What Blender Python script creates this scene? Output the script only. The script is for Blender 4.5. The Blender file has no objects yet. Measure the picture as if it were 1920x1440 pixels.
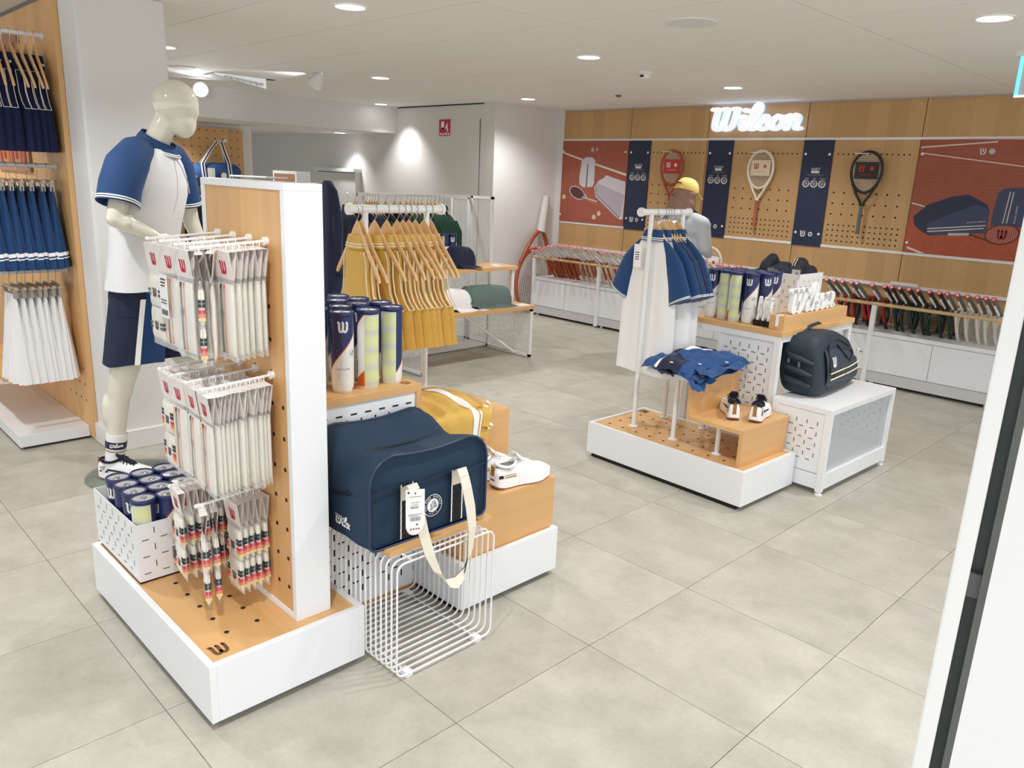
import bpy, bmesh, math, random
from mathutils import Vector as V, Matrix, Euler
PI = math.pi
R = math.radians
random.seed(7)
sc = bpy.context.scene
col = sc.collection

# ---------------------------------------------------------------- camera, world, lights, exposure
cam = bpy.data.cameras.new('camera')
cam.sensor_width = 36.0
cam.lens = 36.0 * 1461.08 / 1920.0
cam.clip_start = 0.05
camo = bpy.data.objects.new('camera', cam)
col.objects.link(camo)
CR = V((0.6978811, 0.71499256, 0.04180435)).normalized()
CF = V((-0.68444961, 0.68298289, -0.25507471)).normalized()
CU = CR.cross(CF).normalized()
CR = CF.cross(CU).normalized()
camo.matrix_world = Matrix(((CR.x, CU.x, -CF.x, 0), (CR.y, CU.y, -CF.y, 0), (CR.z, CU.z, -CF.z, 1.5), (0, 0, 0, 1)))
sc.camera = camo

world = bpy.data.worlds.new('world')
sc.world = world
world.use_nodes = True
WORLD_STRENGTH = 1.3
world.node_tree.nodes['Background'].inputs[0].default_value = (0.94, 0.97, 1.0, 1)
world.node_tree.nodes['Background'].inputs[1].default_value = WORLD_STRENGTH

sc.view_settings.view_transform = 'Standard'
sc.view_settings.look = 'None'
sc.view_settings.gamma = 1
sc.view_settings.use_curve_mapping = False
sc.view_settings.exposure = 0.14
SPOT_W = 68.0        # each ceiling downlight
WASH_W = 42.0        # the two wall washers
sc.cycles.max_bounces = 10
sc.cycles.diffuse_bounces = 6
sc.cycles.transparent_max_bounces = 32
sc.cycles.use_denoising = True
sc.cycles.sample_clamp_indirect = 6.0

CEIL = 2.275

def spot(name, loc, target, w, size=140, blend=0.7, radius=0.05, color=(1, 0.995, 0.985)):
    l = bpy.data.lights.new(name, 'SPOT')
    l.energy = w; l.spot_size = R(size); l.spot_blend = blend; l.shadow_soft_size = radius; l.color = color
    o = bpy.data.objects.new(name, l)
    col.objects.link(o)
    o.location = loc
    d = V(target) - V(loc)
    o.rotation_euler = d.to_track_quat('-Z', 'Y').to_euler()
    return o

DOWNLIGHTS = [(x, y) for x in (-1.21, -3.53, -5.83) for y in (0.5, 2.3, 4.09, 5.87)] + [(1.1, 0.5), (1.1, 2.3), (-1.21, -1.3), (-3.53, -1.3)]
DOWNLIGHTS.remove((-1.21, 5.87))
LOW_FILL = [(-10.2, 4.6), (-10.2, 2.8), (-8.8, 3.4)]  # added fill spots without fittings, out of view, brightening the area under the soffit
for dx, dy in LOW_FILL:
    spot('low_fill_spot', (dx, dy, 1.955), (dx, dy, 0), 45)
for dx, dy in DOWNLIGHTS:
    spot('downlight_lamp', (dx, dy, CEIL - 0.012), (dx, dy, 0), SPOT_W)

# ---------------------------------------------------------------- materials
def lin(r, g, b):
    f = lambda c: (c / 255 / 12.92) if c / 255 <= 0.04045 else ((c / 255 + 0.055) / 1.055) ** 2.4
    return (f(r), f(g), f(b), 1)
_m = {}
def mat(name, rgb=(200, 200, 200), rough=0.5, metal=0.0, emit=0.0, alpha=1.0, noise=0.0, nscale=30, bump=0.0, sheen=0.0, spec=0.5, coat=0.0):
    if name in _m: return _m[name]
    m = bpy.data.materials.new(name); m.use_nodes = True
    nt = m.node_tree; b = nt.nodes['Principled BSDF']
    c = lin(*rgb)
    b.inputs['Base Color'].default_value = c
    b.inputs['Roughness'].default_value = rough
    b.inputs['Metallic'].default_value = metal
    b.inputs['Specular IOR Level'].default_value = spec
    if sheen: b.inputs['Sheen Weight'].default_value = sheen
    if coat: b.inputs['Coat Weight'].default_value = coat
    if emit:
        b.inputs['Emission Color'].default_value = c
        b.inputs['Emission Strength'].default_value = emit
    if alpha < 1: b.inputs['Alpha'].default_value = alpha
    if noise or bump:
        tc = nt.nodes.new('ShaderNodeTexCoord'); n = nt.nodes.new('ShaderNodeTexNoise')
        n.inputs['Scale'].default_value = nscale; n.inputs['Detail'].default_value = 4
        nt.links.new(tc.outputs['Object'], n.inputs['Vector'])
        if noise:
            mx = nt.nodes.new('ShaderNodeMix'); mx.data_type = 'RGBA'
            mx.inputs[6].default_value = tuple(max(0, v * (1 - noise)) for v in c[:3]) + (1,)
            mx.inputs[7].default_value = tuple(min(1, v * (1 + noise)) for v in c[:3]) + (1,)
            nt.links.new(n.outputs['Fac'], mx.inputs[0]); nt.links.new(mx.outputs[2], b.inputs['Base Color'])
        if bump:
            bp = nt.nodes.new('ShaderNodeBump'); bp.inputs['Strength'].default_value = bump; bp.inputs['Distance'].default_value = 0.01
            nt.links.new(n.outputs['Fac'], bp.inputs['Height']); nt.links.new(bp.outputs['Normal'], b.inputs['Normal'])
    _m[name] = m
    return m

def wood(name, rgb, grain='z', across='x', plank=0.13, contrast=0.16):
    """oak veneer: fine grain along one axis, vertical strips of slightly different tone"""
    if name in _m: return _m[name]
    m = bpy.data.materials.new(name); m.use_nodes = True
    nt = m.node_tree; N = nt.nodes.new; L = nt.links.new; b = nt.nodes['Principled BSDF']
    tc = N('ShaderNodeTexCoord'); mp = N('ShaderNodeMapping')
    s = {'x': 34.0, 'y': 34.0, 'z': 34.0}; s[grain] = 1.3
    mp.inputs['Scale'].default_value = (s['x'], s['y'], s['z'])
    L(tc.outputs['Object'], mp.inputs['Vector'])
    n = N('ShaderNodeTexNoise'); n.inputs['Scale'].default_value = 1.0; n.inputs['Detail'].default_value = 6; n.inputs['Roughness'].default_value = 0.62
    L(mp.outputs[0], n.inputs['Vector'])
    sp = N('ShaderNodeSeparateXYZ'); L(tc.outputs['Object'], sp.inputs[0])
    d = N('ShaderNodeMath'); d.operation = 'DIVIDE'; d.inputs[1].default_value = plank
    L(sp.outputs[across.upper()], d.inputs[0])
    fl = N('ShaderNodeMath'); fl.operation = 'FLOOR'; L(d.outputs[0], fl.inputs[0])
    wn = N('ShaderNodeTexWhiteNoise'); wn.noise_dimensions = '1D'; L(fl.outputs[0], wn.inputs['W'])
    a = N('ShaderNodeMath'); a.operation = 'MULTIPLY_ADD'; a.inputs[1].default_value = 0.55; L(wn.outputs['Value'], a.inputs[0])
    a2 = N('ShaderNodeMath'); a2.operation = 'MULTIPLY'; a2.inputs[1].default_value = 0.75; L(n.outputs['Fac'], a2.inputs[0]); L(a2.outputs[0], a.inputs[2])
    c = lin(*rgb)
    mx = N('ShaderNodeMix'); mx.data_type = 'RGBA'
    mx.inputs[6].default_value = (c[0] * (1 - contrast), c[1] * (1 - contrast * 1.15), c[2] * (1 - contrast * 1.3), 1)
    mx.inputs[7].default_value = (c[0] * (1 + contrast), c[1] * (1 + contrast), c[2] * (1 + contrast), 1)
    L(a.outputs[0], mx.inputs[0]); L(mx.outputs[2], b.inputs['Base Color'])
    b.inputs['Roughness'].default_value = 0.45
    _m[name] = m
    return m

def film(name, rgb=(245, 245, 245), op=0.25, rough=0.12):
    """clear plastic film: mostly transparent with a glossy sheen"""
    if name in _m: return _m[name]
    m = bpy.data.materials.new(name); m.use_nodes = True
    nt = m.node_tree; N = nt.nodes.new; L = nt.links.new
    b = nt.nodes['Principled BSDF']; out = nt.nodes['Material Output']
    b.inputs['Base Color'].default_value = lin(*rgb); b.inputs['Roughness'].default_value = rough
    t = N('ShaderNodeBsdfTransparent'); mx = N('ShaderNodeMixShader'); lw = N('ShaderNodeLayerWeight'); lw.inputs['Blend'].default_value = 0.35
    mp = N('ShaderNodeMath'); mp.operation = 'MULTIPLY_ADD'; mp.inputs[1].default_value = 0.5; mp.inputs[2].default_value = op
    L(lw.outputs['Facing'], mp.inputs[0]); L(mp.outputs[0], mx.inputs[0]); L(t.outputs[0], mx.inputs[1]); L(b.outputs[0], mx.inputs[2]); L(mx.outputs[0], out.inputs['Surface'])
    _m[name] = m
    return m

WHITE = mat('white_laminate', (236, 238, 241), 0.35)
WMET = mat('white_metal', (238, 239, 240), 0.3)
WALLM = mat('wall_paint', (228, 227, 225), 0.85, bump=0.03, nscale=120)
CEILM = mat('ceiling_panel_white', (243, 241, 238), 0.9, bump=0.03, nscale=200)
DARK = mat('dark_gap', (26, 26, 28), 0.8)
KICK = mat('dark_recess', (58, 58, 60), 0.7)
OAKZ = wood('oak_vertical_x', (216, 172, 118), 'z', 'x')
OAKZY = wood('oak_vertical_y', (212, 168, 114), 'z', 'y')
OAKX = wood('oak_along_x', (220, 176, 120), 'x', 'y', 0.11)
OAKY = wood('oak_along_y', (216, 171, 116), 'y', 'x', 0.11)
OAKW = wood('oak_wall', (196, 158, 110), 'z', 'x', 0.16, 0.12)
NAVY = mat('navy_cloth', (16, 26, 58), 0.85, bump=0.12, nscale=160, sheen=0.15)
BLUE = mat('blue_cloth', (24, 72, 128), 0.8, bump=0.12, nscale=160, sheen=0.1)
TEAL = mat('petrol_blue_cloth', (18, 62, 112), 0.8, bump=0.12, nscale=160, sheen=0.1)
BAGN = mat('bag_navy', (22, 50, 76), 0.75, bump=0.15, nscale=240)
BAGD = mat('bag_charcoal', (38, 50, 64), 0.6, bump=0.12, nscale=200)
BLACK = mat('black_cloth', (20, 22, 28), 0.8)
YEL = mat('mustard_cloth', (214, 174, 86), 0.85, noise=0.08, nscale=60, bump=0.15, sheen=0.1)
CREAM = mat('cream_trim', (238, 226, 200), 0.8)
WCL = mat('white_cloth', (240, 240, 240), 0.85, bump=0.06, nscale=120)
PLW = mat('white_plain', (246, 246, 246), 0.55)
CARD = mat('white_card', (240, 234, 230), 0.6)
REDL = mat('red_print', (205, 26, 66), 0.6)
DGREY = mat('dark_grey_print', (70, 72, 76), 0.7)
HANG = mat('hanger_wood', (226, 188, 136), 0.45, noise=0.08, nscale=40)
STEEL = mat('steel_wire', (200, 200, 200), 0.25, 0.9)
GOLDC = mat('gold_trim', (160, 118, 62), 0.6)
GUM = mat('gum_sole', (150, 104, 82), 0.6)

# ---------------------------------------------------------------- mesh builder
class MB:
    def __init__(s): s.v = []; s.f = []; s.m = []; s.sm = []; s.T = Matrix.Identity(4)
    def add(s, vs, fs, mi=0, sm=False):
        o = len(s.v); T = s.T
        s.v += [tuple(T @ V(p)) for p in vs]
        s.f += [tuple(i + o for i in f) for f in fs]
        s.m += [mi] * len(fs); s.sm += [sm] * len(fs)
        return s
    def box(s, x0, x1, y0, y1, z0, z1, mi=0):
        return s.add([(x0, y0, z0), (x1, y0, z0), (x1, y1, z0), (x0, y1, z0), (x0, y0, z1), (x1, y0, z1), (x1, y1, z1), (x0, y1, z1)],
                     [(0, 3, 2, 1), (4, 5, 6, 7), (0, 1, 5, 4), (1, 2, 6, 5), (2, 3, 7, 6), (3, 0, 4, 7)], mi)
    def tube(s, pts, r, n=8, closed=False, mi=0, cap=True):
        pts = [V(p) for p in pts]; k = len(pts)
        rr = r if isinstance(r, (list, tuple)) else [r] * k
        rings = []; up = None
        for i in range(k):
            a = pts[(i - 1) % k] if (closed or i > 0) else pts[i]
            b = pts[(i + 1) % k] if (closed or i < k - 1) else pts[i]
            t = (b - a).normalized()
            if up is None:
                up = V((0, 0, 1)) if abs(t.z) < 0.9 else V((1, 0, 0))
            x = t.cross(up).normalized(); up = x.cross(t).normalized()
            rings.append([pts[i] + (x * math.cos(2 * PI * j / n) + up * math.sin(2 * PI * j / n)) * rr[i] for j in range(n)])
        return s.loft(rings, True, cap and not closed, mi, True, closed)
    def cyl(s, p, q, r, r2=None, n=14, mi=0, cap=True):
        return s.tube([p, q], [r, r if r2 is None else r2], n, False, mi, cap)
    def loft(s, rings, closed=True, cap=True, mi=0, sm=True, wrap=False):
        k = len(rings); n = len(rings[0]); vs = [p for r in rings for p in r]; fs = []
        for i in range(k if wrap else k - 1):
            i2 = (i + 1) % k
            for j in range(n if closed else n - 1):
                j2 = (j + 1) % n
                fs.append((i * n + j, i * n + j2, i2 * n + j2, i2 * n + j))
        o = len(s.v)
        s.add(vs, fs, mi, sm)
        if cap and closed and not wrap:
            s.f.append(tuple(o + j for j in reversed(range(n)))); s.m.append(mi); s.sm.append(False)
            s.f.append(tuple(o + (k - 1) * n + j for j in range(n))); s.m.append(mi); s.sm.append(False)
        return s
    def lathe(s, prof, n=20, mi=0, c=(0, 0, 0), cap=True):
        rings = [[V((c[0] + r * math.cos(2 * PI * j / n), c[1] + r * math.sin(2 * PI * j / n), c[2] + z)) for j in range(n)] for r, z in prof]
        return s.loft(rings, True, cap, mi, True)
    def ell(s, c, rx, ry, rz, nu=16, nv=10, mi=0):
        rings = []
        for i in range(1, nv):
            th = -PI / 2 + PI * i / nv
            rings.append([V((c[0] + rx * math.cos(th) * math.cos(2 * PI * j / nu), c[1] + ry * math.cos(th) * math.sin(2 * PI * j / nu), c[2] + rz * math.sin(th))) for j in range(nu)])
        return s.loft(rings, True, True, mi, True)
    def poly(s, pts, fn, mi=0, depth=0.0):
        """flat polygon(s) mapped by fn(u, v, w); depth > 0 extrudes along w"""
        n = len(pts)
        if depth <= 0:
            return s.add([fn(u, v, 0) for u, v in pts], [tuple(range(n))], mi)
        vs = [fn(u, v, 0) for u, v in pts] + [fn(u, v, depth) for u, v in pts]
        fs = [tuple(reversed(range(n))), tuple(range(n, 2 * n))] + [(i, (i + 1) % n, n + (i + 1) % n, n + i) for i in range(n)]
        return s.add(vs, fs, mi)
    def disc(s, u, v, r, fn, mi=0, n=14, depth=0.0, ry=None):
        return s.poly([(u + r * math.cos(2 * PI * i / n), v + (ry or r) * math.sin(2 * PI * i / n)) for i in range(n)], fn, mi, depth)
    def stroke(s, paths, w, fn, mi=0, depth=0.0, caps=True):
        for p in paths:
            p = [V((a, b)) for a, b in p]; k = len(p); L = []; Rr = []
            for i in range(k):
                a = p[max(0, i - 1)]; b = p[min(k - 1, i + 1)]
                t = (b - a).normalized(); nn = V((-t.y, t.x))
                L.append(p[i] + nn * w / 2); Rr.append(p[i] - nn * w / 2)
            o = [tuple(q) for q in L]; q2 = [tuple(q) for q in Rr]
            for i in range(k - 1):
                s.poly([q2[i], q2[i + 1], o[i + 1], o[i]], fn, mi, depth)
            if caps:
                for e in (p[0], p[-1]): s.disc(e.x, e.y, w / 2, fn, mi, 10, depth)
        return s
    def build(s, name, m, parent=None, bevel=0.0, off=None, label=None, kind=None, subsurf=0, remesh=0.0, world=True):
        me = bpy.data.meshes.new(name)
        vs = s.v
        if parent is not None and world:
            o = parent.get('_o', (0, 0, 0))
            if any(o): vs = [(a - o[0], b - o[1], c - o[2]) for a, b, c in vs]
        me.from_pydata(vs, [], s.f)
        for mm in (m if isinstance(m, (list, tuple)) else [m]): me.materials.append(mm)
        if len(me.polygons) == len(s.m):
            me.polygons.foreach_set('material_index', s.m); me.polygons.foreach_set('use_smooth', s.sm)
        me.update()
        if any(s.sm) and not remesh: me.set_sharp_from_angle(angle=R(50))
        ob = bpy.data.objects.new(name, me); col.objects.link(ob)
        if parent is not None: ob.parent = parent
        if bevel:
            b = ob.modifiers.new('bevel', 'BEVEL'); b.width = bevel; b.segments = 2; b.limit_method = 'ANGLE'; b.angle_limit = R(40)
        if remesh:
            r_ = ob.modifiers.new('remesh', 'REMESH'); r_.mode = 'VOXEL'; r_.voxel_size = remesh; r_.use_smooth_shade = True
            sm_ = ob.modifiers.new('smooth', 'SMOOTH'); sm_.iterations = 8; sm_.factor = 0.5
        if subsurf:
            u = ob.modifiers.new('subsurf', 'SUBSURF'); u.levels = subsurf; u.render_levels = subsurf
        if parent is not None and world and parent.get('_o') is not None: ob['_o'] = parent['_o']
        if label: ob['label'] = label
        if kind: ob['kind'] = kind
        return ob

def thing(name, label, cat, loc=(0, 0, 0), group=None, rz=0.0):
    o = bpy.data.objects.new(name, None); col.objects.link(o)
    o.empty_display_size = 0.05
    o.location = loc; o.rotation_euler = (0, 0, rz)
    o['label'] = label; o['category'] = cat
    if group: o['group'] = group
    o['_o'] = tuple(loc)
    return o
def tag(o, label, cat, group=None):
    o['label'] = label; o['category'] = cat
    if group: o['group'] = group
    return o
def kids(o): return [c for c in _all if c.parent is o]
def struct(name, b, m, parent=None, bevel=0.0):
    o = b.build(name, m, parent, bevel=bevel)
    if parent is None: o['kind'] = 'structure'
    return o

class Proto:
    """first use moves the original, later uses copy the thing and each of its parts (meshes shared)"""
    def __init__(s, root): s.root = root; s.used = False
    def put(s, loc, label, group=None, rz=0.0, rot=None, scale=None, M=None):
        def cp(o, par):
            c = o.copy(); col.objects.link(c); c.parent = par
            for ch in o.children: cp(ch, c)
            return c
        if not s.used: r = s.root; s.used = True
        else: r = cp(s.root, None)
        if M is not None: r.matrix_world = M
        else:
            r.location = loc; r.rotation_euler = rot if rot else (0, 0, rz)
            if scale: r.scale = (scale, scale, scale)
        r['label'] = label
        if group: r['group'] = group
        r['_o'] = (0, 0, 0)
        return r
ORD = ['first', 'second', 'third', 'fourth', 'fifth', 'sixth', 'seventh', 'eighth', 'ninth', 'tenth', 'eleventh', 'twelfth', 'thirteenth', 'fourteenth', 'fifteenth', 'sixteenth', 'seventeenth', 'eighteenth', 'nineteenth', 'twentieth', 'twenty-first', 'twenty-second', 'twenty-third', 'twenty-fourth']

# ---------------------------------------------------------------- letter shapes
def curve(pts, n=5):
    """Catmull-Rom through the points"""
    out = []
    P = [pts[0]] + list(pts) + [pts[-1]]
    for i in range(1, len(P) - 2):
        a, b, c, d = P[i - 1], P[i], P[i + 1], P[i + 2]
        for k in range(n):
            t = k / n
            out.append(tuple(0.5 * ((2 * b[j]) + (-a[j] + c[j]) * t + (2 * a[j] - 5 * b[j] + 4 * c[j] - d[j]) * t * t + (-a[j] + 3 * b[j] - 3 * c[j] + d[j]) * t ** 3) for j in (0, 1)))
    out.append(tuple(pts[-1]))
    return out
W_PATHS = [[(0.0, 0.92), (0.2, 0.92)], curve([(0.18, 0.92), (0.17, 0.5), (0.2, 0.2), (0.31, 0.08), (0.43, 0.14), (0.5, 0.34), (0.52, 0.92)]),
           [(0.4, 0.92), (0.54, 0.92)], curve([(0.5, 0.4), (0.54, 0.2), (0.65, 0.08), (0.78, 0.14), (0.86, 0.34), (0.88, 0.92)]), [(0.76, 0.92), (0.92, 0.92)]]
WILSON = [list(map(lambda q: (q[0] * 1.0, q[1]), p)) for p in W_PATHS] + [
    [(1.06, 0.6), (1.2, 0.6)], curve([(1.19, 0.6), (1.16, 0.3), (1.2, 0.12), (1.3, 0.1), (1.42, 0.3)]),
    curve([(1.42, 0.3), (1.6, 0.62), (1.68, 0.9), (1.62, 1.08), (1.52, 1.0), (1.47, 0.7), (1.46, 0.3), (1.52, 0.11), (1.64, 0.11), (1.76, 0.3)]),
    curve([(1.76, 0.3), (1.93, 0.62), (2.02, 0.46), (2.1, 0.26), (2.04, 0.11), (1.92, 0.08), (1.82, 0.14)]),
    curve([(2.36, 0.6), (2.22, 0.46), (2.2, 0.24), (2.32, 0.09), (2.46, 0.13), (2.55, 0.32), (2.5, 0.54), (2.36, 0.6)]),
    curve([(2.5, 0.5), (2.64, 0.56), (2.76, 0.6)]), [(2.76, 0.6), (2.73, 0.08)],
    curve([(2.75, 0.4), (2.86, 0.58), (2.98, 0.6), (3.04, 0.46), (3.01, 0.2), (3.06, 0.09), (3.18, 0.1)])]
WILSON_DOT = (1.2, 0.85, 0.095)

def emblem_W(b, fn, size, mi=0, depth=0.0, w=0.17):
    """fn(u, v, w) in metres, centred"""
    g = lambda u, v, d: fn((u - 0.46) * size, (v - 0.5) * size, d)
    return b.stroke(W_PATHS, w, g, mi, depth, caps=False)
def word_wilson(b, fn, h, mi=0, depth=0.0, slant=0.14, w=0.165, sx=1.15):
    g = lambda u, v, d: fn((u + slant * v - 1.6) * h * sx, (v - 0.5) * h, d)
    b.stroke(WILSON, w, g, mi, depth)
    b.disc(WILSON_DOT[0], WILSON_DOT[1], WILSON_DOT[2], g, mi, 16, depth)
    return b
_tc = {}
def text2d(s):
    if s in _tc: return _tc[s]
    cu = bpy.data.curves.new('t', 'FONT'); cu.body = s; cu.align_x = 'CENTER'; cu.align_y = 'CENTER'; cu.resolution_u = 2
    ob = bpy.data.objects.new('t', cu); col.objects.link(ob)
    dg = bpy.context.evaluated_depsgraph_get(); dg.update()
    me = bpy.data.meshes.new_from_object(ob.evaluated_get(dg))
    r = ([(v.co.x, v.co.y) for v in me.vertices], [tuple(p.vertices) for p in me.polygons])
    bpy.data.objects.remove(ob); bpy.data.curves.remove(cu); bpy.data.meshes.remove(me)
    _tc[s] = r
    return r
def text(b, s, fn, size, mi=0):
    vs, fs = text2d(s)
    return b.add([fn(u * size, v * size, 0) for u, v in vs], fs, mi)
def ring(b, fn, r0, r1, mi=0, n=24, a0=0, a1=2 * PI):
    k = n; vs = []
    for i in range(k + 1):
        a = a0 + (a1 - a0) * i / k
        vs += [fn(r0 * math.cos(a), r0 * math.sin(a), 0), fn(r1 * math.cos(a), r1 * math.sin(a), 0)]
    return b.add(vs, [(2 * i, 2 * i + 1, 2 * i + 3, 2 * i + 2) for i in range(k)], mi)
def fx(x, y, z, s=1, eps=0.0008):   # decal on a face that looks along +X: u -> +y, v -> +z
    return lambda u, v, d: (x + eps + d, y + u * s, z + v)
def fy(x, y, z, eps=0.0008):        # decal on a face that looks along -Y: u -> +x, v -> +z
    return lambda u, v, d: (x + u, y - eps - d, z + v)
def fz(x, y, z, rot=0, eps=0.0008): # decal lying on a top face
    c, s_ = math.cos(rot), math.sin(rot)
    return lambda u, v, d: (x + u * c - v * s_, y + u * s_ + v * c, z + eps + d)
def capsule(b, p, q, r0, r1, n=14):
    p, q = V(p), V(q)
    b.ell(p, r0, r0, r0, n, 8); b.ell(q, r1, r1, r1, n, 8); b.cyl(p, q, r0, r1, n)
# ================================================================ ROOM
def tile_material():
    m = bpy.data.materials.new('floor_tile'); m.use_nodes = True
    nt = m.node_tree; N = nt.nodes.new; L = nt.links.new; b = nt.nodes['Principled BSDF']
    tc = N('ShaderNodeTexCoord'); oi = N('ShaderNodeObjectInfo'); ad = N('ShaderNodeVectorMath'); ad.operation = 'MULTIPLY_ADD'
    ad.inputs[1].default_value = (1, 1, 1); L(tc.outputs['Object'], ad.inputs[0]); cx = N('ShaderNodeCombineXYZ')
    mu = N('ShaderNodeMath'); mu.operation = 'MULTIPLY'; mu.inputs[1].default_value = 40; L(oi.outputs['Random'], mu.inputs[0]); L(mu.outputs[0], cx.inputs[0]); L(mu.outputs[0], cx.inputs[1]); L(cx.outputs[0], ad.inputs[2])
    n1 = N('ShaderNodeTexNoise'); n1.inputs['Scale'].default_value = 4.5; n1.inputs['Detail'].default_value = 9; n1.inputs['Roughness'].default_value = 0.68
    L(ad.outputs[0], n1.inputs['Vector'])
    n2 = N('ShaderNodeTexNoise'); n2.inputs['Scale'].default_value = 60; n2.inputs['Detail'].default_value = 5; L(ad.outputs[0], n2.inputs['Vector'])
    m1 = N('ShaderNodeMath'); m1.operation = 'MULTIPLY_ADD'; m1.inputs[1].default_value = 0.22; L(n2.outputs['Fac'], m1.inputs[0]); L(n1.outputs['Fac'], m1.inputs[2])
    rp = N('ShaderNodeValToRGB'); L(m1.outputs[0], rp.inputs[0])
    e = rp.color_ramp.elements; e[0].position = 0.36; e[0].color = lin(164, 160, 148); e[1].position = 0.82; e[1].color = lin(195, 191, 180)
    mx = N('ShaderNodeMix'); mx.data_type = 'RGBA'; mx.blend_type = 'MULTIPLY'; mx.inputs[0].default_value = 1
    g = N('ShaderNodeMapRange'); g.inputs[3].default_value = 0.965; g.inputs[4].default_value = 1.02; L(oi.outputs['Random'], g.inputs[0])
    L(rp.outputs[0], mx.inputs[6]); L(g.outputs[0], mx.inputs[7]); L(mx.outputs[2], b.inputs['Base Color'])
    b.inputs['Roughness'].default_value = 0.42; b.inputs['Specular IOR Level'].default_value = 0.35
    return m
TILE = tile_material()
GROUT = mat('grout', (150, 145, 134), 0.9)
b = MB(); b.box(-13, 4.2, -4.0, 8.5, -0.06, -0.004)
floor = struct('floor', b, GROUT)
T = 0.583
tb = MB(); g_ = 0.0011
tb.box(g_, T - g_, g_, T - g_, -0.004, 0.0)
first = None
ix0 = int(round((-1.421 - (-9.5)) / T)); 
for i in range(-14, 5):
    for j in range(-3, 11):
        x = -1.421 + i * T; y = 1.253 + j * T
        if x < -9.6 or (x < -6.4 and y > 6.0): continue
        if first is None:
            first = tb.build('tile', TILE, floor, world=False); o = first
        else:
            o = first.copy(); col.objects.link(o)
        o.location = (x, y, 0)
# coarser floor beyond what the tiles cover
b = MB(); b.box(-13, -1.421 - 14 * T, -4, 8.5, -0.004, 0); struct('floor_beyond', b, TILE, floor)

b = MB(); b.box(-13, 0.9, -4.0, 7.2, CEIL + 0.012, CEIL + 0.08)
ceiling = struct('ceiling', b, mat('ceiling_void', (120, 118, 115), 0.9))
pb = MB(); PX, PY = 1.165, 0.597
pb.box(0.003, PX - 0.003, 0.0025, PY - 0.0025, 0.0, 0.012)
first = None
for i in range(-7, 2):
    for j in range(-6, 9):
        x = -1.77 + i * PX; y = 1.99 + j * PY
        if x < -8.9 or y > 6.95 or y + PY < -2: continue
        if first is None: first = pb.build('ceiling_panel', CEILM, ceiling, world=False); o = first
        else: o = first.copy(); col.objects.link(o)
        o.location = (x, y, CEIL)

# back wall with oak panels
b = MB(); b.box(-6.5, 1.6, 7.02, 7.12, 0, CEIL + 0.05)
wall_back = struct('wall_back', b, WALLM)
seams = [-6.334, -5.38, -4.43, -3.416, -2.43, -1.46, -0.5]
for i in range(6):
    x0, x1 = seams[i] + 0.004, seams[i + 1] - 0.004
    for z0, z1, nm in ((1.962, 2.262, 'oak_panel'), (1.04, 1.942, 'oak_panel'), (0.30, 1.018, 'oak_panel')):
        b = MB(); b.box(x0, x1, 7.0, 7.02, z0, z1); b.build(nm, OAKW, wall_back)
for z0, z1 in ((1.942, 1.962), (1.018, 1.040), (0.74, 0.765)):
    b = MB(); b.box(-6.334, -0.5, 6.994 if z0 > 0.8 else 6.97, 7.02, z0, z1); b.build('rail_strip', WMET, wall_back)
b = MB(); b.box(-6.334, -0.5, 6.985, 7.02, 2.262, CEIL); b.build('top_trim', mat('trim_grey', (176, 174, 172), 0.6), wall_back)
b = MB(); b.box(-6.42, -6.335, 6.99, 7.02, 0, CEIL); b.build('side_strip', WALLM, wall_back)
# peg holes of the three pegboard bays
b = MB()
for xa, xb in ((-5.09, -4.44), (-4.11, -3.43), (-3.13, -2.45)):
    k = int((xb - xa) / 0.0462)
    for i in range(k):
        x = xa + 0.03 + i * 0.0462
        for z in (1.823, 1.219, 1.173, 1.127, 1.081):
            b.disc(x, z, 0.0075, lambda u, v, d: (u, 6.9985, v), 0, 8)
        if i % 2 == 0:
            for z in (1.497, 1.405, 1.313): b.disc(x + 0.01, z, 0.0085, lambda u, v, d: (u, 6.9985, v), 0, 8)
b.build('peg_holes', DARK, wall_back, kind='stuff')

b = MB(); b.box(-6.52, -6.42, 5.98, 7.12, 0, CEIL); wall_return = struct('wall_return', b, WALLM)
b = MB(); b.box(-12.6, -6.52, 5.98, 6.08, 0, CEIL + 0.02); wall_door = struct('wall_door', b, WALLM)
b = MB(); b.box(-6.66, -6.645, 5.977, 5.98, 0, 2.11); b.build('door_gap', mat('gap_grey', (120, 120, 120), 0.8), wall_door)
b = MB(); b.box(-7.42, -6.66, 5.974, 5.98, 0.0, 2.10); b.build('door_leaf', WALLM, wall_door)
b = MB(); b.box(-8.15, -6.6, 5.972, 5.979, CEIL - 0.012, CEIL - 0.002); b.build('shadow_gap', DARK, wall_door)
# far left wall, soffit, lower ceiling
b = MB(); b.box(-9.4, -9.26, 1.4, 4.62, 0, 1.97); wall_far = struct('wall_far_left', b, WALLM)
b = MB(); b.box(-12.6, -8.2, -4.0, 6.0, 1.972, CEIL + 0.08); soffit = struct('ceiling_soffit', b, WALLM)
b = MB(); b.box(-12.7, -12.6, -4, 6.0, 0, 2.3); struct('wall_far', b, WALLM)
b = MB(); b.box(-9.262, -9.2, 2.6, 4.48, 0.12, 1.915); o = b.build('pegboard', OAKZY, wall_far)
b = MB()
for i in range(20):
    for j in range(13):
        b.disc(2.66 + i * 0.0925, 0.78 + j * 0.0925, 0.008, lambda u, v, d: (-9.1985, u, v), 0, 6)
b.build('peg_holes', DARK, wall_far, kind='stuff')

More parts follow.
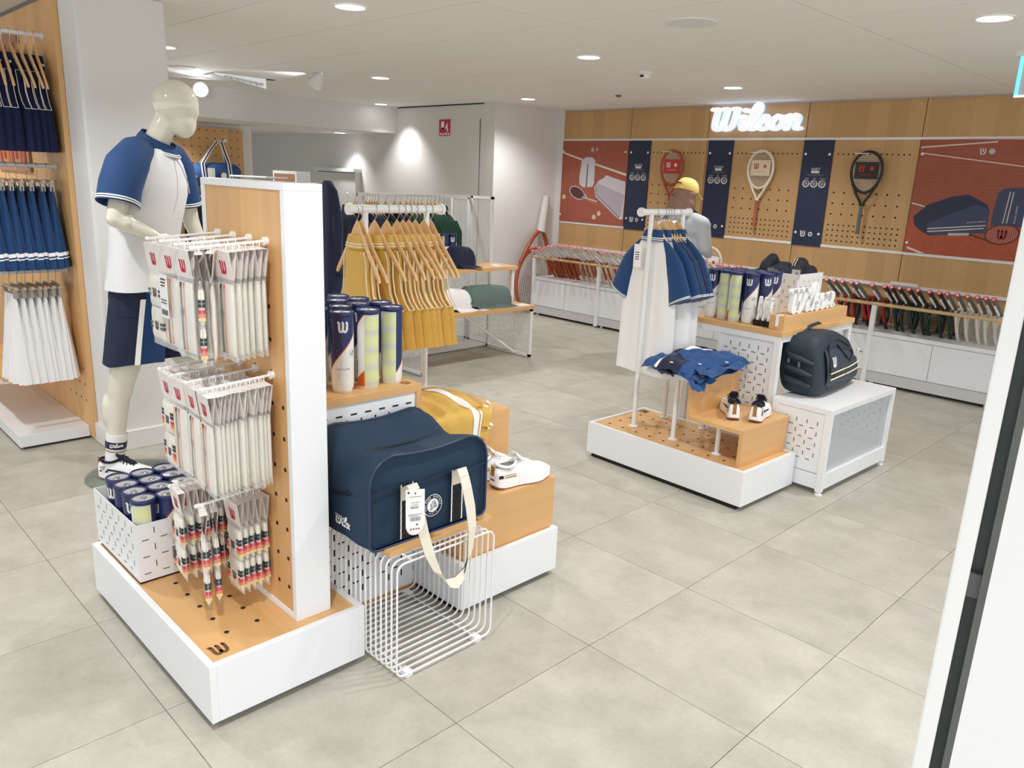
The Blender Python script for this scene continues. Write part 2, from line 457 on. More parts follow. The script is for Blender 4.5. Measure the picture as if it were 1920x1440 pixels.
# left wood wall and its column
b = MB(); b.box(-9.2, -4.64, 1.27, 1.40, 0, CEIL); wall_left = struct('wall_left', b, WALLM)
for x0, x1 in ((-5.66, -4.49), (-6.84, -5.67), (-8.02, -6.85)):
    b = MB(); b.box(x0, x1, 1.245, 1.27, 0.02, CEIL - 0.02); b.build('oak_panel', OAKZ, wall_left)
b = MB(); b.box(-5.66, -4.49, 1.243, 1.27, CEIL - 0.02, CEIL); b.build('top_shadow_gap', mat('gap_grey', (120, 120, 120), 0.8), wall_left)
b = MB()
for x in (-4.56, -4.65, -4.74, -4.83):
    for k in range(3): b.disc(x, 0.22 + 0.09 * k, 0.007, lambda u, v, d: (u, 1.2438, v), 0, 8)
b.build('peg_holes', DARK, wall_left, kind='stuff')
b = MB(); b.box(-4.62, -4.25, 1.272, 1.69, 0, CEIL); wc = struct('wall_column', b, WALLM, bevel=0.012)
b = MB(); b.box(-4.64, -4.235, 1.255, 1.70, 0.0, 0.105); struct('baseboard_column', b, mat('baseboard_white', (232, 231, 229), 0.5), bevel=0.003)

# doorway edge close on the right: white jamb, dark channel, white leaf
def azpt(px, py, dist):
    d = CR * ((px - 960) / 1461.08) + CU * (-(py - 720) / 1461.08) + CF
    h = math.hypot(d.x, d.y)
    return V((d.x / h * dist, d.y / h * dist, 0))
JD = 1.15
e0, e1, e2, e3 = [azpt(px, 1440, JD) for px in (1707.5, 1741, 1779, 1925)]
def upright(b, p, q, depth, z0=0.0, z1=CEIL, back=0.0):
    p, q = V(p), V(q); t = (q - p).normalized(); n = V((-t.y, t.x, 0))
    if n.dot(p) < 0: n = -n
    p = p + n * back; q = q + n * back
    vs = [p, q, q + n * depth, p + n * depth]
    b.add([(v.x, v.y, z0) for v in vs] + [(v.x, v.y, z1) for v in vs], [(0, 3, 2, 1), (4, 5, 6, 7), (0, 1, 5, 4), (1, 2, 6, 5), (2, 3, 7, 6), (3, 0, 4, 7)])
    return b
struct('door_1', upright(MB(), e2, e3 + (e3 - e2) * 3, 0.03), mat('door_white', (240, 240, 240), 0.5))
t1 = struct('trim_1', upright(MB(), e0, e1, 0.035, back=0.0), mat('door_white', (240, 240, 240), 0.5), bevel=0.003)
t2 = struct('trim_2', upright(MB(), e1, e2, 0.03, back=0.022), mat('channel_dark', (62, 70, 68), 0.45, noise=0.25, nscale=14))
upright(MB(), e1 + (e2 - e1) * 0.62, e2, 0.012, back=0.010).build('metal_lip', mat('lip_grey', (112, 116, 114), 0.4, noise=0.2, nscale=18), t2)
upright(MB(), e1 + (e2 - e1) * 0.02, e2 - (e2 - e1) * 0.06, 0.012, 0.97, 1.005, back=0.012).build('latch', mat('latch_grey', (90, 92, 92), 0.4), t2)

# small ceiling fittings
RIM = mat('downlight_rim', (250, 250, 250), 0.4)
GLOW = mat('downlight_glow', (255, 253, 248), 0.5, emit=6.0)
p = thing('ceiling_downlight', '', 'ceiling light')
b = MB(); b.lathe([(0.085, 0.0), (0.085, -0.006), (0.072, -0.006), (0.070, 0.0)], 24, cap=False); b.build('rim', RIM, p)
b = MB(); b.lathe([(0.001, -0.003), (0.071, -0.003)], 24, cap=False); b.build('diffuser', GLOW, p)
PD = Proto(p)
vis = [(-3.53, 2.3, 'largest round ceiling light, above the display panel'), (-5.83, 2.3, 'thin round ceiling light beside the white column'),
       (-5.83, 4.09, 'small round ceiling light over the jacket rack'), (-3.53, 4.09, 'round ceiling light between the speaker disc and the smoke detector'),
       (-5.83, 5.87, 'smallest round ceiling light nearest the fire sign corner'), (-3.53, 5.87, 'round ceiling light just in front of the lit wall sign'),
       (-1.21, 4.12, 'round ceiling light nearest the exit sign')]
for x, y, l in vis: PD.put((x, y, CEIL), l, 'round ceiling downlights')
PD.put((-8.0, 5.62, CEIL), 'round ceiling light at the soffit end, washing the white wall', 'round ceiling downlights')
spot('wall_washer_lamp', (-7.92, 5.72, CEIL - 0.02), (-7.92, 5.85, 0), WASH_W, 100, 0.9, 0.04)
PD.put((-9.05, 5.72, 1.972), 'round light under the low soffit', 'round ceiling downlights')
spot('soffit_washer_lamp', (-9.05, 5.72, 1.955), (-9.05, 5.86, 0), WASH_W * 0.7, 100, 0.9, 0.04)

SPK = mat('speaker_grille', (228, 228, 228), 0.8, noise=0.05, nscale=400)
p = thing('ceiling_speaker', '', 'speaker')
b = MB(); b.lathe([(0.125, 0.0), (0.125, -0.004), (0.11, -0.006)], 28, cap=False); b.build('rim', WMET, p)
b = MB(); b.lathe([(0.001, -0.005), (0.112, -0.006)], 28, cap=False); b.build('grille', SPK, p)
PS = Proto(p)
PS.put((-2.375, 3.505, CEIL), 'large pale round ceiling speaker disc before the lit sign', 'ceiling speaker discs')
PS.put((-6.9, 2.88, CEIL), 'grey round ceiling speaker disc near the mannequin head', 'ceiling speaker discs')
p = thing('smoke_detector', 'white domed smoke detector on the ceiling', 'smoke detector', (-3.632, 4.837, CEIL))
b = MB(); b.lathe([(0.055, 0), (0.055, -0.012), (0.045, -0.016)], 20, c=(-3.632, 4.837, CEIL)); b.build('base', WMET, p)
b = MB(); b.lathe([(0.042, -0.014), (0.04, -0.04), (0.02, -0.052)], 20, c=(-3.632, 4.837, CEIL)); b.build('dome', WMET, p)
b = MB(); b.box(-3.645, -3.615, 4.795, 4.80, CEIL - 0.036, CEIL - 0.022); b.build('sensor_slot', DARK, p)
b = MB(); b.lathe([(0.028, 0), (0.028, -0.012), (0.012, -0.02)], 14, c=(-4.746, 5.949, CEIL)); tag(b.build('sprinkler', mat('sprinkler_grey', (130, 130, 134), 0.4, 0.6)), 'tiny grey sprinkler head in the ceiling left of the sign', 'sprinkler')
p = thing('ceiling_sensor', 'tiny flat white disc on the ceiling right of the jacket rack light', 'sensor', (-5.95, 4.66, CEIL))
b = MB(); b.lathe([(0.05, 0), (0.05, -0.008), (0.03, -0.014)], 18, c=(-5.95, 4.66, CEIL)); b.build('disc', WMET, p)

# tilted cone spotlight and the bright one near the soffit
def cone_light(name, label, loc, aim, bright):
    t = thing(name, label, 'spotlight', loc)
    L0 = V(loc); d = V(aim).normalized()
    b = MB(); b.lathe([(0.05, 0.0), (0.05, -0.006)], 20, c=loc); b.build('ceiling_plate', WMET, t)
    q = d.to_track_quat('Z', 'Y').to_matrix().to_4x4()
    b = MB(); b.T = Matrix.Translation(L0 + V((0, 0, -0.05))) @ q
    b.lathe([(0.012, -0.06), (0.03, -0.05), (0.07, 0.06), (0.066, 0.062), (0.05, 0.03)], 22, cap=False); b.build('shade', WMET, t)
    b = MB(); b.T = Matrix.Translation(L0 + V((0, 0, -0.05))) @ q
    b.lathe([(0.001, 0.035), (0.056, 0.042)], 20, cap=False); b.build('lens', mat('lens_bright', (240, 246, 255), 0.3, emit=18.0) if bright else mat('lens_dim', (225, 235, 250), 0.15, emit=0.8), t)
    return t
cone_light('cone_spotlight', 'white cone spotlight tilted out of the ceiling over the jacket rack', (-6.04, 3.62, CEIL), (-0.75, -0.15, -0.75), False)
cone_light('bright_spotlight', 'glaring ceiling spotlight behind the mannequin head', (-7.74, 3.37, CEIL - 0.02), (0.86, -0.42, -0.32), True)
spot('cone_spot_lamp', (-6.14, 3.6, CEIL - 0.05), (-8.3, 2.9, 2.2), 10, 70, 0.6, 0.02, (0.92, 0.96, 1))
spot('bright_spot_lamp', (-7.6, 3.3, CEIL - 0.09), (-4.2, 1.6, 1.2), 30, 80, 0.6, 0.03, (0.95, 0.97, 1))
# air vent box hanging open
t = thing('air_vent', 'open wedge shaped white air vent box hanging from the ceiling', 'vent', (-7.1, 3.4, CEIL))
b = MB(); pts = [(-6.95, 3.15), (-6.97, 3.64), (-7.24, 3.66), (-7.22, 3.17)]
zb = [CEIL - 0.012, CEIL - 0.085, CEIL - 0.085, CEIL - 0.012]
b.add([(x, y, CEIL - 0.001) for x, y in pts] + [(pts[i][0], pts[i][1], zb[i]) for i in range(4)], [(0, 1, 2, 3), (7, 6, 5, 4), (0, 4, 5, 1), (1, 5, 6, 2), (2, 6, 7, 3), (3, 7, 4, 0)])
b.build('housing', WMET, t)
for k in range(6):
    f0 = 0.25 + 0.12 * k
    x = -6.945; y = 3.15 + f0 * 0.49
    b = MB(); b.box(x - 0.004, x + 0.008, y - 0.03, y + 0.03, CEIL - 0.012 - 0.06 * f0, CEIL - 0.006 - 0.04 * f0); b.build('grille_slat', mat('slat_grey', (170, 170, 172), 0.5), t)
b = MB(); b.box(-7.0, -6.94, 3.64, 3.72, CEIL - 0.004, CEIL - 0.0005); b.build('dark_opening', DARK, t)
# exit sign plate on the right edge
t = thing('exit_sign', 'clear ceiling exit sign plate with glowing cyan edge', 'sign', (-1.35, 5.1, CEIL))
ex = V((-1.33, 5.10, 0)); ed = V((0.98, -0.2, 0)).normalized()
def plate(b, s0, s1, z0, z1, th=0.006):
    n = V((-ed.y, ed.x, 0)) * th
    a = ex + ed * s0; c = ex + ed * s1
    b.add([(a - n).to_tuple()[:2] + (z0,), (c - n).to_tuple()[:2] + (z0,), (c + n).to_tuple()[:2] + (z0,), (a + n).to_tuple()[:2] + (z0,), (a - n).to_tuple()[:2] + (z1,), (c - n).to_tuple()[:2] + (z1,), (c + n).to_tuple()[:2] + (z1,), (a + n).to_tuple()[:2] + (z1,)], [(0, 3, 2, 1), (4, 5, 6, 7), (0, 1, 5, 4), (1, 2, 6, 5), (2, 3, 7, 6), (3, 0, 4, 7)])
    return b
plate(MB(), 0.012, 0.30, 2.05, 2.25).build('plate', film('sign_acrylic', (230, 240, 245), 0.35), t)
plate(MB(), 0.0, 0.012, 2.05, 2.25, 0.009).build('glowing_edge', mat('cyan_glow', (110, 225, 240), 0.4, emit=0.9), t)
plate(MB(), 0.0, 0.30, 2.04, 2.05, 0.009).build('lower_edge', mat('edge_glow', (225, 235, 255), 0.4, emit=0.8), t)
plate(MB(), -0.02, 0.32, 2.25, CEIL, 0.02).build('housing', WMET, t)
# fire point sign
t = thing('fire_sign', 'small red fire hose sign on the white wall', 'sign', (-7.25, 5.972, 2.03))
b = MB(); b.box(-7.345, -7.155, 5.966, 5.974, 1.94, 2.115); b.build('plate', mat('sign_red', (200, 22, 62), 0.5), t)
f = fy(-7.25, 5.966, 2.03)
b = MB(); b.poly([(-0.06, -0.02), (-0.005, -0.02), (-0.005, 0.065), (-0.06, 0.065)], f); b.disc(-0.03, -0.03, 0.03, f, 1, 14)
b.stroke([curve([(0.055, 0.04), (0.045, 0.0), (0.06, -0.03), (0.04, -0.05)])], 0.022, f); b.stroke([[(0.01, -0.02), (0.03, 0.0), (0.03, 0.03)]], 0.014, f)
for k in range(4): b.box(-7.33 + k * 0.047, -7.30 + k * 0.047, 5.9645, 5.966, 1.948, 1.968)
b.build('pictogram', [PLW, mat('sign_red', (200, 22, 62), 0.5)], t)
# low white cupboard against the far white wall
t = thing('wall_hatch', 'wide white cupboard with a pale lintel on the far wall', 'cupboard', (-9.6, 5.9, 0))
b = MB(); b.box(-9.9, -8.98, 5.90, 5.979, 0, 1.49); b.build('body', WALLM, t)
b = MB(); b.box(-9.93, -8.95, 5.86, 5.979, 1.49, 1.535); b.build('lintel', WHITE, t)
b = MB(); b.box(-9.9, -8.98, 5.896, 5.90, 1.478, 1.49); b.build('lintel_shade', mat('gap_grey', (120, 120, 120), 0.8), t)  # grey strip painted in as the shadow below the lintel
# loops of grey cable on the floor by the door
b = MB()
for k, (r, dx) in enumerate(((0.10, 0.0), (0.085, 0.03), (0.11, 0.045))):
    b.tube([(-0.70 + dx + r * math.cos(2 * PI * i / 28), 3.56 + r * math.sin(2 * PI * i / 28), 0.004 + 0.004 * k) for i in range(28)], 0.0035, 6, True)
tag(b.build('cable', mat('cable_grey', (150, 146, 138), 0.5)), 'coiled thin grey cable on the floor beside the white door jamb', 'cable')
# ================================================================ FRONT DISPLAY: plinths, panel, shelf box, cage
def slots(b, fn, w, h, p=0.055, ln=0.023, th=0.0042):
    """pinwheel pattern of short slots, alternately level and upright, in the plane of fn"""
    nu, nv = int((w - 0.01) / p), int((h - 0.01) / p)
    u0, v0 = (w - nu * p) / 2, (h - nv * p) / 2
    for i in range(nu):
        for j in range(nv):
            for du, dv, a, c in ((0.27, 0.27, ln / 2, th / 2), (0.77, 0.77, th / 2, ln / 2)):
                u, v = u0 + (i + du) * p, v0 + (j + dv) * p
                b.poly([(u - a, v - c), (u + a, v - c), (u + a, v + c), (u - a, v + c)], fn)
    return b
def shelf_slots(b, fn, w, h, pitch=0.057):
    nu = int(w / pitch); nv = int(h / pitch)
    for i in range(nu):
        for j in range(nv):
            u = 0.02 + i * pitch; v = h - 0.02 - j * pitch
            if v < 0.02: continue
            b.poly([(u, v - 0.003), (u + 0.024, v - 0.003), (u + 0.024, v + 0.003), (u, v + 0.003)], fn)
            b.poly([(u + 0.038, v - 0.041), (u + 0.044, v - 0.041), (u + 0.044, v - 0.017), (u + 0.038, v - 0.017)], fn)
    return b
def holes(b, pts, r=0.0075):
    for x, y, z in pts: b.disc(0, 0, r, fz(x, y, z, eps=0.0006), 0, 10)
    return b

def plinth(t, x0, x1, y0, y1, z1=0.2, z0=0.024, wall=0.02, deck=0.006, mdeck=OAKX):
    b = MB()
    b.box(x0, x1, y0, y0 + wall, z0, z1); b.box(x0, x1, y1 - wall, y1, z0, z1)
    b.box(x0, x0 + wall, y0 + wall, y1 - wall, z0, z1); b.box(x1 - wall, x1, y0 + wall, y1 - wall, z0, z1)
    b.build('body', WHITE, t, bevel=0.0015)
    b = MB(); b.box(x0 + wall, x1 - wall, y0 + wall, y1 - wall, z1 - 0.03, z1 - deck); b.build('deck', mdeck, t)
    b = MB(); b.box(x0 + 0.03, x1 - 0.03, y0 + 0.012, y1 - 0.012, 0.0, z0 + 0.01); b.build('kick', DARK, t)  # inset base coloured black to stand in for the shadow under the body

t = thing('display_plinth', 'white plinth with an oak peg hole deck under the sock packets', 'plinth', (-2.3, 0.97, 0))
plinth(t, -2.785, -1.83, 0.73, 1.222)
zt = 0.1945
holes(MB(), [(-2.339 + 0.0918 * i, 0.844, zt) for i in range(5)] + [(-2.247 + 0.0918 * i, 0.938, zt) for i in range(4)]).build('peg_holes', DARK, t, kind='stuff')
b = MB(); emblem_W(b, fz(-1.905, 0.79, zt, R(90)), 0.05, w=0.2); b.build('logo', mat('burnt_print', (104, 70, 44), 0.7), t)

# panel with white frame and oak pegboard
t = thing('display_tower', 'tall white framed panel with an oak pegboard face in the foreground', 'display panel', (-2.14, 1.08, 0.195))
PX0, PX1, PY0, PY1, PZ0, PZ1 = -2.392, -1.887, 1.023, 1.137, 0.1945, 1.464
b = MB()
b.box(PX0, PX1, PY0, PY1, PZ1 - 0.02, PZ1); b.box(PX0, PX1, PY0, PY1, PZ0, PZ0 + 0.02)
b.box(PX0, PX0 + 0.022, PY0, PY1, PZ0 + 0.02, PZ1 - 0.02); b.box(PX1 - 0.022, PX1, PY0, PY1, PZ0 + 0.02, PZ1 - 0.02)
b.build('frame', WHITE, t, bevel=0.0015)
b = MB(); b.box(PX0 + 0.022, PX1 - 0.022, PY0 + 0.004, PY1 - 0.004, PZ0 + 0.02, PZ1 - 0.02); b.build('pegboard', OAKZ, t)
b = MB()
for x in (-2.288, -2.19, -2.092, -1.995, -1.935):
    for k in range(12):
        z = 0.29 + 0.0932 * k
        if z < 0.9 or (x != -1.935 and z < 1.2): b.disc(x, z, 0.007, lambda u, v, d: (u, PY0 + 0.0033, v), 0, 8)
b.build('peg_holes', DARK, t, kind='stuff')
HOOKS = [(-2.288, 1.307), (-2.19, 1.307), (-2.092, 1.307), (-1.995, 1.307), (-2.27, 0.934), (-2.18, 0.934), (-2.085, 0.934), (-1.99, 0.934), (-2.26, 0.573), (-2.07, 0.573)]
for x, z in HOOKS:
    b = MB(); b.cyl((x, PY0 + 0.004, z), (x, PY0 - 0.006, z), 0.0125, n=14); b.cyl((x, PY0 - 0.006, z), (x, 0.822, z - 0.012), 0.0042, n=8); b.ell((x, 0.82, z - 0.012), 0.0062, 0.0075, 0.0062, 10, 6)
    b.build('hook', WMET, t)

# second plinth, stair boxes
t = thing('display_plinth', 'white plinth carrying the oak stair boxes and white shoes', 'plinth', (-2.1, 1.87, 0))
plinth(t, -2.85, -1.83, 1.622, 2.112)
t = thing('step_box', 'low oak step box holding the pair of white sneakers', 'step box', (-1.97, 1.87, 0.195))
b = MB(); b.box(-2.10, -1.856, 1.648, 2.108, 0.1945, 0.402); b.build('body', OAKY, t, bevel=0.001)
t = thing('step_box', 'tall oak step box with the yellow garment draped on it', 'step box', (-2.25, 1.87, 0.195))
b = MB(); b.box(-2.40, -2.101, 1.648, 2.090, 0.1945, 0.622); b.build('body', OAKY, t, bevel=0.001)
# shelf box with perforated white front
t = thing('shelf_box', 'oak shelf box with white slotted front panel under the ball cans', 'shelf unit', (-2.25, 1.39, 0))
SX0, SX1, SY0, SY1, SZ = -2.60, -2.10, 1.14, 1.646, 0.79
b = MB(); b.box(SX0, SX1, SY0, SY1, SZ - 0.028, SZ); b.build('top_board', OAKY, t, bevel=0.001)
b = MB(); b.box(SX0, SX1, SY1 - 0.022, SY1, 0, SZ - 0.028); b.build('side_board', OAKZY, t, bevel=0.001)
b = MB(); b.box(SX0, SX1, SY0, SY0 + 0.022, 0, SZ - 0.028); b.build('side_board', OAKZY, t, bevel=0.001)
b = MB(); b.box(SX0, SX1, SY0 + 0.022, SY1 - 0.022, 0, 0.02); b.build('bottom_board', OAKY, t)
b = MB(); b.box(SX1 - 0.012, SX1 - 0.006, SY0 + 0.022, SY1 - 0.022, 0.02, SZ - 0.028); pn = b.build('front_panel', WHITE, t)
b = MB(); shelf_slots(b, fx(SX1 - 0.006, SY0 + 0.03, 0.03), SY1 - SY0 - 0.05, SZ - 0.075, 0.056)
b.build('slots', DARK, pn, kind='stuff')
b = MB(); emblem_W(b, fz(-2.135, 1.60, SZ, R(90)), 0.036, w=0.12); b.build('logo', mat('burnt_print', (104, 70, 44), 0.7), t)

# wire cage
t = thing('wire_cage', 'white wire cube cage on the floor under the navy duffel', 'wire cage', (-1.88, 1.425, 0))
CX0, CX1, CY0, CY1, CZ0, CZ1 = -2.085, -1.675, 1.232, 1.618, 0.016, 0.394
def rrect(y0, y1, z0, z1, r, x):
    pts = []
    for cy, cz, a0 in ((y1 - r, z1 - r, 0), (y0 + r, z1 - r, 90), (y0 + r, z0 + r, 180), (y1 - r, z0 + r, 270)):
        for k in range(5):
            a = R(a0 + 22.5 * k); pts.append((x, cy + r * math.cos(a), cz + r * math.sin(a)))
    return pts
b = MB(); b.tube(rrect(CY0, CY1, CZ0, CZ1, 0.028, 0), 0.0034, 6, True)
w0 = None
for i in range(16):
    x = CX1 - (CX1 - CX0) * i / 15
    if w0 is None: w0 = b.build('wire_loop', WMET, t, world=False); o = w0
    else: o = w0.copy(); col.objects.link(o)
    o.location = (x + 1.88, -1.425, 0)
for y, z in ((CY0 + 0.05, CZ0 - 0.006), (CY1 - 0.05, CZ0 - 0.006), (CY0 + 0.05, CZ1 + 0.0055), (CY1 - 0.05, CZ1 + 0.0055)):
    b = MB(); b.cyl((CX0, y, z), (CX1, y, z), 0.0032, n=6); b.build('cross_wire', WMET, t)
for x in (CX1 - 0.02, CX0 + 0.02):
    for y in (CY0 + 0.05, CY1 - 0.05):
        b = MB(); b.box(x - 0.018, x + 0.018, y - 0.012, y + 0.012, 0.0, 0.018); b.build('foot', PLW, t)
t = thing('cage_board', 'oak board lying on the white wire cage under the duffel', 'board', (-1.88, 1.44, 0.403))
b = MB(); b.box(-2.08, -1.718, 1.238, 1.648, 0.403, 0.417); b.build('board', OAKY, t, bevel=0.001)
b = MB(); emblem_W(b, fz(-1.742, 1.58, 0.417, R(90)), 0.036, w=0.12); b.build('logo', mat('burnt_print', (104, 70, 44), 0.7), t)

# slotted crate
def crate(label, loc, sx, sy, h, rz=0.0, pitch=0.058):
    t = thing('slotted_crate', label, 'crate', loc, rz=rz)
    X, Y, Z = 0, 0, 0
    sides = [('front_side', (0, sx, 0, 0.003)), ('back_side', (0, sx, sy - 0.003, sy)), ('left_side', (0, 0.003, 0.003, sy - 0.003)), ('right_side', (sx - 0.003, sx, 0.003, sy - 0.003))]
    for nm, (a, c, d, e) in sides:
        b = MB(); b.box(a, c, d, e, 0, h); b.build(nm, WHITE, t, world=False)
    b = MB(); b.box(0, sx, 0, sy, 0.0, 0.004); b.build('bottom', WHITE, t, world=False)
    b = MB()
    slots(b, lambda u, v, d: (u, -0.0006, v), sx, h, pitch, 0.021, 0.0032)
    slots(b, lambda u, v, d: (sx + 0.0006, u, v), sy, h, pitch, 0.021, 0.0032)
    slots(b, lambda u, v, d: (0.0036, u, v), sy, h, pitch, 0.021, 0.0032)
    b.build('slots', mat('slot_grey', (92, 90, 92), 0.8), t, kind='stuff', world=False)
    return t
crate('white slotted crate full of ball cans on the front plinth', (-2.80, 0.757, 0.1965), 0.40, 0.31, 0.2)

# ---------------------------------------------------------------- ball cans
def can_material():
    m = bpy.data.materials.new('can_print'); m.use_nodes = True
    nt = m.node_tree; N = nt.nodes.new; L = nt.links.new; bs = nt.nodes['Principled BSDF']
    tc = N('ShaderNodeTexCoord'); sp = N('ShaderNodeSeparateXYZ'); L(tc.outputs['Object'], sp.inputs[0])
    def math_(op, a, b_=None, c=None):
        n = N('ShaderNodeMath'); n.operation = op
        for i, v in enumerate((a, b_, c)):
            if v is None: continue
            if isinstance(v, (int, float)): n.inputs[i].default_value = v
            else: L(v, n.inputs[i])
        return n.outputs[0]
    def mix(f, a, b_):
        n = N('ShaderNodeMix'); n.data_type = 'RGBA'; L(f, n.inputs[0])
        for i, v in ((6, a), (7, b_)):
            if isinstance(v, tuple): n.inputs[i].default_value = v
            else: L(v, n.inputs[i])
        return n.outputs[2]
    ang = math_('ARCTAN2', sp.outputs[1], sp.outputs[0])
    h = math_('DIVIDE', sp.outputs[2], 0.27)
    # clear side window with the felt balls behind it
    win = math_('GREATER_THAN', math_('ABSOLUTE', ang), 2.35)
    ball = math_('ABSOLUTE', math_('SINE', math_('MULTIPLY', math_('ADD', h, -0.06), PI * 4.55)))
    balls = mix(math_('GREATER_THAN', ball, 0.34), lin(204, 208, 198), mix(ball, lin(206, 210, 180), lin(218, 224, 166)))
    base = lin(233, 233, 228)
    edge = math_('MULTIPLY_ADD', ang, 0.17, 0.56)
    d = math_('SUBTRACT', h, edge)
    c = mix(math_('GREATER_THAN', d, -0.014), base, lin(198, 88, 52))
    c = mix(math_('GREATER_THAN', d, 0.004), c, lin(38, 50, 98))
    e2 = math_('MULTIPLY_ADD', ang, 0.13, -0.06)
    c = mix(math_('LESS_THAN', h, e2), c, lin(206, 92, 30))
    c = mix(win, c, balls)
    c = mix(math_('GREATER_THAN', h, 0.945), c, lin(34, 44, 92))
    c = mix(math_('LESS_THAN', h, 0.03), c, lin(214, 214, 206))
    L(c, bs.inputs['Base Color']); bs.inputs['Roughness'].default_value = 0.22
    return m
CANM = can_material()
LIDM = mat('can_lid_silver', (222, 223, 224), 0.3, 0.6)
CANN = mat('can_navy', (36, 46, 96), 0.35)
def make_can(rr=0.0368, hh=0.27):
    t = thing('ball_can', 'tall ball can', 'ball can')
    b = MB(); b.lathe([(rr * 0.86, 0.0), (rr * 0.94, 0.006), (rr, 0.03), (rr, 0.045), (rr, hh - 0.016)], 28); b.build('tube', CANM, t)
    b = MB(); b.lathe([(rr, hh - 0.016), (rr * 1.06, hh - 0.014), (rr * 1.06, hh - 0.002), (rr * 1.0, hh), (rr * 0.9, hh), (rr * 0.88, hh - 0.004)], 28, cap=False); b.build('rim', CANN, t)
    b = MB(); b.lathe([(rr * 0.9, hh - 0.004), (rr * 0.5, hh - 0.006), (0.001, hh - 0.006)], 24, cap=False)
    ld = b.build('lid', LIDM, t)
    b = MB(); b.tube([(0.012 * math.cos(a) + 0.008, 0.009 * math.sin(a), hh - 0.004) for a in [2 * PI * k / 12 for k in range(12)]], 0.0014, 5, True); b.box(-0.006, 0.004, -0.004, 0.004, hh - 0.006, hh - 0.002); b.build('pull_ring', STEEL, ld, world=False)
    cy = lambda z0, a0: (lambda u, v, d: ((rr + 0.0006) * math.cos(a0 + u / rr), (rr + 0.0006) * math.sin(a0 + u / rr), z0 + v))
    b = MB(); emblem_W(b, cy(0.222, -0.2), 0.036, w=0.2); b.build('logo', mat('can_logo', (228, 230, 232), 0.4), t)
    b = MB(); f = cy(0.135, 0.75); b.disc(0, 0, 0.0115, f, 0, 16); ring(b, cy(0.135, 0.75), 0.0085, 0.0105, 1, 16); b.stroke([[(-0.004, -0.004), (0.001, 0.005)], [(0.0, -0.005), (0.004, 0.002)]], 0.0016, lambda u, v, d: cy(0.135, 0.75)(u, v, d), 2); b.build('round_emblem', [mat('emblem_green', (70, 84, 70), 0.5), PLW, mat('emblem_clay', (196, 92, 52), 0.5)], t)
    b = MB(); text(b, 'CLAY COURT', cy(0.082, -0.15), 0.0075)
    for k in range(4):
        f = cy(0.068 - 0.005 * k, -0.15); w_ = 0.017 - 0.003 * (k % 2); b.poly([(-0.017, 0), (-0.017 + 2 * w_, 0), (-0.017 + 2 * w_, 0.0016), (-0.017, 0.0016)], f)
    b.build('small_print', mat('print_navy', (70, 74, 104), 0.6), t)
    b = MB()
    for k in range(9):
        f = cy(0.05, 1.35); x = -0.006 + k * 0.0014; b.poly([(x, 0), (x + (0.0005 + 0.0004 * (k % 2)), 0), (x + 0.0009, 0.045), (x, 0.045)], f)
    b.build('barcode', mat('bar_black', (60, 60, 64), 0.6), t)
    return t
PC = Proto(make_can())
def cans(pts, z, lab, group, base=0.0, order=None):
    for i, (x, y) in enumerate(pts):
        PC.put((x, y, z), lab(i), group, rz=base + random.uniform(-0.5, 0.5) if order is None else order[i])
rows = {0: 'front row', 1: 'second row', 2: 'third row', 3: 'back row'}
pts = []
for r, y in enumerate((0.800, 0.876, 0.952, 1.028)):
    for k in range(4 if r < 3 else 3):
        pts.append((-2.668 + 0.0755 * k + 0.006 * (r % 2), y, r, k))
random.seed(11)
for x, y, r, k in pts:
    PC.put((x, y, 0.2008), 'ball can in the white crate, %s of the %s from left' % (ORD[k], rows[r]), 'ball cans in the front crate', rz=[-0.9, 0.1, -0.5, 2.6][k] + (0.2 if r else 0) + 1.9 * (r % 2))
pts = [(-2.172, 1.372, 0, 0, -0.35), (-2.168, 1.470, 0, 1, 3.0), (-2.176, 1.572, 0, 2, 2.15), (-2.262, 1.33, 1, 0, 0), (-2.272, 1.43, 1, 1, -0.5), (-2.292, 1.515, 1, 2, -0.3), (-2.276, 1.596, 1, 3, 0.6),
       (-2.375, 1.39, 2, 0, 0), (-2.384, 1.49, 2, 1, 0), (-2.378, 1.572, 2, 2, 0.3), (-2.465, 1.44, 3, 0, 0), (-2.468, 1.545, 3, 1, 0)]
for x, y, r, k, a in pts:
    PC.put((x, y, 0.79), 'can on the oak shelf box, %s of the %s from the white panel' % (ORD[k], rows[r]), 'ball cans on the shelf box', rz=a)

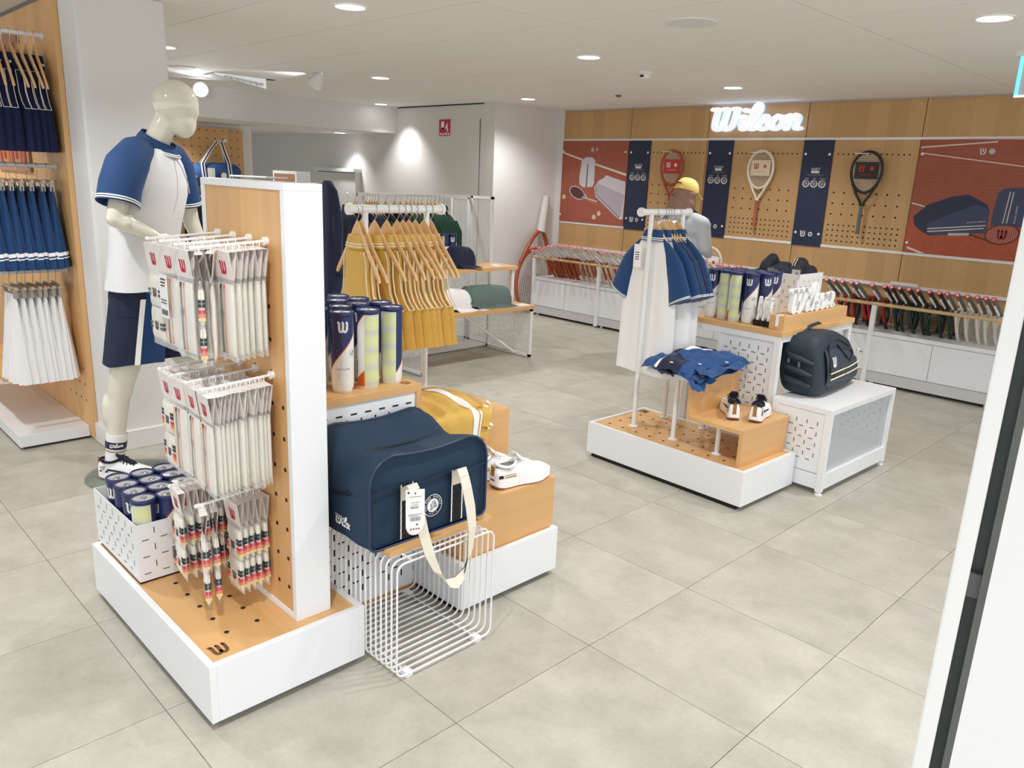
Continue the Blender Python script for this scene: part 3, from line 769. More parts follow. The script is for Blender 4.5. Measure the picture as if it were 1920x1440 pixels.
# ---------------------------------------------------------------- wristband and headband packets
FILM = film('packet_film', (250, 250, 250), 0.10, 0.12)
TOWEL = mat('towel_white', (238, 234, 224), 0.9, bump=0.25, nscale=500)
TOWELP = mat('towel_peach', (240, 205, 186), 0.9, bump=0.2, nscale=500)
S_BLK, S_RED, S_COR, S_YEL = mat('stripe_black', (52, 58, 62), 0.8), mat('stripe_red', (206, 70, 84), 0.8), mat('stripe_coral', (228, 130, 112), 0.8), mat('stripe_yellow', (238, 206, 138), 0.8)
S_GRY = mat('stripe_grey', (96, 104, 110), 0.8)
def packet(kind):
    """hangs from its hole at the origin, front looks along -Y"""
    W2 = 0.048
    t = thing('sport_packet', 'packet', 'packet')
    H0 = -0.012; H1 = -0.085
    b = MB(); b.tube([(0.0, 0.0, 0.0062 * 1) if k == 99 else (0.009 * math.cos(2 * PI * k / 14), 0.001, -0.004 + 0.010 * math.sin(2 * PI * k / 14)) for k in range(14)], 0.0016, 5, True); b.build('hang_loop', PLW, t)
    b = MB()
    b.add([(-W2, -0.011, H0), (W2, -0.011, H0), (W2, 0.010, H0), (-W2, 0.010, H0), (-W2, -0.002, H1), (W2, -0.002, H1), (W2, 0.0005, H1), (-W2, 0.0005, H1)],
          [(0, 1, 2, 3), (4, 7, 6, 5), (0, 4, 5, 1), (2, 6, 7, 3)])
    b.build('header_card', CARD, t)
    sl = lambda u, v, d: (u, -0.0118 + ((H0 + 0.02) - (v - 0.02)) * 0.0 + (-(v) * 0.0), v)
    slope = (-0.002 + 0.011) / (H1 - H0)
    face = lambda u, v, d: (u, -0.011 + (v - H0) * slope - 0.0007, v)
    b = MB(); emblem_W(b, lambda u, v, d: face(u, v - 0.055, d), 0.034, w=0.2); b.build('logo', REDL, t)
    # film bag
    rings = []
    for k, z in enumerate((H1 + 0.004, H1 - 0.012, -0.15, -0.22, -0.285, -0.305)):
        th = (0.0015, 0.005, 0.0085, 0.0085, 0.006, 0.001)[k]
        rings.append([V((-W2, 0, z)), V((-W2 * 0.5, -th, z)), V((W2 * 0.5, -th, z)), V((W2, 0, z)), V((W2 * 0.5, th, z)), V((-W2 * 0.5, th, z))])
    b = MB(); b.loft(rings, True, False); b.build('film_bag', FILM, t)
    def pad(z0, z1, th, w=W2 * 0.86, m=TOWEL, nm='band'):
        b = MB(); rg = []
        for f, q in ((0, 0.35), (0.06, 0.8), (0.2, 1), (0.8, 1), (0.94, 0.8), (1, 0.35)):
            z = z0 + (z1 - z0) * f
            rg.append([V((w * (1 if abs(c) > 0.5 else c) * (1 if abs(c) < 1 else 0.98) if False else w * c, th * s_ * q, z)) for c, s_ in ((-1, 0), (-0.9, -0.8), (0, -1), (0.9, -0.8), (1, 0), (0.9, 0.8), (0, 1), (-0.9, 0.8))])
        b.loft(rg, True, True); return b.build(nm, m, t)
    def stripes(o, x0, x1, zs, th, ms, h=0.0055):
        b = MB()
        for i, z in enumerate(zs):
            b.box(x0, x1, -th - 0.0006, th + 0.0006, z - h / 2, z + h / 2, i)
        b.build('stripes', ms, o, world=False)
    if kind == 'stripe':
        for z0, z1 in ((-0.195, -0.10), (-0.295, -0.20)):
            o = pad(z0, z1, 0.0085)
            zz = z0 + 0.012
            for a, c in ((W2 * 0.50, W2 * 0.88), (-W2 * 0.88, -W2 * 0.6)):
                stripes(o, a, c, [zz + 0.052, zz + 0.041, zz + 0.026, zz + 0.016, zz + 0.006], 0.0080, [S_BLK, S_BLK, S_RED, S_COR, S_YEL], 0.0078)
            b = MB(); emblem_W(b, fy(0.0, -0.0088, zz + 0.03), 0.024, w=0.2); b.build('band_logo', DGREY, o, world=False)
    elif kind == 'grey':
        for z0, z1 in ((-0.19, -0.10), (-0.285, -0.195)):
            o = pad(z0, z1, 0.0085)
            for a, c in ((W2 * 0.45, W2 * 0.88), (-W2 * 0.88, -W2 * 0.6)):
                stripes(o, a, c, [z0 + 0.045, z0 + 0.033], 0.0080, [S_GRY, S_GRY], 0.0075)
            b = MB(); emblem_W(b, fy(0.0, -0.0088, z0 + 0.04), 0.024, w=0.2); b.build('band_logo', DGREY, o, world=False)
    else:
        o = pad(-0.29, -0.098, 0.0055, W2 * 0.84)
        b = MB()
        b.box(-W2 * 0.80, -W2 * 0.52, -0.0060, 0.0060, -0.285, -0.10, 0 if kind == 'peach' else 1)
        for k, mi in ((-0.44, 2), (-0.34, 2), (-0.12, 3), (0.0, 4)):
            b.box(W2 * k - 0.0014, W2 * k + 0.0014, -0.0061, 0.0061, -0.285, -0.10, mi)
        b.build('stripes', [TOWELP, TOWEL, S_BLK, S_YEL, S_RED], o, world=False)
        b = MB(); emblem_W(b, fy(-W2 * 0.3, -0.0062, -0.18), 0.02, w=0.2); b.build('band_logo', DGREY, o, world=False)
    return t
PK = {k: Proto(packet(k)) for k in ('stripe', 'grey', 'peach', 'plain')}
b = MB(); b.box(-0.022, 0.022, -0.013, -0.0125, -0.215, -0.115)
def row(h, ys, kinds, tier, col_, turned=()):
    x, z = HOOKS[h]
    for i, y in enumerate(ys):
        kd = kinds if isinstance(kinds, str) else kinds[i % len(kinds)]
        rz = random.uniform(-0.10, 0.10) + (R(-24) if i in turned else 0)
        what = {'stripe': 'packet of two rainbow striped wristbands', 'grey': 'packet of two grey striped wristbands', 'peach': 'packet of a peach edged headband', 'plain': 'packet of a white headband'}[kd]
        PK[kd].put((x + random.uniform(-0.003, 0.003), y, z - 0.0035 - 0.012 * (1.0 - y) / 0.2), '%s, %s tier, %s, %s from front' % (what, tier, col_, ORD[i]), 'sock and band packets on the pegboard', rz=rz)
random.seed(5)
fr = lambda y0, n, st: [y0 + st * k for k in range(n)]
row(0, fr(0.836, 4, 0.022), 'grey', 'top', 'far left peg')
row(1, fr(0.84, 6, 0.024), ['peach', 'plain'], 'top', 'second peg')
row(2, fr(0.84, 7, 0.023), ['plain', 'plain', 'peach'], 'top', 'third peg')
row(3, [0.838, 0.868, 0.905, 0.925, 0.944, 0.963, 0.982, 1.0], ['stripe', 'plain', 'plain', 'peach', 'plain', 'plain', 'plain', 'plain'], 'top', 'right peg', (0, 1))
row(4, fr(0.84, 3, 0.03), 'stripe', 'middle', 'far left peg')
row(5, fr(0.838, 6, 0.026), ['peach', 'plain'], 'middle', 'second peg')
row(6, fr(0.836, 8, 0.021), ['plain'], 'middle', 'third peg')
row(7, fr(0.832, 13, 0.0135), ['peach', 'plain', 'plain'], 'middle', 'right peg')
row(8, fr(0.84, 7, 0.024), 'stripe', 'bottom', 'left peg')
row(9, [0.835, 0.868, 0.928, 0.947, 0.966, 0.985, 1.004], 'stripe', 'bottom', 'right peg', (0, 1))
# price label stuck on the front headband packet of the second top peg
t = thing('price_label', 'white price sticker with barcode on a top tier packet', 'price label', (-2.19, 0.82, 1.2))
b = MB(); b.box(-2.222, -2.168, 0.8185, 0.8195, 1.085, 1.205); b.build('paper', PLW, t)
b = MB()
for k in range(3): b.box(-2.212, -2.178 - 0.004 * k, 0.8178, 0.8185, 1.19 - 0.009 * k, 1.194 - 0.009 * k)
for k in range(12): b.box(-2.214 + k * 0.0036, -2.214 + k * 0.0036 + (0.0008 if k % 3 else 0.0018), 0.8178, 0.8185, 1.093, 1.108)
for k in range(2): b.box(-2.214, -2.176, 0.8178, 0.8185, 1.125 + 0.008 * k, 1.128 + 0.008 * k)
b.build('print', DGREY, t)
# ================================================================ DUFFEL, SHOES, CLOTH, RAILS, RACK
def grid(nu, nv, fn, b=None, mi=None, both=0.0):
    """cloth patch: fn(u, v) -> point; mi(u, v) -> material index; both = thickness (a second, lower skin)"""
    b = b or MB()
    for sgn in ((0,) if not both else (0, 1)):
        vs = []
        for i in range(nu + 1):
            for j in range(nv + 1):
                p = V(fn(i / nu, j / nv)); vs.append(p - V((0, 0, both * sgn)))
        o = len(b.v); fs = []; ms = []
        for i in range(nu):
            for j in range(nv):
                a = i * (nv + 1) + j
                f = (a, a + nv + 1, a + nv + 2, a + 1)
                fs.append(tuple(reversed(f)) if sgn else f); ms.append(mi((i + 0.5) / nu, (j + 0.5) / nv) if mi else 0)
        b.add(vs, fs, 0, True); b.m[-len(ms):] = ms
    return b
# ---- navy duffel on the cage
t = thing('duffel_bag', 'big navy duffel bag with cream straps on the wire cage', 'duffel bag', (-1.88, 1.43, 0.417))
def duffel_outline(y0, y1, z0, z1, r, n=6, sag=0.0):
    pts = []
    def arc(cy, cz, a0, rr):
        for k in range(n + 1):
            a = R(a0 + 90.0 * k / n); pts.append((cy + rr * math.cos(a), cz + rr * math.sin(a)))
    arc(y1 - 0.025, z0 + 0.025, -90, 0.025); arc(y1 - r, z1 - r, 0, r)
    for k in range(1, 5):
        f = k / 5; pts.append((y1 - r - (y1 - y0 - 2 * r) * f, z1 - sag * math.sin(PI * f)))
    arc(y0 + r, z1 - r, 90, r); arc(y0 + 0.025, z0 + 0.025, 180, 0.025)
    for k in range(1, 5): pts.append((y0 + (y1 - y0) * k / 5, z0))
    return pts
DY0, DY1, DZ0, DZ1 = 1.185, 1.648, 0.4175, 0.705
rings = []
secs = [(-1.742, 0.012, -0.006), (-1.733, 0.004, 0), (-1.745, 0.0, 0.0), (-1.79, -0.006, -0.012), (-1.86, 0.0, -0.030), (-1.92, -0.004, -0.024), (-1.99, -0.004, 0.012), (-2.04, 0.0, 0.018), (-2.055, 0.012, 0.004)]
for x, ins, dz in secs:
    o = duffel_outline(DY0 + ins, DY1 - ins, DZ0, DZ1 + dz, 0.085, sag=0.012)
    rings.append([V((x - 0.022, y, z)) for y, z in o])
b = MB(); b.loft(rings, True, False)
o = len(rings[0])
# front and back faces as slightly domed caps
for rg, sg in ((rings[0], 1), (rings[-1], -1)):
    c = sum(rg, V()) / len(rg); mid = [c + (p - c) * 0.55 + V((0.004 * sg, 0, 0)) for p in rg]
    b.loft([rg, mid] if sg > 0 else [mid, rg], True, False); b.add([c + V((0.005 * sg, 0, 0))] + mid, [(0, 1 + i, 1 + (i + 1) % len(mid)) if sg < 0 else (0, 1 + (i + 1) % len(mid), 1 + i) for i in range(len(mid))], 0, True)
b.build('body', BAGN, t)
def fsurf(y, z, e=0.0): return V((-1.757 + e, y, z))
b = MB(); pip = [p + V((0.004, 0, 0)) for p in rings[1]]
b.tube(pip, 0.0042, 8, True); b.build('piping', mat('piping_navy', (34, 54, 86), 0.3), t)
b = MB(); b.tube([p for p in rings[-2]], 0.004, 6, True); b.build('piping', mat('piping_navy', (34, 54, 86), 0.3), t)
b = MB(); b.tube([fsurf(DY0 + 0.008 + (DY1 - DY0 - 0.016) * k / 12, 0.60 + 0.004 * math.sin(k), 0.004) for k in range(13)], 0.0032, 6); b.build('seam', mat('seam_navy', (16, 34, 58), 0.8), t)
b = MB(); b.tube([(-1.80 - 0.02 * k, DY0 - 0.001, 0.585 - 0.004 * k) for k in range(8)], 0.005, 6); b.box(-1.86, -1.83, DY0 - 0.006, DY0, 0.578, 0.586); b.build('end_zip', mat('zip_dark', (14, 22, 36), 0.5), t)
b = MB(); b.tube([(-1.905, DY0 + 0.08 + 0.3 * k / 8, DZ1 - 0.031 - 0.006 * math.sin(PI * k / 8)) for k in range(9)], 0.004, 6); b.build('top_zip', mat('zip_dark', (14, 22, 36), 0.5), t)
b = MB(); word_wilson(b, lambda u, v, d: (-1.872 + u, DY0 - 0.002 - d, 0.475 + v), 0.030, depth=0.0012); b.build('logo', PLW, t)
# bottom webbing strips with white edges, then the cream carry strap
for y in (1.322, 1.52):
    b = MB(); m_ = MB()
    for k in range(8):
        z0, z1 = 0.43 + 0.022 * k, 0.43 + 0.022 * (k + 1)
        b.add([fsurf(y - 0.022, z0, 0.006), fsurf(y + 0.022, z0, 0.006), fsurf(y + 0.022, z1, 0.007), fsurf(y - 0.022, z1, 0.007)], [(0, 1, 2, 3)])
        for e in (-0.024, 0.019):
            m_.add([fsurf(y + e, z0, 0.0065), fsurf(y + e + 0.005, z0, 0.0065), fsurf(y + e + 0.005, z1, 0.0075), fsurf(y + e, z1, 0.0075)], [(0, 1, 2, 3)])
    w_ = b.build('webbing', BLACK, t); m_.build('white_edge', PLW, w_)
def strap(b, path, width_dir, w):
    for i in range(len(path) - 1):
        p, q = V(path[i]), V(path[i + 1]); wd = V(width_dir[i]) if isinstance(width_dir[0], (tuple, V)) else V(width_dir); wd2 = V(width_dir[i + 1]) if isinstance(width_dir[0], (tuple, V)) else wd
        n = (q - p).cross(wd).normalized() * 0.0016
        vs = [p - wd * w / 2 + n, p + wd * w / 2 + n, q + wd2 * w / 2 + n, q - wd2 * w / 2 + n, p - wd * w / 2 - n, p + wd * w / 2 - n, q + wd2 * w / 2 - n, q - wd2 * w / 2 - n]
        b.add(vs, [(0, 1, 2, 3), (7, 6, 5, 4), (0, 3, 7, 4), (1, 5, 6, 2)], 0, True)
    return b
pth = [(-1.750, 1.318, 0.555), (-1.740, 1.312, 0.600), (-1.705, 1.305, 0.622), (-1.688, 1.303, 0.610), (-1.676, 1.307, 0.56), (-1.664, 1.318, 0.48), (-1.655, 1.338, 0.40), (-1.650, 1.365, 0.335), (-1.648, 1.402, 0.288), (-1.648, 1.438, 0.278), (-1.648, 1.472, 0.30), (-1.650, 1.495, 0.36), (-1.655, 1.505, 0.44), (-1.664, 1.502, 0.51), (-1.672, 1.493, 0.57), (-1.684, 1.490, 0.608), (-1.703, 1.495, 0.628), (-1.740, 1.508, 0.605), (-1.750, 1.515, 0.555)]
wd = []
for i in range(len(pth)):
    f = i / (len(pth) - 1)
    a = PI * max(0.0, min(1.0, (f - 0.3) / 0.42))
    wd.append(V((0.35 * math.sin(a), math.cos(a) if abs(math.cos(a)) > 0 else 0, -math.sin(a) * 0.9)).normalized() * (1 if True else 1))
b = strap(MB(), pth, wd, 0.036); b.build('carry_strap', mat('strap_cream', (232, 224, 208), 0.8, bump=0.1, nscale=300), t)
b = strap(MB(), [(p[0] - 0.004, p[1], p[2] + 0.002) for p in pth[8:13]], wd[8:13], 0.030); b.build('strap_lining', NAVY, t)
# round emblem
f = lambda u, v, d: tuple(fsurf(1.422 + u, 0.508 + v, 0.0075 + d))
b = MB(); ring(b, f, 0.0345, 0.0365, 0, 32); b.disc(0, 0, 0.0225, f, 0, 24)
for i, ch in enumerate('ROLAND'):
    a = R(200 - i * 17); c, s_ = math.cos(a - PI / 2), math.sin(a - PI / 2)
    text(b, ch, (lambda c, s_, a: lambda u, v, d: f(0.0285 * math.cos(a) + u * c - v * s_, 0.0285 * math.sin(a) + u * s_ + v * c, d))(c, s_, a), 0.0105)
for i, ch in enumerate('GARROS'):
    a = R(82 - i * 17); c, s_ = math.cos(a - PI / 2), math.sin(a - PI / 2)
    text(b, ch, (lambda c, s_, a: lambda u, v, d: f(0.0285 * math.cos(a) + u * c - v * s_, 0.0285 * math.sin(a) + u * s_ + v * c, d))(c, s_, a), 0.0105)
for i, ch in enumerate('PARIS'):
    a = R(238 + i * 16); c, s_ = math.cos(a + PI / 2), math.sin(a + PI / 2)
    text(b, ch, (lambda c, s_, a: lambda u, v, d: f(0.0285 * math.cos(a) + u * c - v * s_, 0.0285 * math.sin(a) + u * s_ + v * c, d))(c, s_, a), 0.008)
g = lambda u, v, d: f(u, v, d + 0.0006)
for p in ([(-0.012, -0.014), (-0.004, -0.003)], [(-0.007, -0.015), (0.0, -0.005)], [(-0.004, 0.006), (0.001, 0.016)], [(0.003, 0.006), (0.008, 0.014)]): b.stroke([p], 0.0022, g, 1, caps=False)
b.stroke([curve([(0.012, 0.004), (0.006, 0.006), (0.003, -0.001), (0.007, -0.007), (0.013, -0.004), (0.012, -0.001), (0.008, -0.001)])], 0.0024, g, 1); text(b, 'R', lambda u, v, d: g(u - 0.007, v + 0.001, d), 0.014, 1)
b.build('round_emblem', [PLW, BAGN], t)
# paper swing tag
t = thing('swing_tag', 'white paper tag with barcode hanging on the navy duffel strap', 'tag', (-1.67, 1.285, 0.55))
tx = -1.655
o_ = [(1.245, 0.635), (1.313, 0.622)] + [(1.281 + 0.034 * math.cos(a) + 0.0, 0.512 + 0.026 * math.sin(a) - 0.007 * (math.cos(a))) for a in [-PI * k / 10 for k in range(11)]]
poly_ = [o_[0], o_[1]] + o_[2:]
b = MB(); b.poly(list(reversed(poly_)), lambda u, v, d: (tx + d - 0.006 * (0.63 - v), u, v), 0, 0.0012); b.build('paper', PLW, t)
f = lambda u, v, d: (tx + 0.0018 - 0.006 * (0.63 - v), 1.2785 + u, v - 0.19 * u)
b = MB()
b.disc(0.0, 0.617, 0.003, f, 0, 10); b.disc(-0.024, 0.620, 0.004, f, 0, 10)
for k, (x0, x1, z) in enumerate(((-0.022, 0.024, 0.606), (-0.016, 0.016, 0.588), (-0.012, 0.012, 0.581), (-0.024, 0.026, 0.551), (-0.024, 0.012, 0.547))): b.poly([(x0, z), (x1, z), (x1, z + 0.0012), (x0, z + 0.0012)], f)
for base, n_, h_ in ((0.570, 13, 0.007), (0.531, 17, 0.013)):
    for k in range(n_):
        x = -0.016 + k * 0.0022; b.poly([(x, base), (x + (0.0006 if k % 3 else 0.0013), base), (x + (0.0006 if k % 3 else 0.0013), base + h_), (x, base + h_)], f)
for k in range(4): b.disc(-0.014 + 0.0095 * k, 0.506, 0.003, f, 0 if k != 2 else 1, 8)
b.poly([(0.005, 0.517), (0.011, 0.517), (0.011, 0.522), (0.005, 0.522)], f)
b.build('print', [DGREY, REDL], t)
b = MB(); ring(b, lambda u, v, d: (tx + 0.0014 - 0.006 * (0.63 - 0.5), 1.281 + u, 0.5115 + v * 0.78 - 0.19 * u * 0.6), 0.031, 0.033, 0, 14, PI, 2 * PI); b.build('orange_edge', mat('tag_orange', (206, 110, 60), 0.6), t)
b = MB(); b.tube([(tx, 1.279, 0.617), (-1.668, 1.29, 0.626), (-1.69, 1.30, 0.628)], 0.001, 5); b.build('string', PLW, t)

# ---- shoes (toe along +Y, heel at the origin, sole on z = 0)
def shoe(name, cat_label, style, mirror=1):
    t = thing('sneaker', cat_label, 'shoe')
    L_, W_ = 0.268, 0.046
    def half(y):   # sole half width along the length
        f = y / L_
        return W_ * (0.62 + 0.16 * math.sin(PI * min(1, f / 0.35)) * 0.5 + 0.42 * math.exp(-((f - 0.70) / 0.24) ** 2)) * (1 if f < 0.93 else math.sqrt(max(0.02, 1 - ((f - 0.93) / 0.075) ** 2))) * (math.sqrt(max(0.1, 1 - ((0.045 - f) / 0.05) ** 2)) if f < 0.045 else 1)
    ys = [0.0, 0.004, 0.014, 0.035, 0.06, 0.09, 0.12, 0.15, 0.18, 0.205, 0.228, 0.246, 0.259, 0.266, 0.268]
    cx = lambda y: 0.006 * mirror * math.sin(PI * y / L_)
    def sole(b, z0, z1, g0, g1, lift):
        rg = []
        for y in ys:
            w = half(y); c = cx(y); l = lift(y)
            rg.append([V((c - w * g0, y, z0 + l)), V((c + w * g0, y, z0 + l)), V((c + w * g1, y, z1 + l * 0.7)), V((c - w * g1, y, z1 + l * 0.7))])
        return b.loft(rg, True, True)
    lift = lambda y: 0.012 * max(0, (y - 0.19) / 0.078) ** 2 + 0.010 * max(0, (0.05 - y) / 0.05) ** 2
    sole(MB(), 0.0, 0.008, 0.92, 0.99, lift).build('outsole', GUM, t)
    sole(MB(), 0.006, 0.032, 1.0, 0.97, lift).build('midsole', PLW, t)
    hts = {0.0: 0.060, 0.004: 0.072, 0.014: 0.083, 0.035: 0.078, 0.06: 0.072, 0.09: 0.082, 0.12: 0.094, 0.15: 0.084, 0.18: 0.072, 0.205: 0.064, 0.228: 0.058, 0.246: 0.051, 0.259: 0.042, 0.266: 0.034, 0.268: 0.028}
    rg = []
    for y in ys:
        w = half(y) * 0.955; c = cx(y); h = hts[y] + lift(y) * 0.5; z0 = 0.026 + lift(y) * 0.7
        op = 0.62 if y < 0.12 else 0.62 + 0.0 * y
        rg.append([V((c - w, y, z0)), V((c - w * 0.99, y, z0 + (h - z0) * 0.3)), V((c - w * 0.86, y, z0 + (h - z0) * 0.68)), V((c - w * op * 0.9, y, z0 + (h - z0) * 0.93)), V((c, y, h if y >= 0.1 or y < 0.01 else h - 0.006)), V((c + w * op * 0.9, y, z0 + (h - z0) * 0.93)), V((c + w * 0.86, y, z0 + (h - z0) * 0.68)), V((c + w * 0.99, y, z0 + (h - z0) * 0.3)), V((c + w, y, z0))])
    b = MB(); b.loft(rg, True, True); b.build('upper', mat('shoe_white', (244, 244, 244), 0.55, bump=0.05, nscale=300), t)
    lining = mat('lining_grey', (128, 124, 122), 0.9) if style == 'white' else mat('lining_navy', (24, 26, 40), 0.9)
    lace_m = PLW if style == 'white' else mat('lace_navy', (24, 28, 48), 0.8)
    # collar opening and tongue
    b = MB(); b.tube([(cx(0.055) + 0.027 * math.cos(a), 0.056 + 0.044 * math.sin(a), 0.083 + 0.010 * math.sin(a) * math.sin(a)) for a in [2 * PI * k / 20 for k in range(20)]], 0.0062, 8, True); b.build('collar', mat('shoe_white', (244, 244, 244), 0.55) if style == 'white' else lining, t)
    b = MB(); b.add([(cx(0.055) + 0.025 * math.cos(a), 0.056 + 0.042 * math.sin(a), 0.0838) for a in [2 * PI * k / 20 for k in range(20)]], [tuple(range(20))]); b.build('opening', lining, t)
    b = MB(); b.loft([[V((cx(y) - w, y, z)), V((cx(y) + w, y, z)), V((cx(y) + w * 0.8, y + 0.004, z + 0.006)), V((cx(y) - w * 0.8, y + 0.004, z + 0.006))] for y, z, w in ((0.168, 0.076, 0.016), (0.13, 0.092, 0.018), (0.105, 0.106, 0.02), (0.094, 0.118, 0.021), (0.092, 0.122, 0.016))], True, True); b.build('tongue', lining if style != 'white' else mat('shoe_white', (244, 244, 244), 0.55), t)
    b = MB()
    for k in range(5):
        y = 0.112 + 0.015 * k; z = 0.101 - 0.0062 * k + 0.004 * (k == 0)
        b.tube([(cx(y) - 0.026, y - 0.004, z - 0.012), (cx(y) - 0.012, y + 0.002, z), (cx(y) + 0.012, y - 0.002, z), (cx(y) + 0.026, y + 0.004, z - 0.012)], 0.0026, 6)
    for sg in (-1, 1):
        b.tube([(cx(0.11), 0.11, 0.108), (cx(0.11) + 0.016 * sg, 0.104, 0.118), (cx(0.11) + 0.024 * sg, 0.112, 0.108), (cx(0.11) + 0.004 * sg, 0.114, 0.108), (cx(0.11) + 0.03 * sg, 0.125, 0.096)], 0.0022, 6)
    b.build('laces', lace_m, t)
    b = MB(); b.box(-0.009, 0.009, -0.0015, 0.002, 0.034 if style != 'white' else 0.052, 0.086); b.tube([(-0.007, 0.0, 0.086), (0, -0.006, 0.096), (0.007, 0.0, 0.086)], 0.002, 6); b.build('heel_tab', GOLDC, t)
    for sg in (-1, 1):
        pl_ = lambda y, z, e=0.0016: (cx(y) + sg * (half(y) * 0.955 * (0.99 if z < 0.05 else 0.93) + e), y, z)
        if style == 'white':
            b = MB()
            for mi, z in ((0, 0.053), (1, 0.049), (2, 0.045)):
                b.add([pl_(0.03, z), pl_(0.085, z - 0.002), pl_(0.085, z + 0.0015), pl_(0.03, z + 0.003)], [(0, 1, 2, 3)] if sg > 0 else [(3, 2, 1, 0)], mi)
            b.build('side_stripe', [S_COR, S_YEL, mat('stripe_green', (96, 124, 96), 0.8)], t)
            b = MB(); b.add([pl_(0.008, 0.044), pl_(0.026, 0.044), pl_(0.026, 0.056), pl_(0.008, 0.056)], [(0, 1, 2, 3)] if sg > 0 else [(3, 2, 1, 0)]); b.build('side_badge', BLACK, t)
        else:
            b = MB()
            b.add([pl_(0.012, 0.040), pl_(0.05, 0.036), pl_(0.062, 0.042), pl_(0.034, 0.048), pl_(0.048, 0.064), pl_(0.018, 0.062), pl_(0.026, 0.05)], [(0, 1, 2, 3, 4, 5, 6) if sg > 0 else (6, 5, 4, 3, 2, 1, 0)])
            b.add([pl_(0.05, 0.046), pl_(0.13, 0.042), pl_(0.2, 0.040), pl_(0.13, 0.049), pl_(0.055, 0.054)], [(0, 1, 2, 3, 4) if sg > 0 else (4, 3, 2, 1, 0)])
            b.build('side_pattern', BLACK, t)
            b = MB(); emblem_W(b, lambda u, v, d: pl_(0.036 + u * sg, 0.05 + v, 0.0026), 0.022, w=0.22); b.build('side_logo', PLW, t)
    return t
PWS = Proto(shoe('sneaker', '', 'white')); PNS = Proto(shoe('sneaker', '', 'navy'))
PWS.put((-1.915, 1.832, 0.402), 'white sneaker at the front edge of the low oak step, nearest of its pair', 'white sneakers on the step box', rz=R(-4))
PWS.put((-2.03, 1.80, 0.402), 'white sneaker half hidden behind its twin and the duffel', 'white sneakers on the step box', rz=R(-14))

# ---- yellow garment draped over the tall step
t = thing('folded_garment', 'mustard yellow garment with white striped hem draped on the oak step', 'garment', (-2.2, 1.8, 0.622))
def ygf(u, v, e=0.0):
    y = 1.652 + 0.30 * v + 0.03 * math.sin(3 * u) * v
    L_ = 0.36 + (0.06 + 0.10 * math.exp(-((v - 0.72) / 0.16) ** 2) + 0.05 * math.exp(-((v - 1.0) / 0.08) ** 2)) * 1.0
    s = u * L_
    fold = 0.007 * math.sin(9 * v + 4 * u) + 0.006 * abs(math.sin(11 * v + 9 * u)) + 0.004 * math.sin(37 * v + 8 * u)
    xe = -2.095
    x = -2.45 + s
    if x < xe - 0.02: z = 0.6225 + 0.018 + 0.022 * math.sin(PI * min(1, s / 0.33)) * (0.3 + 0.7 * v) + fold * 1.3 + e
    else:
        k = x - (xe - 0.02)
        if k < 0.035: a = k / 0.035 * PI / 2; x = xe - 0.02 + 0.03 * math.sin(a) + e; z = 0.6225 + 0.020 * math.cos(a) + fold * math.cos(a) + 0.004
        else: x = xe + 0.013 + e + 0.004 * math.sin(20 * v); z = 0.624 - (k - 0.035)
    return (x, y, z)
grid(40, 36, ygf, None, None, 0.0).build('cloth', YEL, t)
b = MB()
for v0, v1 in ((0.70, 0.80), (0.83, 0.86)):
    grid(40, 3, lambda u, v: ygf(u, v0 + (v1 - v0) * v, 0.0022), b)
b.build('white_stripes', PLW, t)
b = MB()
grid(24, 10, lambda u, v: (-2.12 + 0.045 * u + 0.006 * math.sin(11 * v), 1.935 + 0.055 * v + 0.012 * math.sin(6 * u), 0.66 - 0.09 * u + 0.010 * math.sin(9 * v + 7 * u)), b, lambda u, v: 1 if 0.45 < v < 0.62 or 0.72 < v < 0.8 else 0); b.build('crumpled_hem', [YEL, PLW], t)
b = MB(); grid(14, 10, lambda u, v: (-2.36 + 0.22 * u, 1.655 + 0.07 * v, 0.634 + 0.022 * math.sin(PI * v) + 0.008 * math.sin(8 * u)), b); b.build('under_fold', YEL, t)

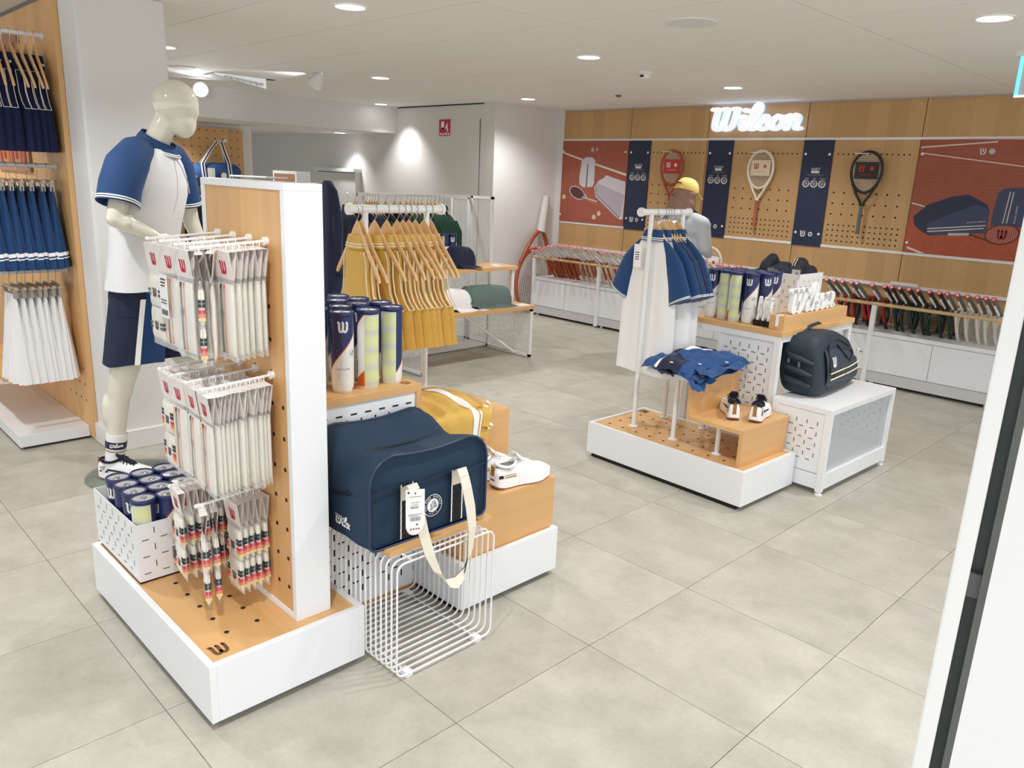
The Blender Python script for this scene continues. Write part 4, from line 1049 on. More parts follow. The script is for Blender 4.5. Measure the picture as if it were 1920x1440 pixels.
# ---------------------------------------------------------------- rails, hangers, garments
def rail(label, x, y0, y1, ys, z=1.36, zb=0.195, M=None):
    """white double post clothes rail, bar along Y"""
    base = (x, (y0 + y1) / 2, zb)
    t = thing('clothes_rail', label, 'clothes rail', base)
    b = MB(); b.cyl((x, y0, z), (x, y1, z), 0.0165, n=16); b.build('bar', WMET, t)
    for y in (y0, y1):
        b = MB(); b.cyl((x, y - 0.008, z), (x, y + 0.008, z), 0.023, n=18); b.build('end_cap', WMET, t)
    for y in ys:
        b = MB(); b.cyl((x, y, zb), (x, y, z), 0.0125, n=14); b.build('post', WMET, t)
        b = MB(); b.lathe([(0.026, zb), (0.026, zb + 0.004), (0.014, zb + 0.008)], 16, c=(x, y, 0)); b.build('post_foot', WMET, t)
    if M is not None: t.matrix_world = M @ Matrix.Translation(base)
    return t
def hanger(w=0.195, drop=0.185):
    """origin on the bar axis; arms along X"""
    t = thing('clothes_hanger', '', 'clothes hanger')
    b = MB(); r = 0.0195
    pts = [(-r * math.cos(a) , 0, r * math.sin(a)) for a in [R(-10) + R(200) * k / 9 for k in range(10)]]
    pts = [(r * math.cos(R(200 - 22 * k)), 0, r * math.sin(R(200 - 22 * k))) for k in range(11)] + [(0.012, 0, -0.03), (0.0, 0, -0.042), (0, 0, -0.075)]
    b.tube(pts, 0.0016, 6); b.build('hook', STEEL, t)
    rg = []
    for f in (-1, -0.96, -0.75, -0.5, -0.25, -0.12, 0, 0.12, 0.25, 0.5, 0.75, 0.96, 1):
        x = f * w; a = abs(f)
        z = -0.074 - drop * a ** 1.12
        h = 0.015 + 0.020 * math.exp(-(a / 0.25) ** 2) if a < 0.97 else 0.006
        rg.append([V((x, 0.0065 * math.cos(q), z + h * (0.9 if q == 0 else 1) * math.sin(q))) for q in [2 * PI * k / 10 for k in range(10)]])
    b = MB(); b.loft(rg, True, True); b.build('arms', HANG, t)
    return t
PH = Proto(hanger())
PHS = None
def ripple(x, z, k): return 0.006 * math.sin(38 * x + 3 * k) * min(1, max(0, (-z - 0.15) * 4))
def panel_loft(b, prof, thick, k=0, nx=20, mi=0, mifn=None, yoff=0.0):
    """flattened garment tube: prof = [(z, left, right, thickness factor)]; closed loop front and back"""
    rg = []
    for z, l, r_, tf in prof:
        ring_ = []
        for i in range(nx + 1):
            f = i / nx; x = l + (r_ - l) * f
            e = math.sqrt(max(0, 1 - (2 * f - 1) ** 4)) * thick * tf
            ring_.append(V((x, -e + yoff + ripple(x, z, k), z)))
        for i in range(nx - 1, 0, -1):
            f = i / nx; x = l + (r_ - l) * f
            e = math.sqrt(max(0, 1 - (2 * f - 1) ** 4)) * thick * tf
            ring_.append(V((x, e + yoff + ripple(x, z, k), z)))
        rg.append(ring_)
    return b.loft(rg, True, True, mi)
def band(b, prof, z, h, thick, mi=0, e=0.0015, nx=20, k=0):
    """horizontal stripe around a flattened tube at height z"""
    def at(zz):
        for (z0, l0, r0, t0), (z1, l1, r1, t1) in zip(prof, prof[1:]):
            if z1 <= zz <= z0:
                f = (z0 - zz) / (z0 - z1); return (l0 + (l1 - l0) * f, r0 + (r1 - r0) * f, t0 + (t1 - t0) * f)
        return prof[-1][1:]
    pr = []
    for zz in (z + h / 2, z - h / 2):
        l, r_, tf = at(zz); pr.append((zz, l - e, r_ + e, tf))
    rg = []
    for zz, l, r_, tf in pr:
        ring_ = []
        for sg in (-1, 1):
            for i in (range(nx + 1) if sg < 0 else range(nx - 1, 0, -1)):
                f = i / nx; x = l + (r_ - l) * f
                ee = math.sqrt(max(0, 1 - (2 * f - 1) ** 4)) * thick * tf + e
                ring_.append(V((x, sg * ee + ripple(x, zz, k), zz)))
        rg.append(ring_)
    return b.loft(rg, True, False, mi)

def dress(k):
    """sleeveless mustard dress, hangs under a hanger whose hook is at the origin"""
    t = thing('sleeveless_dress', '', 'dress')
    TH = 0.022
    prof = [(-0.145, -0.062, 0.062, 0.8), (-0.165, -0.085, 0.085, 0.9), (-0.20, -0.096, 0.096, 0.9), (-0.26, -0.098, 0.098, 1), (-0.32, -0.11, 0.11, 1), (-0.36, -0.135, 0.135, 1), (-0.385, -0.165, 0.165, 1), (-0.42, -0.172, 0.172, 1), (-0.48, -0.18, 0.18, 1.05), (-0.545, -0.192, 0.192, 1.1)]
    panel_loft(MB(), prof, TH, k).build('body', YEL, t)
    # armhole trims: one loop round each armhole
    for sg in (-1, 1):
        up = [(sg * (x + 0.002), -TH * 0.55, z) for z, x in ((-0.16, 0.083), (-0.20, 0.098), (-0.26, 0.100), (-0.32, 0.112), (-0.36, 0.137), (-0.385, 0.166))]
        b = MB(); b.tube(up + [(p[0], -p[1], p[2]) for p in reversed(up)], 0.0030, 6, True); b.build('armhole_trim', CREAM, t)
    cp = [(-0.098, -0.046, 0.046, 1), (-0.12, -0.060, 0.060, 1.1), (-0.150, -0.074, 0.074, 1.15)]
    b = MB(); panel_loft(b, cp, 0.027, k, 16); c = b.build('collar', YEL, t)
    b = MB(); band(b, cp, -0.131, 0.005, 0.027, k=k, nx=16); band(b, cp, -0.141, 0.005, 0.027, k=k, nx=16); b.build('collar_stripes', CREAM, c, world=False)
    return t
def polo(k, sleeve_m, body_m):
    t = thing('polo_shirt', '', 'polo shirt')
    TH = 0.020
    prof = [(-0.120, -0.060, 0.060, 0.8), (-0.155, -0.095, 0.095, 0.9), (-0.20, -0.14, 0.14, 1), (-0.26, -0.175, 0.175, 1), (-0.34, -0.18, 0.18, 1), (-0.55, -0.19, 0.19, 1.1), (-0.72, -0.195, 0.195, 1.2), (-0.86, -0.20, 0.20, 1.25)]
    panel_loft(MB(), prof, TH, k).build('body', body_m, t)
    for sg in (-1, 1):
        rg = []
        secs = [((0.075, -0.128), (0.085, -0.165), 0.014), ((0.150, -0.185), (0.105, -0.28), 0.023), ((0.200, -0.235), (0.130, -0.365), 0.028), ((0.250, -0.335), (0.140, -0.425), 0.030), ((0.285, -0.415), (0.145, -0.475), 0.030)]
        def ringat(o, i_, th):
            o, i_ = V((o[0], 0, o[1])), V((i_[0], 0, i_[1])); d = i_ - o
            rr = []
            for j in range(14):
                a = 2 * PI * j / 14
                p = o + d * (0.5 - 0.5 * math.cos(a)); rr.append(V((sg * p.x, th * math.sin(a), p.z)))
            return rr
        rg = [ringat(*s_) for s_ in secs]
        b = MB(); b.loft(rg, True, True); sl = b.build('sleeve', sleeve_m, t)
        b = MB()
        for f0, f1 in ((0.80, 0.85), (0.89, 0.94)):
            def lerp(f):
                (o0, i0, t0), (o1, i1, t1) = secs[-2], secs[-1]
                return ringat(tuple(o0[q] + (o1[q] - o0[q]) * f for q in (0, 1)), tuple(i0[q] + (i1[q] - i0[q]) * f for q in (0, 1)), (t0 + (t1 - t0) * f) + 0.002)
            b.loft([lerp(f0), lerp(f1)], True, False)
        b.build('sleeve_stripes', PLW, sl, world=False)
    cp = [(-0.088, -0.052, 0.052, 1), (-0.115, -0.068, 0.068, 1.2), (-0.145, -0.082, 0.082, 1.25)]
    b = MB(); panel_loft(b, cp, 0.027, k, 16); c = b.build('collar', sleeve_m, t)
    b = MB(); band(b, cp, -0.129, 0.0045, 0.027, k=k, nx=16); band(b, cp, -0.138, 0.0045, 0.027, k=k, nx=16); b.build('collar_stripes', PLW, c, world=False)
    b = MB(); b.box(-0.012, 0.012, -TH - 0.004, -TH + 0.002, -0.29, -0.145); b.build('placket', body_m, t)
    return t
def jacket(m):
    t = thing('hanging_jacket', '', 'jacket')
    prof = [(-0.105, -0.05, 0.05, 0.8), (-0.14, -0.09, 0.09, 0.95), (-0.20, -0.17, 0.17, 1), (-0.25, -0.205, 0.205, 1), (-0.4, -0.2, 0.2, 1), (-0.65, -0.205, 0.205, 1.1)]
    panel_loft(MB(), prof, 0.024, 0).build('body', m, t)
    for sg in (-1, 1):
        b = MB(); b.tube([(sg * 0.16, 0, -0.21), (sg * 0.215, 0, -0.29), (sg * 0.225, 0, -0.42), (sg * 0.22, 0, -0.60)], [0.03, 0.034, 0.03, 0.025], 10); b.build('sleeve', m, t)
    b = MB(); panel_loft(b, [(-0.075, -0.05, 0.05, 1), (-0.115, -0.068, 0.068, 1.1)], 0.024, 0, 12); b.build('collar', m, t)
    return t

rail('white clothes rail carrying the mustard yellow dresses', -2.63, 1.70, 2.155, (1.772, 2.077), zb=0.1945)
PDR = Proto(dress(0)); random.seed(21)
dys = [1.735, 1.752, 1.816, 1.875, 1.925, 1.955, 1.985, 2.018, 2.063, 2.098]
for i, y in enumerate(dys):
    rz = random.uniform(-0.08, 0.08) + (-0.10 if i < 2 else 0.02)
    PDR.put((-2.63, y, 1.36), 'mustard sleeveless dress with pale trim, %s on the rail from the white panel' % ORD[i], 'mustard dresses on the rail', rz=rz)
    PH.put((-2.63, y, 1.36), 'wooden hanger inside the %s mustard dress from the white panel' % ORD[i], 'wooden hangers on the dress rail', rz=rz)

# ---------------------------------------------------------------- mesh rack with jackets, caps, crate
t = thing('mesh_rack', 'white steel mesh rack with oak shelves against the far wall', 'rack', (-5.1, 4.2, 0))
MESHM = WMET
def mesh_panel(x0, x1, y, z0, z1, post=0.022, pitch=0.018, mid=None):
    b = MB()
    b.box(x0, x0 + post, y - 0.012, y + 0.012, z0, z1); b.box(x1 - post, x1, y - 0.012, y + 0.012, z0, z1)
    b.box(x0, x1, y - 0.012, y + 0.012, z0, z0 + post); b.box(x0, x1, y - 0.012, y + 0.012, z1 - post, z1)
    fr_ = b.build('mesh_frame', WMET, t)
    b = MB(); w_ = 0.0015
    n = int((x1 - x0 - 2 * post) / pitch)
    for i in range(1, n): x = x0 + post + (x1 - x0 - 2 * post) * i / n; b.box(x - w_, x + w_, y - w_, y + w_, z0 + post, z1 - post)
    n = int((z1 - z0 - 2 * post) / pitch)
    for i in range(1, n): z = z0 + post + (z1 - z0 - 2 * post) * i / n; b.box(x0 + post, x1 - post, y - w_, y + w_, z - w_, z + w_)
    b.build('wire_mesh', WMET, fr_, kind='stuff')
mesh_panel(-5.12, -4.565, 4.76, 0.01, 0.432); mesh_panel(-5.12, -4.565, 3.60, 0.01, 0.432)
mesh_panel(-5.42, -5.14, 4.80, 0.01, 1.335); mesh_panel(-5.70, -5.45, 4.80, 0.01, 1.325)
for y in (4.81, 3.61):
    b = MB(); b.box(-5.455, -5.43, y - 0.02, y + 0.02, 0, 1.335); b.build('post', WMET, t)
b = MB(); b.box(-5.46, -5.435, 3.59, 4.83, 1.312, 1.337); b.build('hanging_bar', WMET, t)
b = MB(); b.box(-5.12, -4.55, 3.56, 4.775, 0.432, 0.462); b.build('lower_shelf', OAKY, t)
b = MB(); b.box(-5.12, -4.80, 3.58, 4.80, 0.738, 0.768); b.build('upper_shelf', OAKY, t)
for y in (3.60, 4.775):
    b = MB(); b.box(-4.86, -4.83, y - 0.015, y + 0.015, 0.462, 0.738); b.build('post', WMET, t)
b = MB(); b.cyl((-4.70, 4.08, 0.43), (-4.72, 4.72, 0.03), 0.013, n=8); b.build('brace', WMET, t)
b = MB(); b.box(-5.7, -5.14, 3.6, 4.82, 0.005, 0.02); b.build('bottom_bar', WMET, t)

PJN = Proto(jacket(NAVY)); PJG = Proto(jacket(mat('green_cloth', (16, 62, 48), 0.75, bump=0.1, nscale=160)))
PHJ = PH
ny = [3.50, 3.575, 3.68, 3.71, 3.735, 3.76, 3.79, 3.87, 3.96, 4.02]
gy = [4.08, 4.12, 4.16, 4.20, 4.24, 4.30, 4.34, 4.38, 4.43, 4.48]
for i, y in enumerate(ny):
    PJN.put((-5.447, y, 1.318), 'navy jacket on the mesh rack bar, %s from its near end' % ORD[i], 'navy jackets on the mesh rack'); PHJ.put((-5.447, y, 1.318), 'hanger of the %s navy jacket on the mesh rack' % ORD[i], 'hangers on the mesh rack')
for i, y in enumerate(gy):
    PJG.put((-5.447, y, 1.318), 'dark green jacket on the mesh rack bar, %s from the navy ones' % ORD[i], 'green jackets on the mesh rack'); PHJ.put((-5.447, y, 1.318), 'hanger of the %s green jacket on the mesh rack' % ORD[i], 'hangers on the mesh rack')
b = MB(); b.box(-5.30, -5.255, 3.54, 3.545, 1.01, 1.13); tag(b.build('price_tag', PLW), 'white paper tag on the nearest navy jacket of the mesh rack', 'tag')
# big dark garments on the near end, seen beside the white panel
t = thing('hanging_coat', 'long navy coat hanging just behind the white panel edge', 'coat', (-5.0, 3.2, 0.5))
b = MB(); b.T = Matrix.Translation((-5.04, 3.08, 1.33)); panel_loft(b, [(0.10, -0.02, 0.02, 0.5), (0.03, -0.10, 0.09, 0.9), (-0.08, -0.15, 0.12, 1.2), (-0.3, -0.17, 0.13, 1.5), (-0.8, -0.17, 0.12, 1.6)], 0.05); b.build('body', NAVY, t)
b = MB(); b.T = Matrix.Translation((-5.04, 3.08, 1.33)); b.tube([(0.08, 0, 0.0), (0.12, 0.0, -0.2), (0.12, 0, -0.55)], [0.03, 0.04, 0.03], 10); b.build('sleeve', NAVY, t)

def cap(m, logo=None, blogo=PLW):
    """peak towards +X, origin at the rim centre"""
    t = thing('baseball_cap', '', 'cap')
    b = MB(); rg = []
    for k in range(9):
        a = PI / 2 * k / 8
        r_ = math.cos(a) ** 0.75; z = 0.128 * math.sin(a)
        rg.append([V((0.098 * r_ * math.cos(q) + 0.004 * (1 - r_), 0.078 * r_ * math.sin(q), z * (1.0 if math.cos(q) < 0 else 1.06))) for q in [2 * PI * j / 20 for j in range(20)]] if k < 8 else [V((0.003 * math.cos(q), 0.003 * math.sin(q), 0.1325)) for q in [2 * PI * j / 20 for j in range(20)]])
    b.loft(rg, True, False); b.build('crown', m, t)
    b = MB()
    def br(u, v):
        a = R(-62 + 124 * u); r0 = 0.080; ln = 0.072 * math.cos(a * 0.9) ** 0.6
        x = 0.094 * math.cos(a) * 1.0 + ln * v * math.cos(a * 0.25); y = 0.076 * math.sin(a) * (1 + 0.10 * v)
        return (x, y, 0.012 - 0.018 * v - 0.55 * y * y * 4 * v)
    grid(14, 6, br, b, None, 0.003); b.build('peak', m, t)
    b = MB(); b.ell((0, 0, 0.1325), 0.008, 0.008, 0.004, 10, 6); b.build('button', m, t)
    b = MB()
    for q in range(6):
        a = q * PI / 3 + PI / 6; b.tube([(0.0985 * math.cos(s_) ** 0.75 * math.cos(a), 0.0785 * math.cos(s_) ** 0.75 * math.sin(a), 0.130 * math.sin(s_) * (1.0 if math.cos(a) < 0 else 1.06)) for s_ in [PI / 2 * k / 6 for k in range(6)]], 0.0011, 4)
    b.build('seams', m, t)
    fr_ = lambda u, v, d: (0.0985 * math.cos(math.asin(min(1, (0.05 + v) / 0.135))) ** 0.75 * math.cos(-u / 0.09) + 0.003, -0.078 * 1.0 * math.sin(-u / 0.09) * -1, 0.05 + v)
    b = MB()
    if logo == 'W': emblem_W(b, lambda u, v, d: fr_(u, v, d), 0.036, w=0.2)
    elif logo: word_wilson(b, lambda u, v, d: fr_(u, v, d), 0.024)
    if logo: b.build('logo', blogo, t)
    return t
PCN, PCG, PCW = Proto(cap(NAVY, 'W')), Proto(cap(mat('sage_cloth', (96, 116, 112), 0.8, bump=0.1, nscale=200), 'W')), Proto(cap(WCL, 'word', BLACK))
rot = lambda tilt, rz: (0, R(tilt), R(rz))
for i in range(6):
    PCN.put((-4.94 - 0.0 * i, 4.285 - 0.014 * 0 - 0.024 * i, 0.782 + 0.004 * i), 'navy cap nested in the stack on the upper shelf, %s from the front' % ORD[i], 'navy caps on the upper shelf', rot=rot(4 + 0.5 * i, 52), scale=1.15)
for i in range(9):
    PCG.put((-4.705 - 0.006 * i, 4.485 - 0.036 * i, 0.474 + 0.004 * min(i, 3)), 'sage green cap nested in the long stack on the lower shelf, %s from the front' % ORD[i], 'sage caps on the lower shelf', rot=rot(4 + i * 0.6, 55), scale=1.18)
for i in range(4):
    PCW.put((-4.705 - 0.004 * i, 4.045 - 0.030 * i, 0.474 + 0.004 * i), 'white cap nested in the stack on the lower shelf, %s from the front' % ORD[i], 'white caps on the lower shelf', rot=rot(4 + i * 0.6, 52), scale=1.15)
b = MB(); b.box(-4.86, -4.80, 4.52, 4.60, 0.768, 0.785); tag(b.build('price_card', PLW), 'small white price card beside the navy caps', 'card')
b = MB(); b.box(-4.66, -4.58, 4.63, 4.75, 0.462, 0.466); tag(b.build('price_card', PLW), 'white price card in front of the sage cap stack', 'card')
b = MB(); b.box(-4.62, -4.565, 4.18, 4.26, 0.462, 0.465); tag(b.build('price_card', PLW), 'white price card under the front white cap', 'card')
crate('pale slotted crate of ball cans on the upper shelf of the mesh rack', (-5.10, 3.98, 0.768), 0.17, 0.27, 0.175)
for i, (x, y) in enumerate(((-4.975, 4.03), (-4.975, 4.115), (-4.975, 4.20))):
    PC.put((x, y, 0.7725), 'ball can in the mesh rack crate, %s from its near end' % ORD[i], 'ball cans in the mesh rack crate', rz=-0.5 + 2.2 * (i == 1))
# ================================================================ SECOND ISLAND (turned a little)
T2 = Matrix.Translation((-1.665, 3.235, 0)) @ Matrix.Rotation(R(-1.6), 4, 'Z')
def thing2(name, label, cat, loc, group=None):
    w = T2 @ V(loc)
    t = thing(name, label, cat, w, group, R(-1.6)); t['_o'] = tuple(loc)
    return t
t = thing2('display_plinth', 'white plinth with oak peg hole deck under the polo rail', 'plinth', (-0.49, 0.25, 0))
plinth(t, -0.985, 0.0, 0.0, 0.5)
b = MB(); holes(b, [(-0.90 + 0.092 * i, 0.085 + 0.092 * j, 0.1945) for i in range(10) for j in range(4)]).build('peg_holes', DARK, t, kind='stuff')
b = MB(); emblem_W(b, fz(-0.93, 0.44, 0.1945, R(180)), 0.05, w=0.2); b.build('logo', mat('burnt_print', (104, 70, 44), 0.7), t)
rail('white clothes rail carrying the blue and white polo shirts', -0.79, 0.072, 0.485, (0.158, 0.437), M=T2)
PP = Proto(polo(0, TEAL, WCL)); PP2 = Proto(polo(1, NAVY, WCL))
random.seed(3)
for i, y in enumerate((0.195, 0.262, 0.285, 0.308, 0.333, 0.395)):
    M = T2 @ Matrix.Translation((-0.79, y, 1.36)) @ Matrix.Rotation(random.uniform(-0.07, 0.07) - (0.06 if i == 0 else 0), 4, 'Z')
    (PP2 if i in (2, 4) else PP).put(None, 'white polo shirt with blue sleeves, %s on the polo rail from the plinth front' % ORD[i], 'polo shirts on the rail', M=M)
    PH.put(None, 'wooden hanger inside the %s polo shirt from the plinth front' % ORD[i], 'wooden hangers on the polo rail', M=M)
t = thing2('price_tag', 'white paper price tag on the collar of the front polo shirt', 'tag', (-0.86, 0.16, 1.12))
b = MB(); b.box(-0.885, -0.835, 0.158, 0.1595, 1.07, 1.19); b.build('paper', PLW, t)
b = MB()
for k in range(4): b.box(-0.875, -0.85, 0.1574, 0.158, 1.145 - 0.012 * k, 1.150 - 0.012 * k)
b.build('print', DGREY, t)

# stair shaped oak shelf on posts
t = thing2('stair_shelf', 'oak stair shelf on white posts holding sneakers and blue shorts', 'shelf', (-0.25, 0.28, 0.1945))
b = MB(); b.box(-0.372, -0.062, 0.058, 0.505, 0.356, 0.378); b.build('lower_board', OAKY, t, bevel=0.001)
b = MB(); b.box(-0.082, -0.062, 0.056, 0.49, 0.1945, 0.356); b.build('side_board', OAKY, t, bevel=0.001)
b = MB(); b.box(-0.392, -0.372, 0.058, 0.505, 0.356, 0.572); b.build('riser_board', OAKY, t, bevel=0.001)
b = MB(); b.box(-0.66, -0.392, 0.058, 0.505, 0.550, 0.572); b.build('upper_tray', WHITE, t, bevel=0.001)
for x, y, z1 in ((-0.244, 0.142, 0.356), (-0.244, 0.44, 0.356), (-0.519, 0.149, 0.55), (-0.53, 0.445, 0.55)):
    b = MB(); b.cyl((x, y, 0.1945), (x, y, z1), 0.0125, n=14); b.build('post', WMET, t)
    b = MB(); b.lathe([(0.026, 0.1945), (0.026, 0.1985), (0.014, 0.2025)], 16, c=(x, y, 0)); b.build('post_foot', WMET, t)
b = MB(); b.cyl((-0.36, 0.44, 0.345), (-0.085, 0.44, 0.345), 0.007, n=8); b.build('cross_bar', WMET, t)
def put2(P, loc, label, group, rz):
    P.put(None, label, group, M=T2 @ Matrix.Translation(loc) @ Matrix.Rotation(rz, 4, 'Z'))
put2(PNS, (-0.190, 0.175, 0.378), 'white sneaker with dark lining on the oak step, farther from the white cabinet', 'dark lined sneakers on the stair shelf', R(40))
put2(PNS, (-0.108, 0.225, 0.378), 'white sneaker with dark lining on the oak step, nearer to the white cabinet', 'dark lined sneakers on the stair shelf', R(20))

# heap of blue shorts
def heap(label, z0):
    t = thing2('folded_shorts', label, 'shorts', (-0.5, 0.27, z0))
    def sf(u, v, e=0.0):
        x = -0.68 + 0.30 * u + 0.06 * v - 0.03 * math.sin(PI * v); y = 0.03 + 0.43 * v + 0.05 * u * v
        m_ = math.sin(PI * min(1, max(0, u * 0.94 + 0.03))) ** 0.5 * math.sin(PI * min(1, max(0, v * 0.90 + 0.05))) ** 0.5
        fold = 0.006 * math.sin(13 * u + 5 * v) + 0.007 * abs(math.sin(9 * v - 8 * u)) + 0.004 * math.sin(33 * u + 11 * v)
        z = z0 + 0.014 + 0.062 * m_ + fold * (0.4 + m_) + 0.02 * v + e
        z -= 0.6 * max(0, 0.07 - y) + 0.5 * max(0, u - 0.9) * 0.3
        return (x, y, z)
    grid(44, 44, sf, None, lambda u, v: 1 if (u < 0.50 - 0.10 * v and v > 0.34) or (v < 0.24 and 0.30 < u < 0.78) else 0).build('cloth', [BLUE, NAVY], t)
    b = MB()
    grid(4, 28, lambda u, v: sf(0.50 - 0.10 * (0.36 + 0.56 * v) + 0.045 * u, 0.36 + 0.56 * v, 0.003), b); grid(4, 12, lambda u, v: sf(0.27 + 0.05 * u + 0.06 * v, 0.01 + 0.25 * v, 0.003), b)
    b.build('white_piping', PLW, t)
    # lower layers spilling out to the right and front
    def lay(name, m, x0, y0, w, d, zt, ph, drop):
        b = MB(); grid(22, 16, lambda u, v: (x0 + w * u + 0.012 * math.sin(7 * v + ph), y0 + d * v + 0.014 * math.sin(6 * u + ph), zt + 0.012 * abs(math.sin(8 * u + 5 * v + ph)) - drop * u * (1 - 0.5 * v) + 0.006 * math.sin(15 * v)), b)
        b.build(name, m, t)
    lay('under_layer', BLUE, -0.46, 0.10, 0.15, 0.36, z0 + 0.044, 1.0, 0.04)
    lay('under_layer', BLUE, -0.46, 0.05, 0.13, 0.38, z0 + 0.024, 2.6, 0.05)
    lay('leg_hem', BLUE, -0.44, 0.03, 0.12, 0.16, z0 + 0.020, 0.3, 0.085)
    lay('dark_hem', NAVY, -0.60, 0.005, 0.13, 0.10, z0 + 0.012, 1.9, 0.02)
    b = MB()
    for x, y in ((-0.655, 0.10), (-0.50, 0.045), (-0.395, 0.14), (-0.34, 0.30)): b.box(x - 0.008, x + 0.008, y - 0.003, y + 0.003, z0 + 0.058, z0 + 0.063)
    b.build('hem_tags', PLW, t)
heap('heap of royal blue and navy shorts with white piping on the stair shelf', 0.572)

# table
t = thing2('display_table', 'oak topped white table carrying ball cans and the letter sign', 'table', (-0.47, 0.95, 0))
X0, X1, Y0, Y1, ZT = -0.76, -0.175, 0.528, 1.372, 0.795
b = MB(); b.box(X0, X1, Y0, Y1, ZT - 0.030, ZT); b.build('top_board', OAKX, t, bevel=0.002)
zz = ZT - 0.030
for (a, c, d, e) in ((X0 + 0.01, X1 - 0.01, Y0 + 0.005, Y0 + 0.037), (X0 + 0.01, X1 - 0.01, Y1 - 0.037, Y1 - 0.005), (X0 + 0.01, X0 + 0.042, Y0 + 0.037, Y1 - 0.037), (X1 - 0.042, X1 - 0.01, Y0 + 0.037, Y1 - 0.037)):
    b = MB(); b.box(a, c, d, e, zz - 0.032, zz); b.build('frame_rail', WMET, t)
for x in (X0 + 0.01, X1 - 0.042):
    for y in (Y0 + 0.005, Y1 - 0.037):
        b = MB(); b.box(x, x + 0.032, y, y + 0.032, 0.0, zz - 0.032); b.build('leg', WMET, t)
b = MB(); b.box(-0.535, X1 - 0.042, Y0 + 0.018, Y0 + 0.022, 0.06, zz - 0.032); pn = b.build('slotted_panel', WHITE, t)
b = MB(); slots(b, fy(-0.535, Y0 + 0.018, 0.07), 0.31, 0.64, 0.056); b.build('slots', mat('slot_dark', (60, 58, 60), 0.8), pn, kind='stuff')
b = MB(); b.box(-0.555, -0.535, Y0 + 0.012, Y0 + 0.03, 0.0, zz - 0.032); b.build('panel_post', WMET, t)
tp = [(-0.425, 0.605, -0.4), (-0.502, 0.580, 3.0), (-0.578, 0.598, 2.7), (-0.655, 0.60, -0.3), (-0.392, 0.695, 0.2), (-0.470, 0.668, -0.4), (-0.548, 0.68, 0.0), (-0.628, 0.69, 0.1), (-0.445, 0.752, -0.3), (-0.522, 0.762, 0.3), (-0.60, 0.775, 0.4), (-0.42, 0.832, 0.0)]
for i, (x, y, a) in enumerate(tp):
    PC.put(None, 'ball can on the oak table top, %s counted from the table front edge' % ORD[i], 'ball cans on the oak table', M=T2 @ Matrix.Translation((x, y, ZT)) @ Matrix.Rotation(a - 0.9, 4, 'Z'))

# letter sign on an oak block
t = thing2('letter_sign', 'white standing letters on a long oak block on the table edge', 'sign', (-0.22, 0.91, ZT))
b = MB(); b.box(-0.268, -0.184, 0.548, 1.266, ZT, 0.872); b.build('block', OAKY, t, bevel=0.0015)
b = MB(); word_wilson(b, lambda u, v, d: (-0.215 + d, 0.855 + u, 0.940 + v), 0.128, depth=0.022, sx=1.22, w=0.20); b.build('letters', PLW, t)
b = MB(); b.box(-0.232, -0.216, 0.5472, 0.548, 0.815, 0.8725); b.box(-0.232, -0.216, 0.5472, 0.60, 0.872, 0.8726); b.build('tape', PLW, t)
for k in range(3):
    t = thing2('white_letter', 'slim white letter stem standing between the cans and the letter sign, %s from the sign' % ORD[k], 'letter', (-0.30 - 0.032 * k, 0.60, ZT))
    t['group'] = 'loose white letter stems'
    b = MB(); b.stroke([curve([(0.0, 0.035), (0.012, 0.06), (0.004, 0.10), (0.010, 0.145)])], 0.022, lambda u, v, d: (-0.30 - 0.032 * k + d, 0.59 + u, ZT + v), 0, 0.012); b.build('stem', PLW, t)
    b = MB(); b.box(-0.312 - 0.032 * k, -0.284 - 0.032 * k, 0.575, 0.66, ZT, ZT + 0.03); b.build('foot_block', BLACK, t)
# slotted crate with bags
c0 = T2 @ V((-0.715, 1.06, ZT))
t = crate('grey white slotted crate stuffed with dark bags on the table', c0, 0.312, 0.305, 0.24, R(-1.6), 0.06)
def soft(t, name, m, blobs, vox=0.009):
    b = MB()
    for c, rx, ry, rz_ in blobs: b.ell(c, rx, ry, rz_, 16, 10)
    return b.build(name, m, t, remesh=vox)
BK2 = mat('bag_black', (24, 28, 38), 0.7, bump=0.2, nscale=120)
t = thing2('soft_bag', 'black folded bag poking out of the crate end away from the camera side lettering', 'bag', (-0.65, 1.2, 1.0)); t['label'] = 'black folded bag standing tallest at the left end of the dark bag crate'
soft(t, 'body', BK2, [((-0.655, 1.16, 1.02), 0.045, 0.07, 0.09), ((-0.64, 1.18, 1.085), 0.035, 0.05, 0.05), ((-0.66, 1.24, 1.04), 0.04, 0.06, 0.07)])
t = thing2('soft_bag', 'dark navy bag with pale script in the middle of the crate', 'bag', (-0.55, 1.18, 1.0))
soft(t, 'body', mat('bag_navy_black', (26, 34, 52), 0.7, bump=0.2, nscale=120), [((-0.56, 1.13, 1.02), 0.10, 0.06, 0.05), ((-0.58, 1.2, 1.045), 0.08, 0.07, 0.045), ((-0.50, 1.13, 1.01), 0.07, 0.05, 0.055)])
b = MB(); word_wilson(b, lambda u, v, d: (-0.575 + u, 1.076, 1.045 + v), 0.018); b.build('logo', mat('silver_print', (170, 172, 176), 0.5), t)
t = thing2('soft_bag', 'black bag with two cream stripes and a white tag in the crate', 'bag', (-0.47, 1.2, 1.0))
soft(t, 'body', BK2, [((-0.475, 1.17, 1.02), 0.05, 0.07, 0.07), ((-0.47, 1.2, 1.08), 0.045, 0.06, 0.045), ((-0.44, 1.27, 1.03), 0.035, 0.07, 0.05)])
b = MB()
for dx in (0, 0.014): b.tube([(-0.487 + dx, 1.128, 1.05), (-0.483 + dx, 1.134, 1.09), (-0.478 + dx, 1.15, 1.118)], 0.0022, 5)
b.build('stripes', CREAM, t)
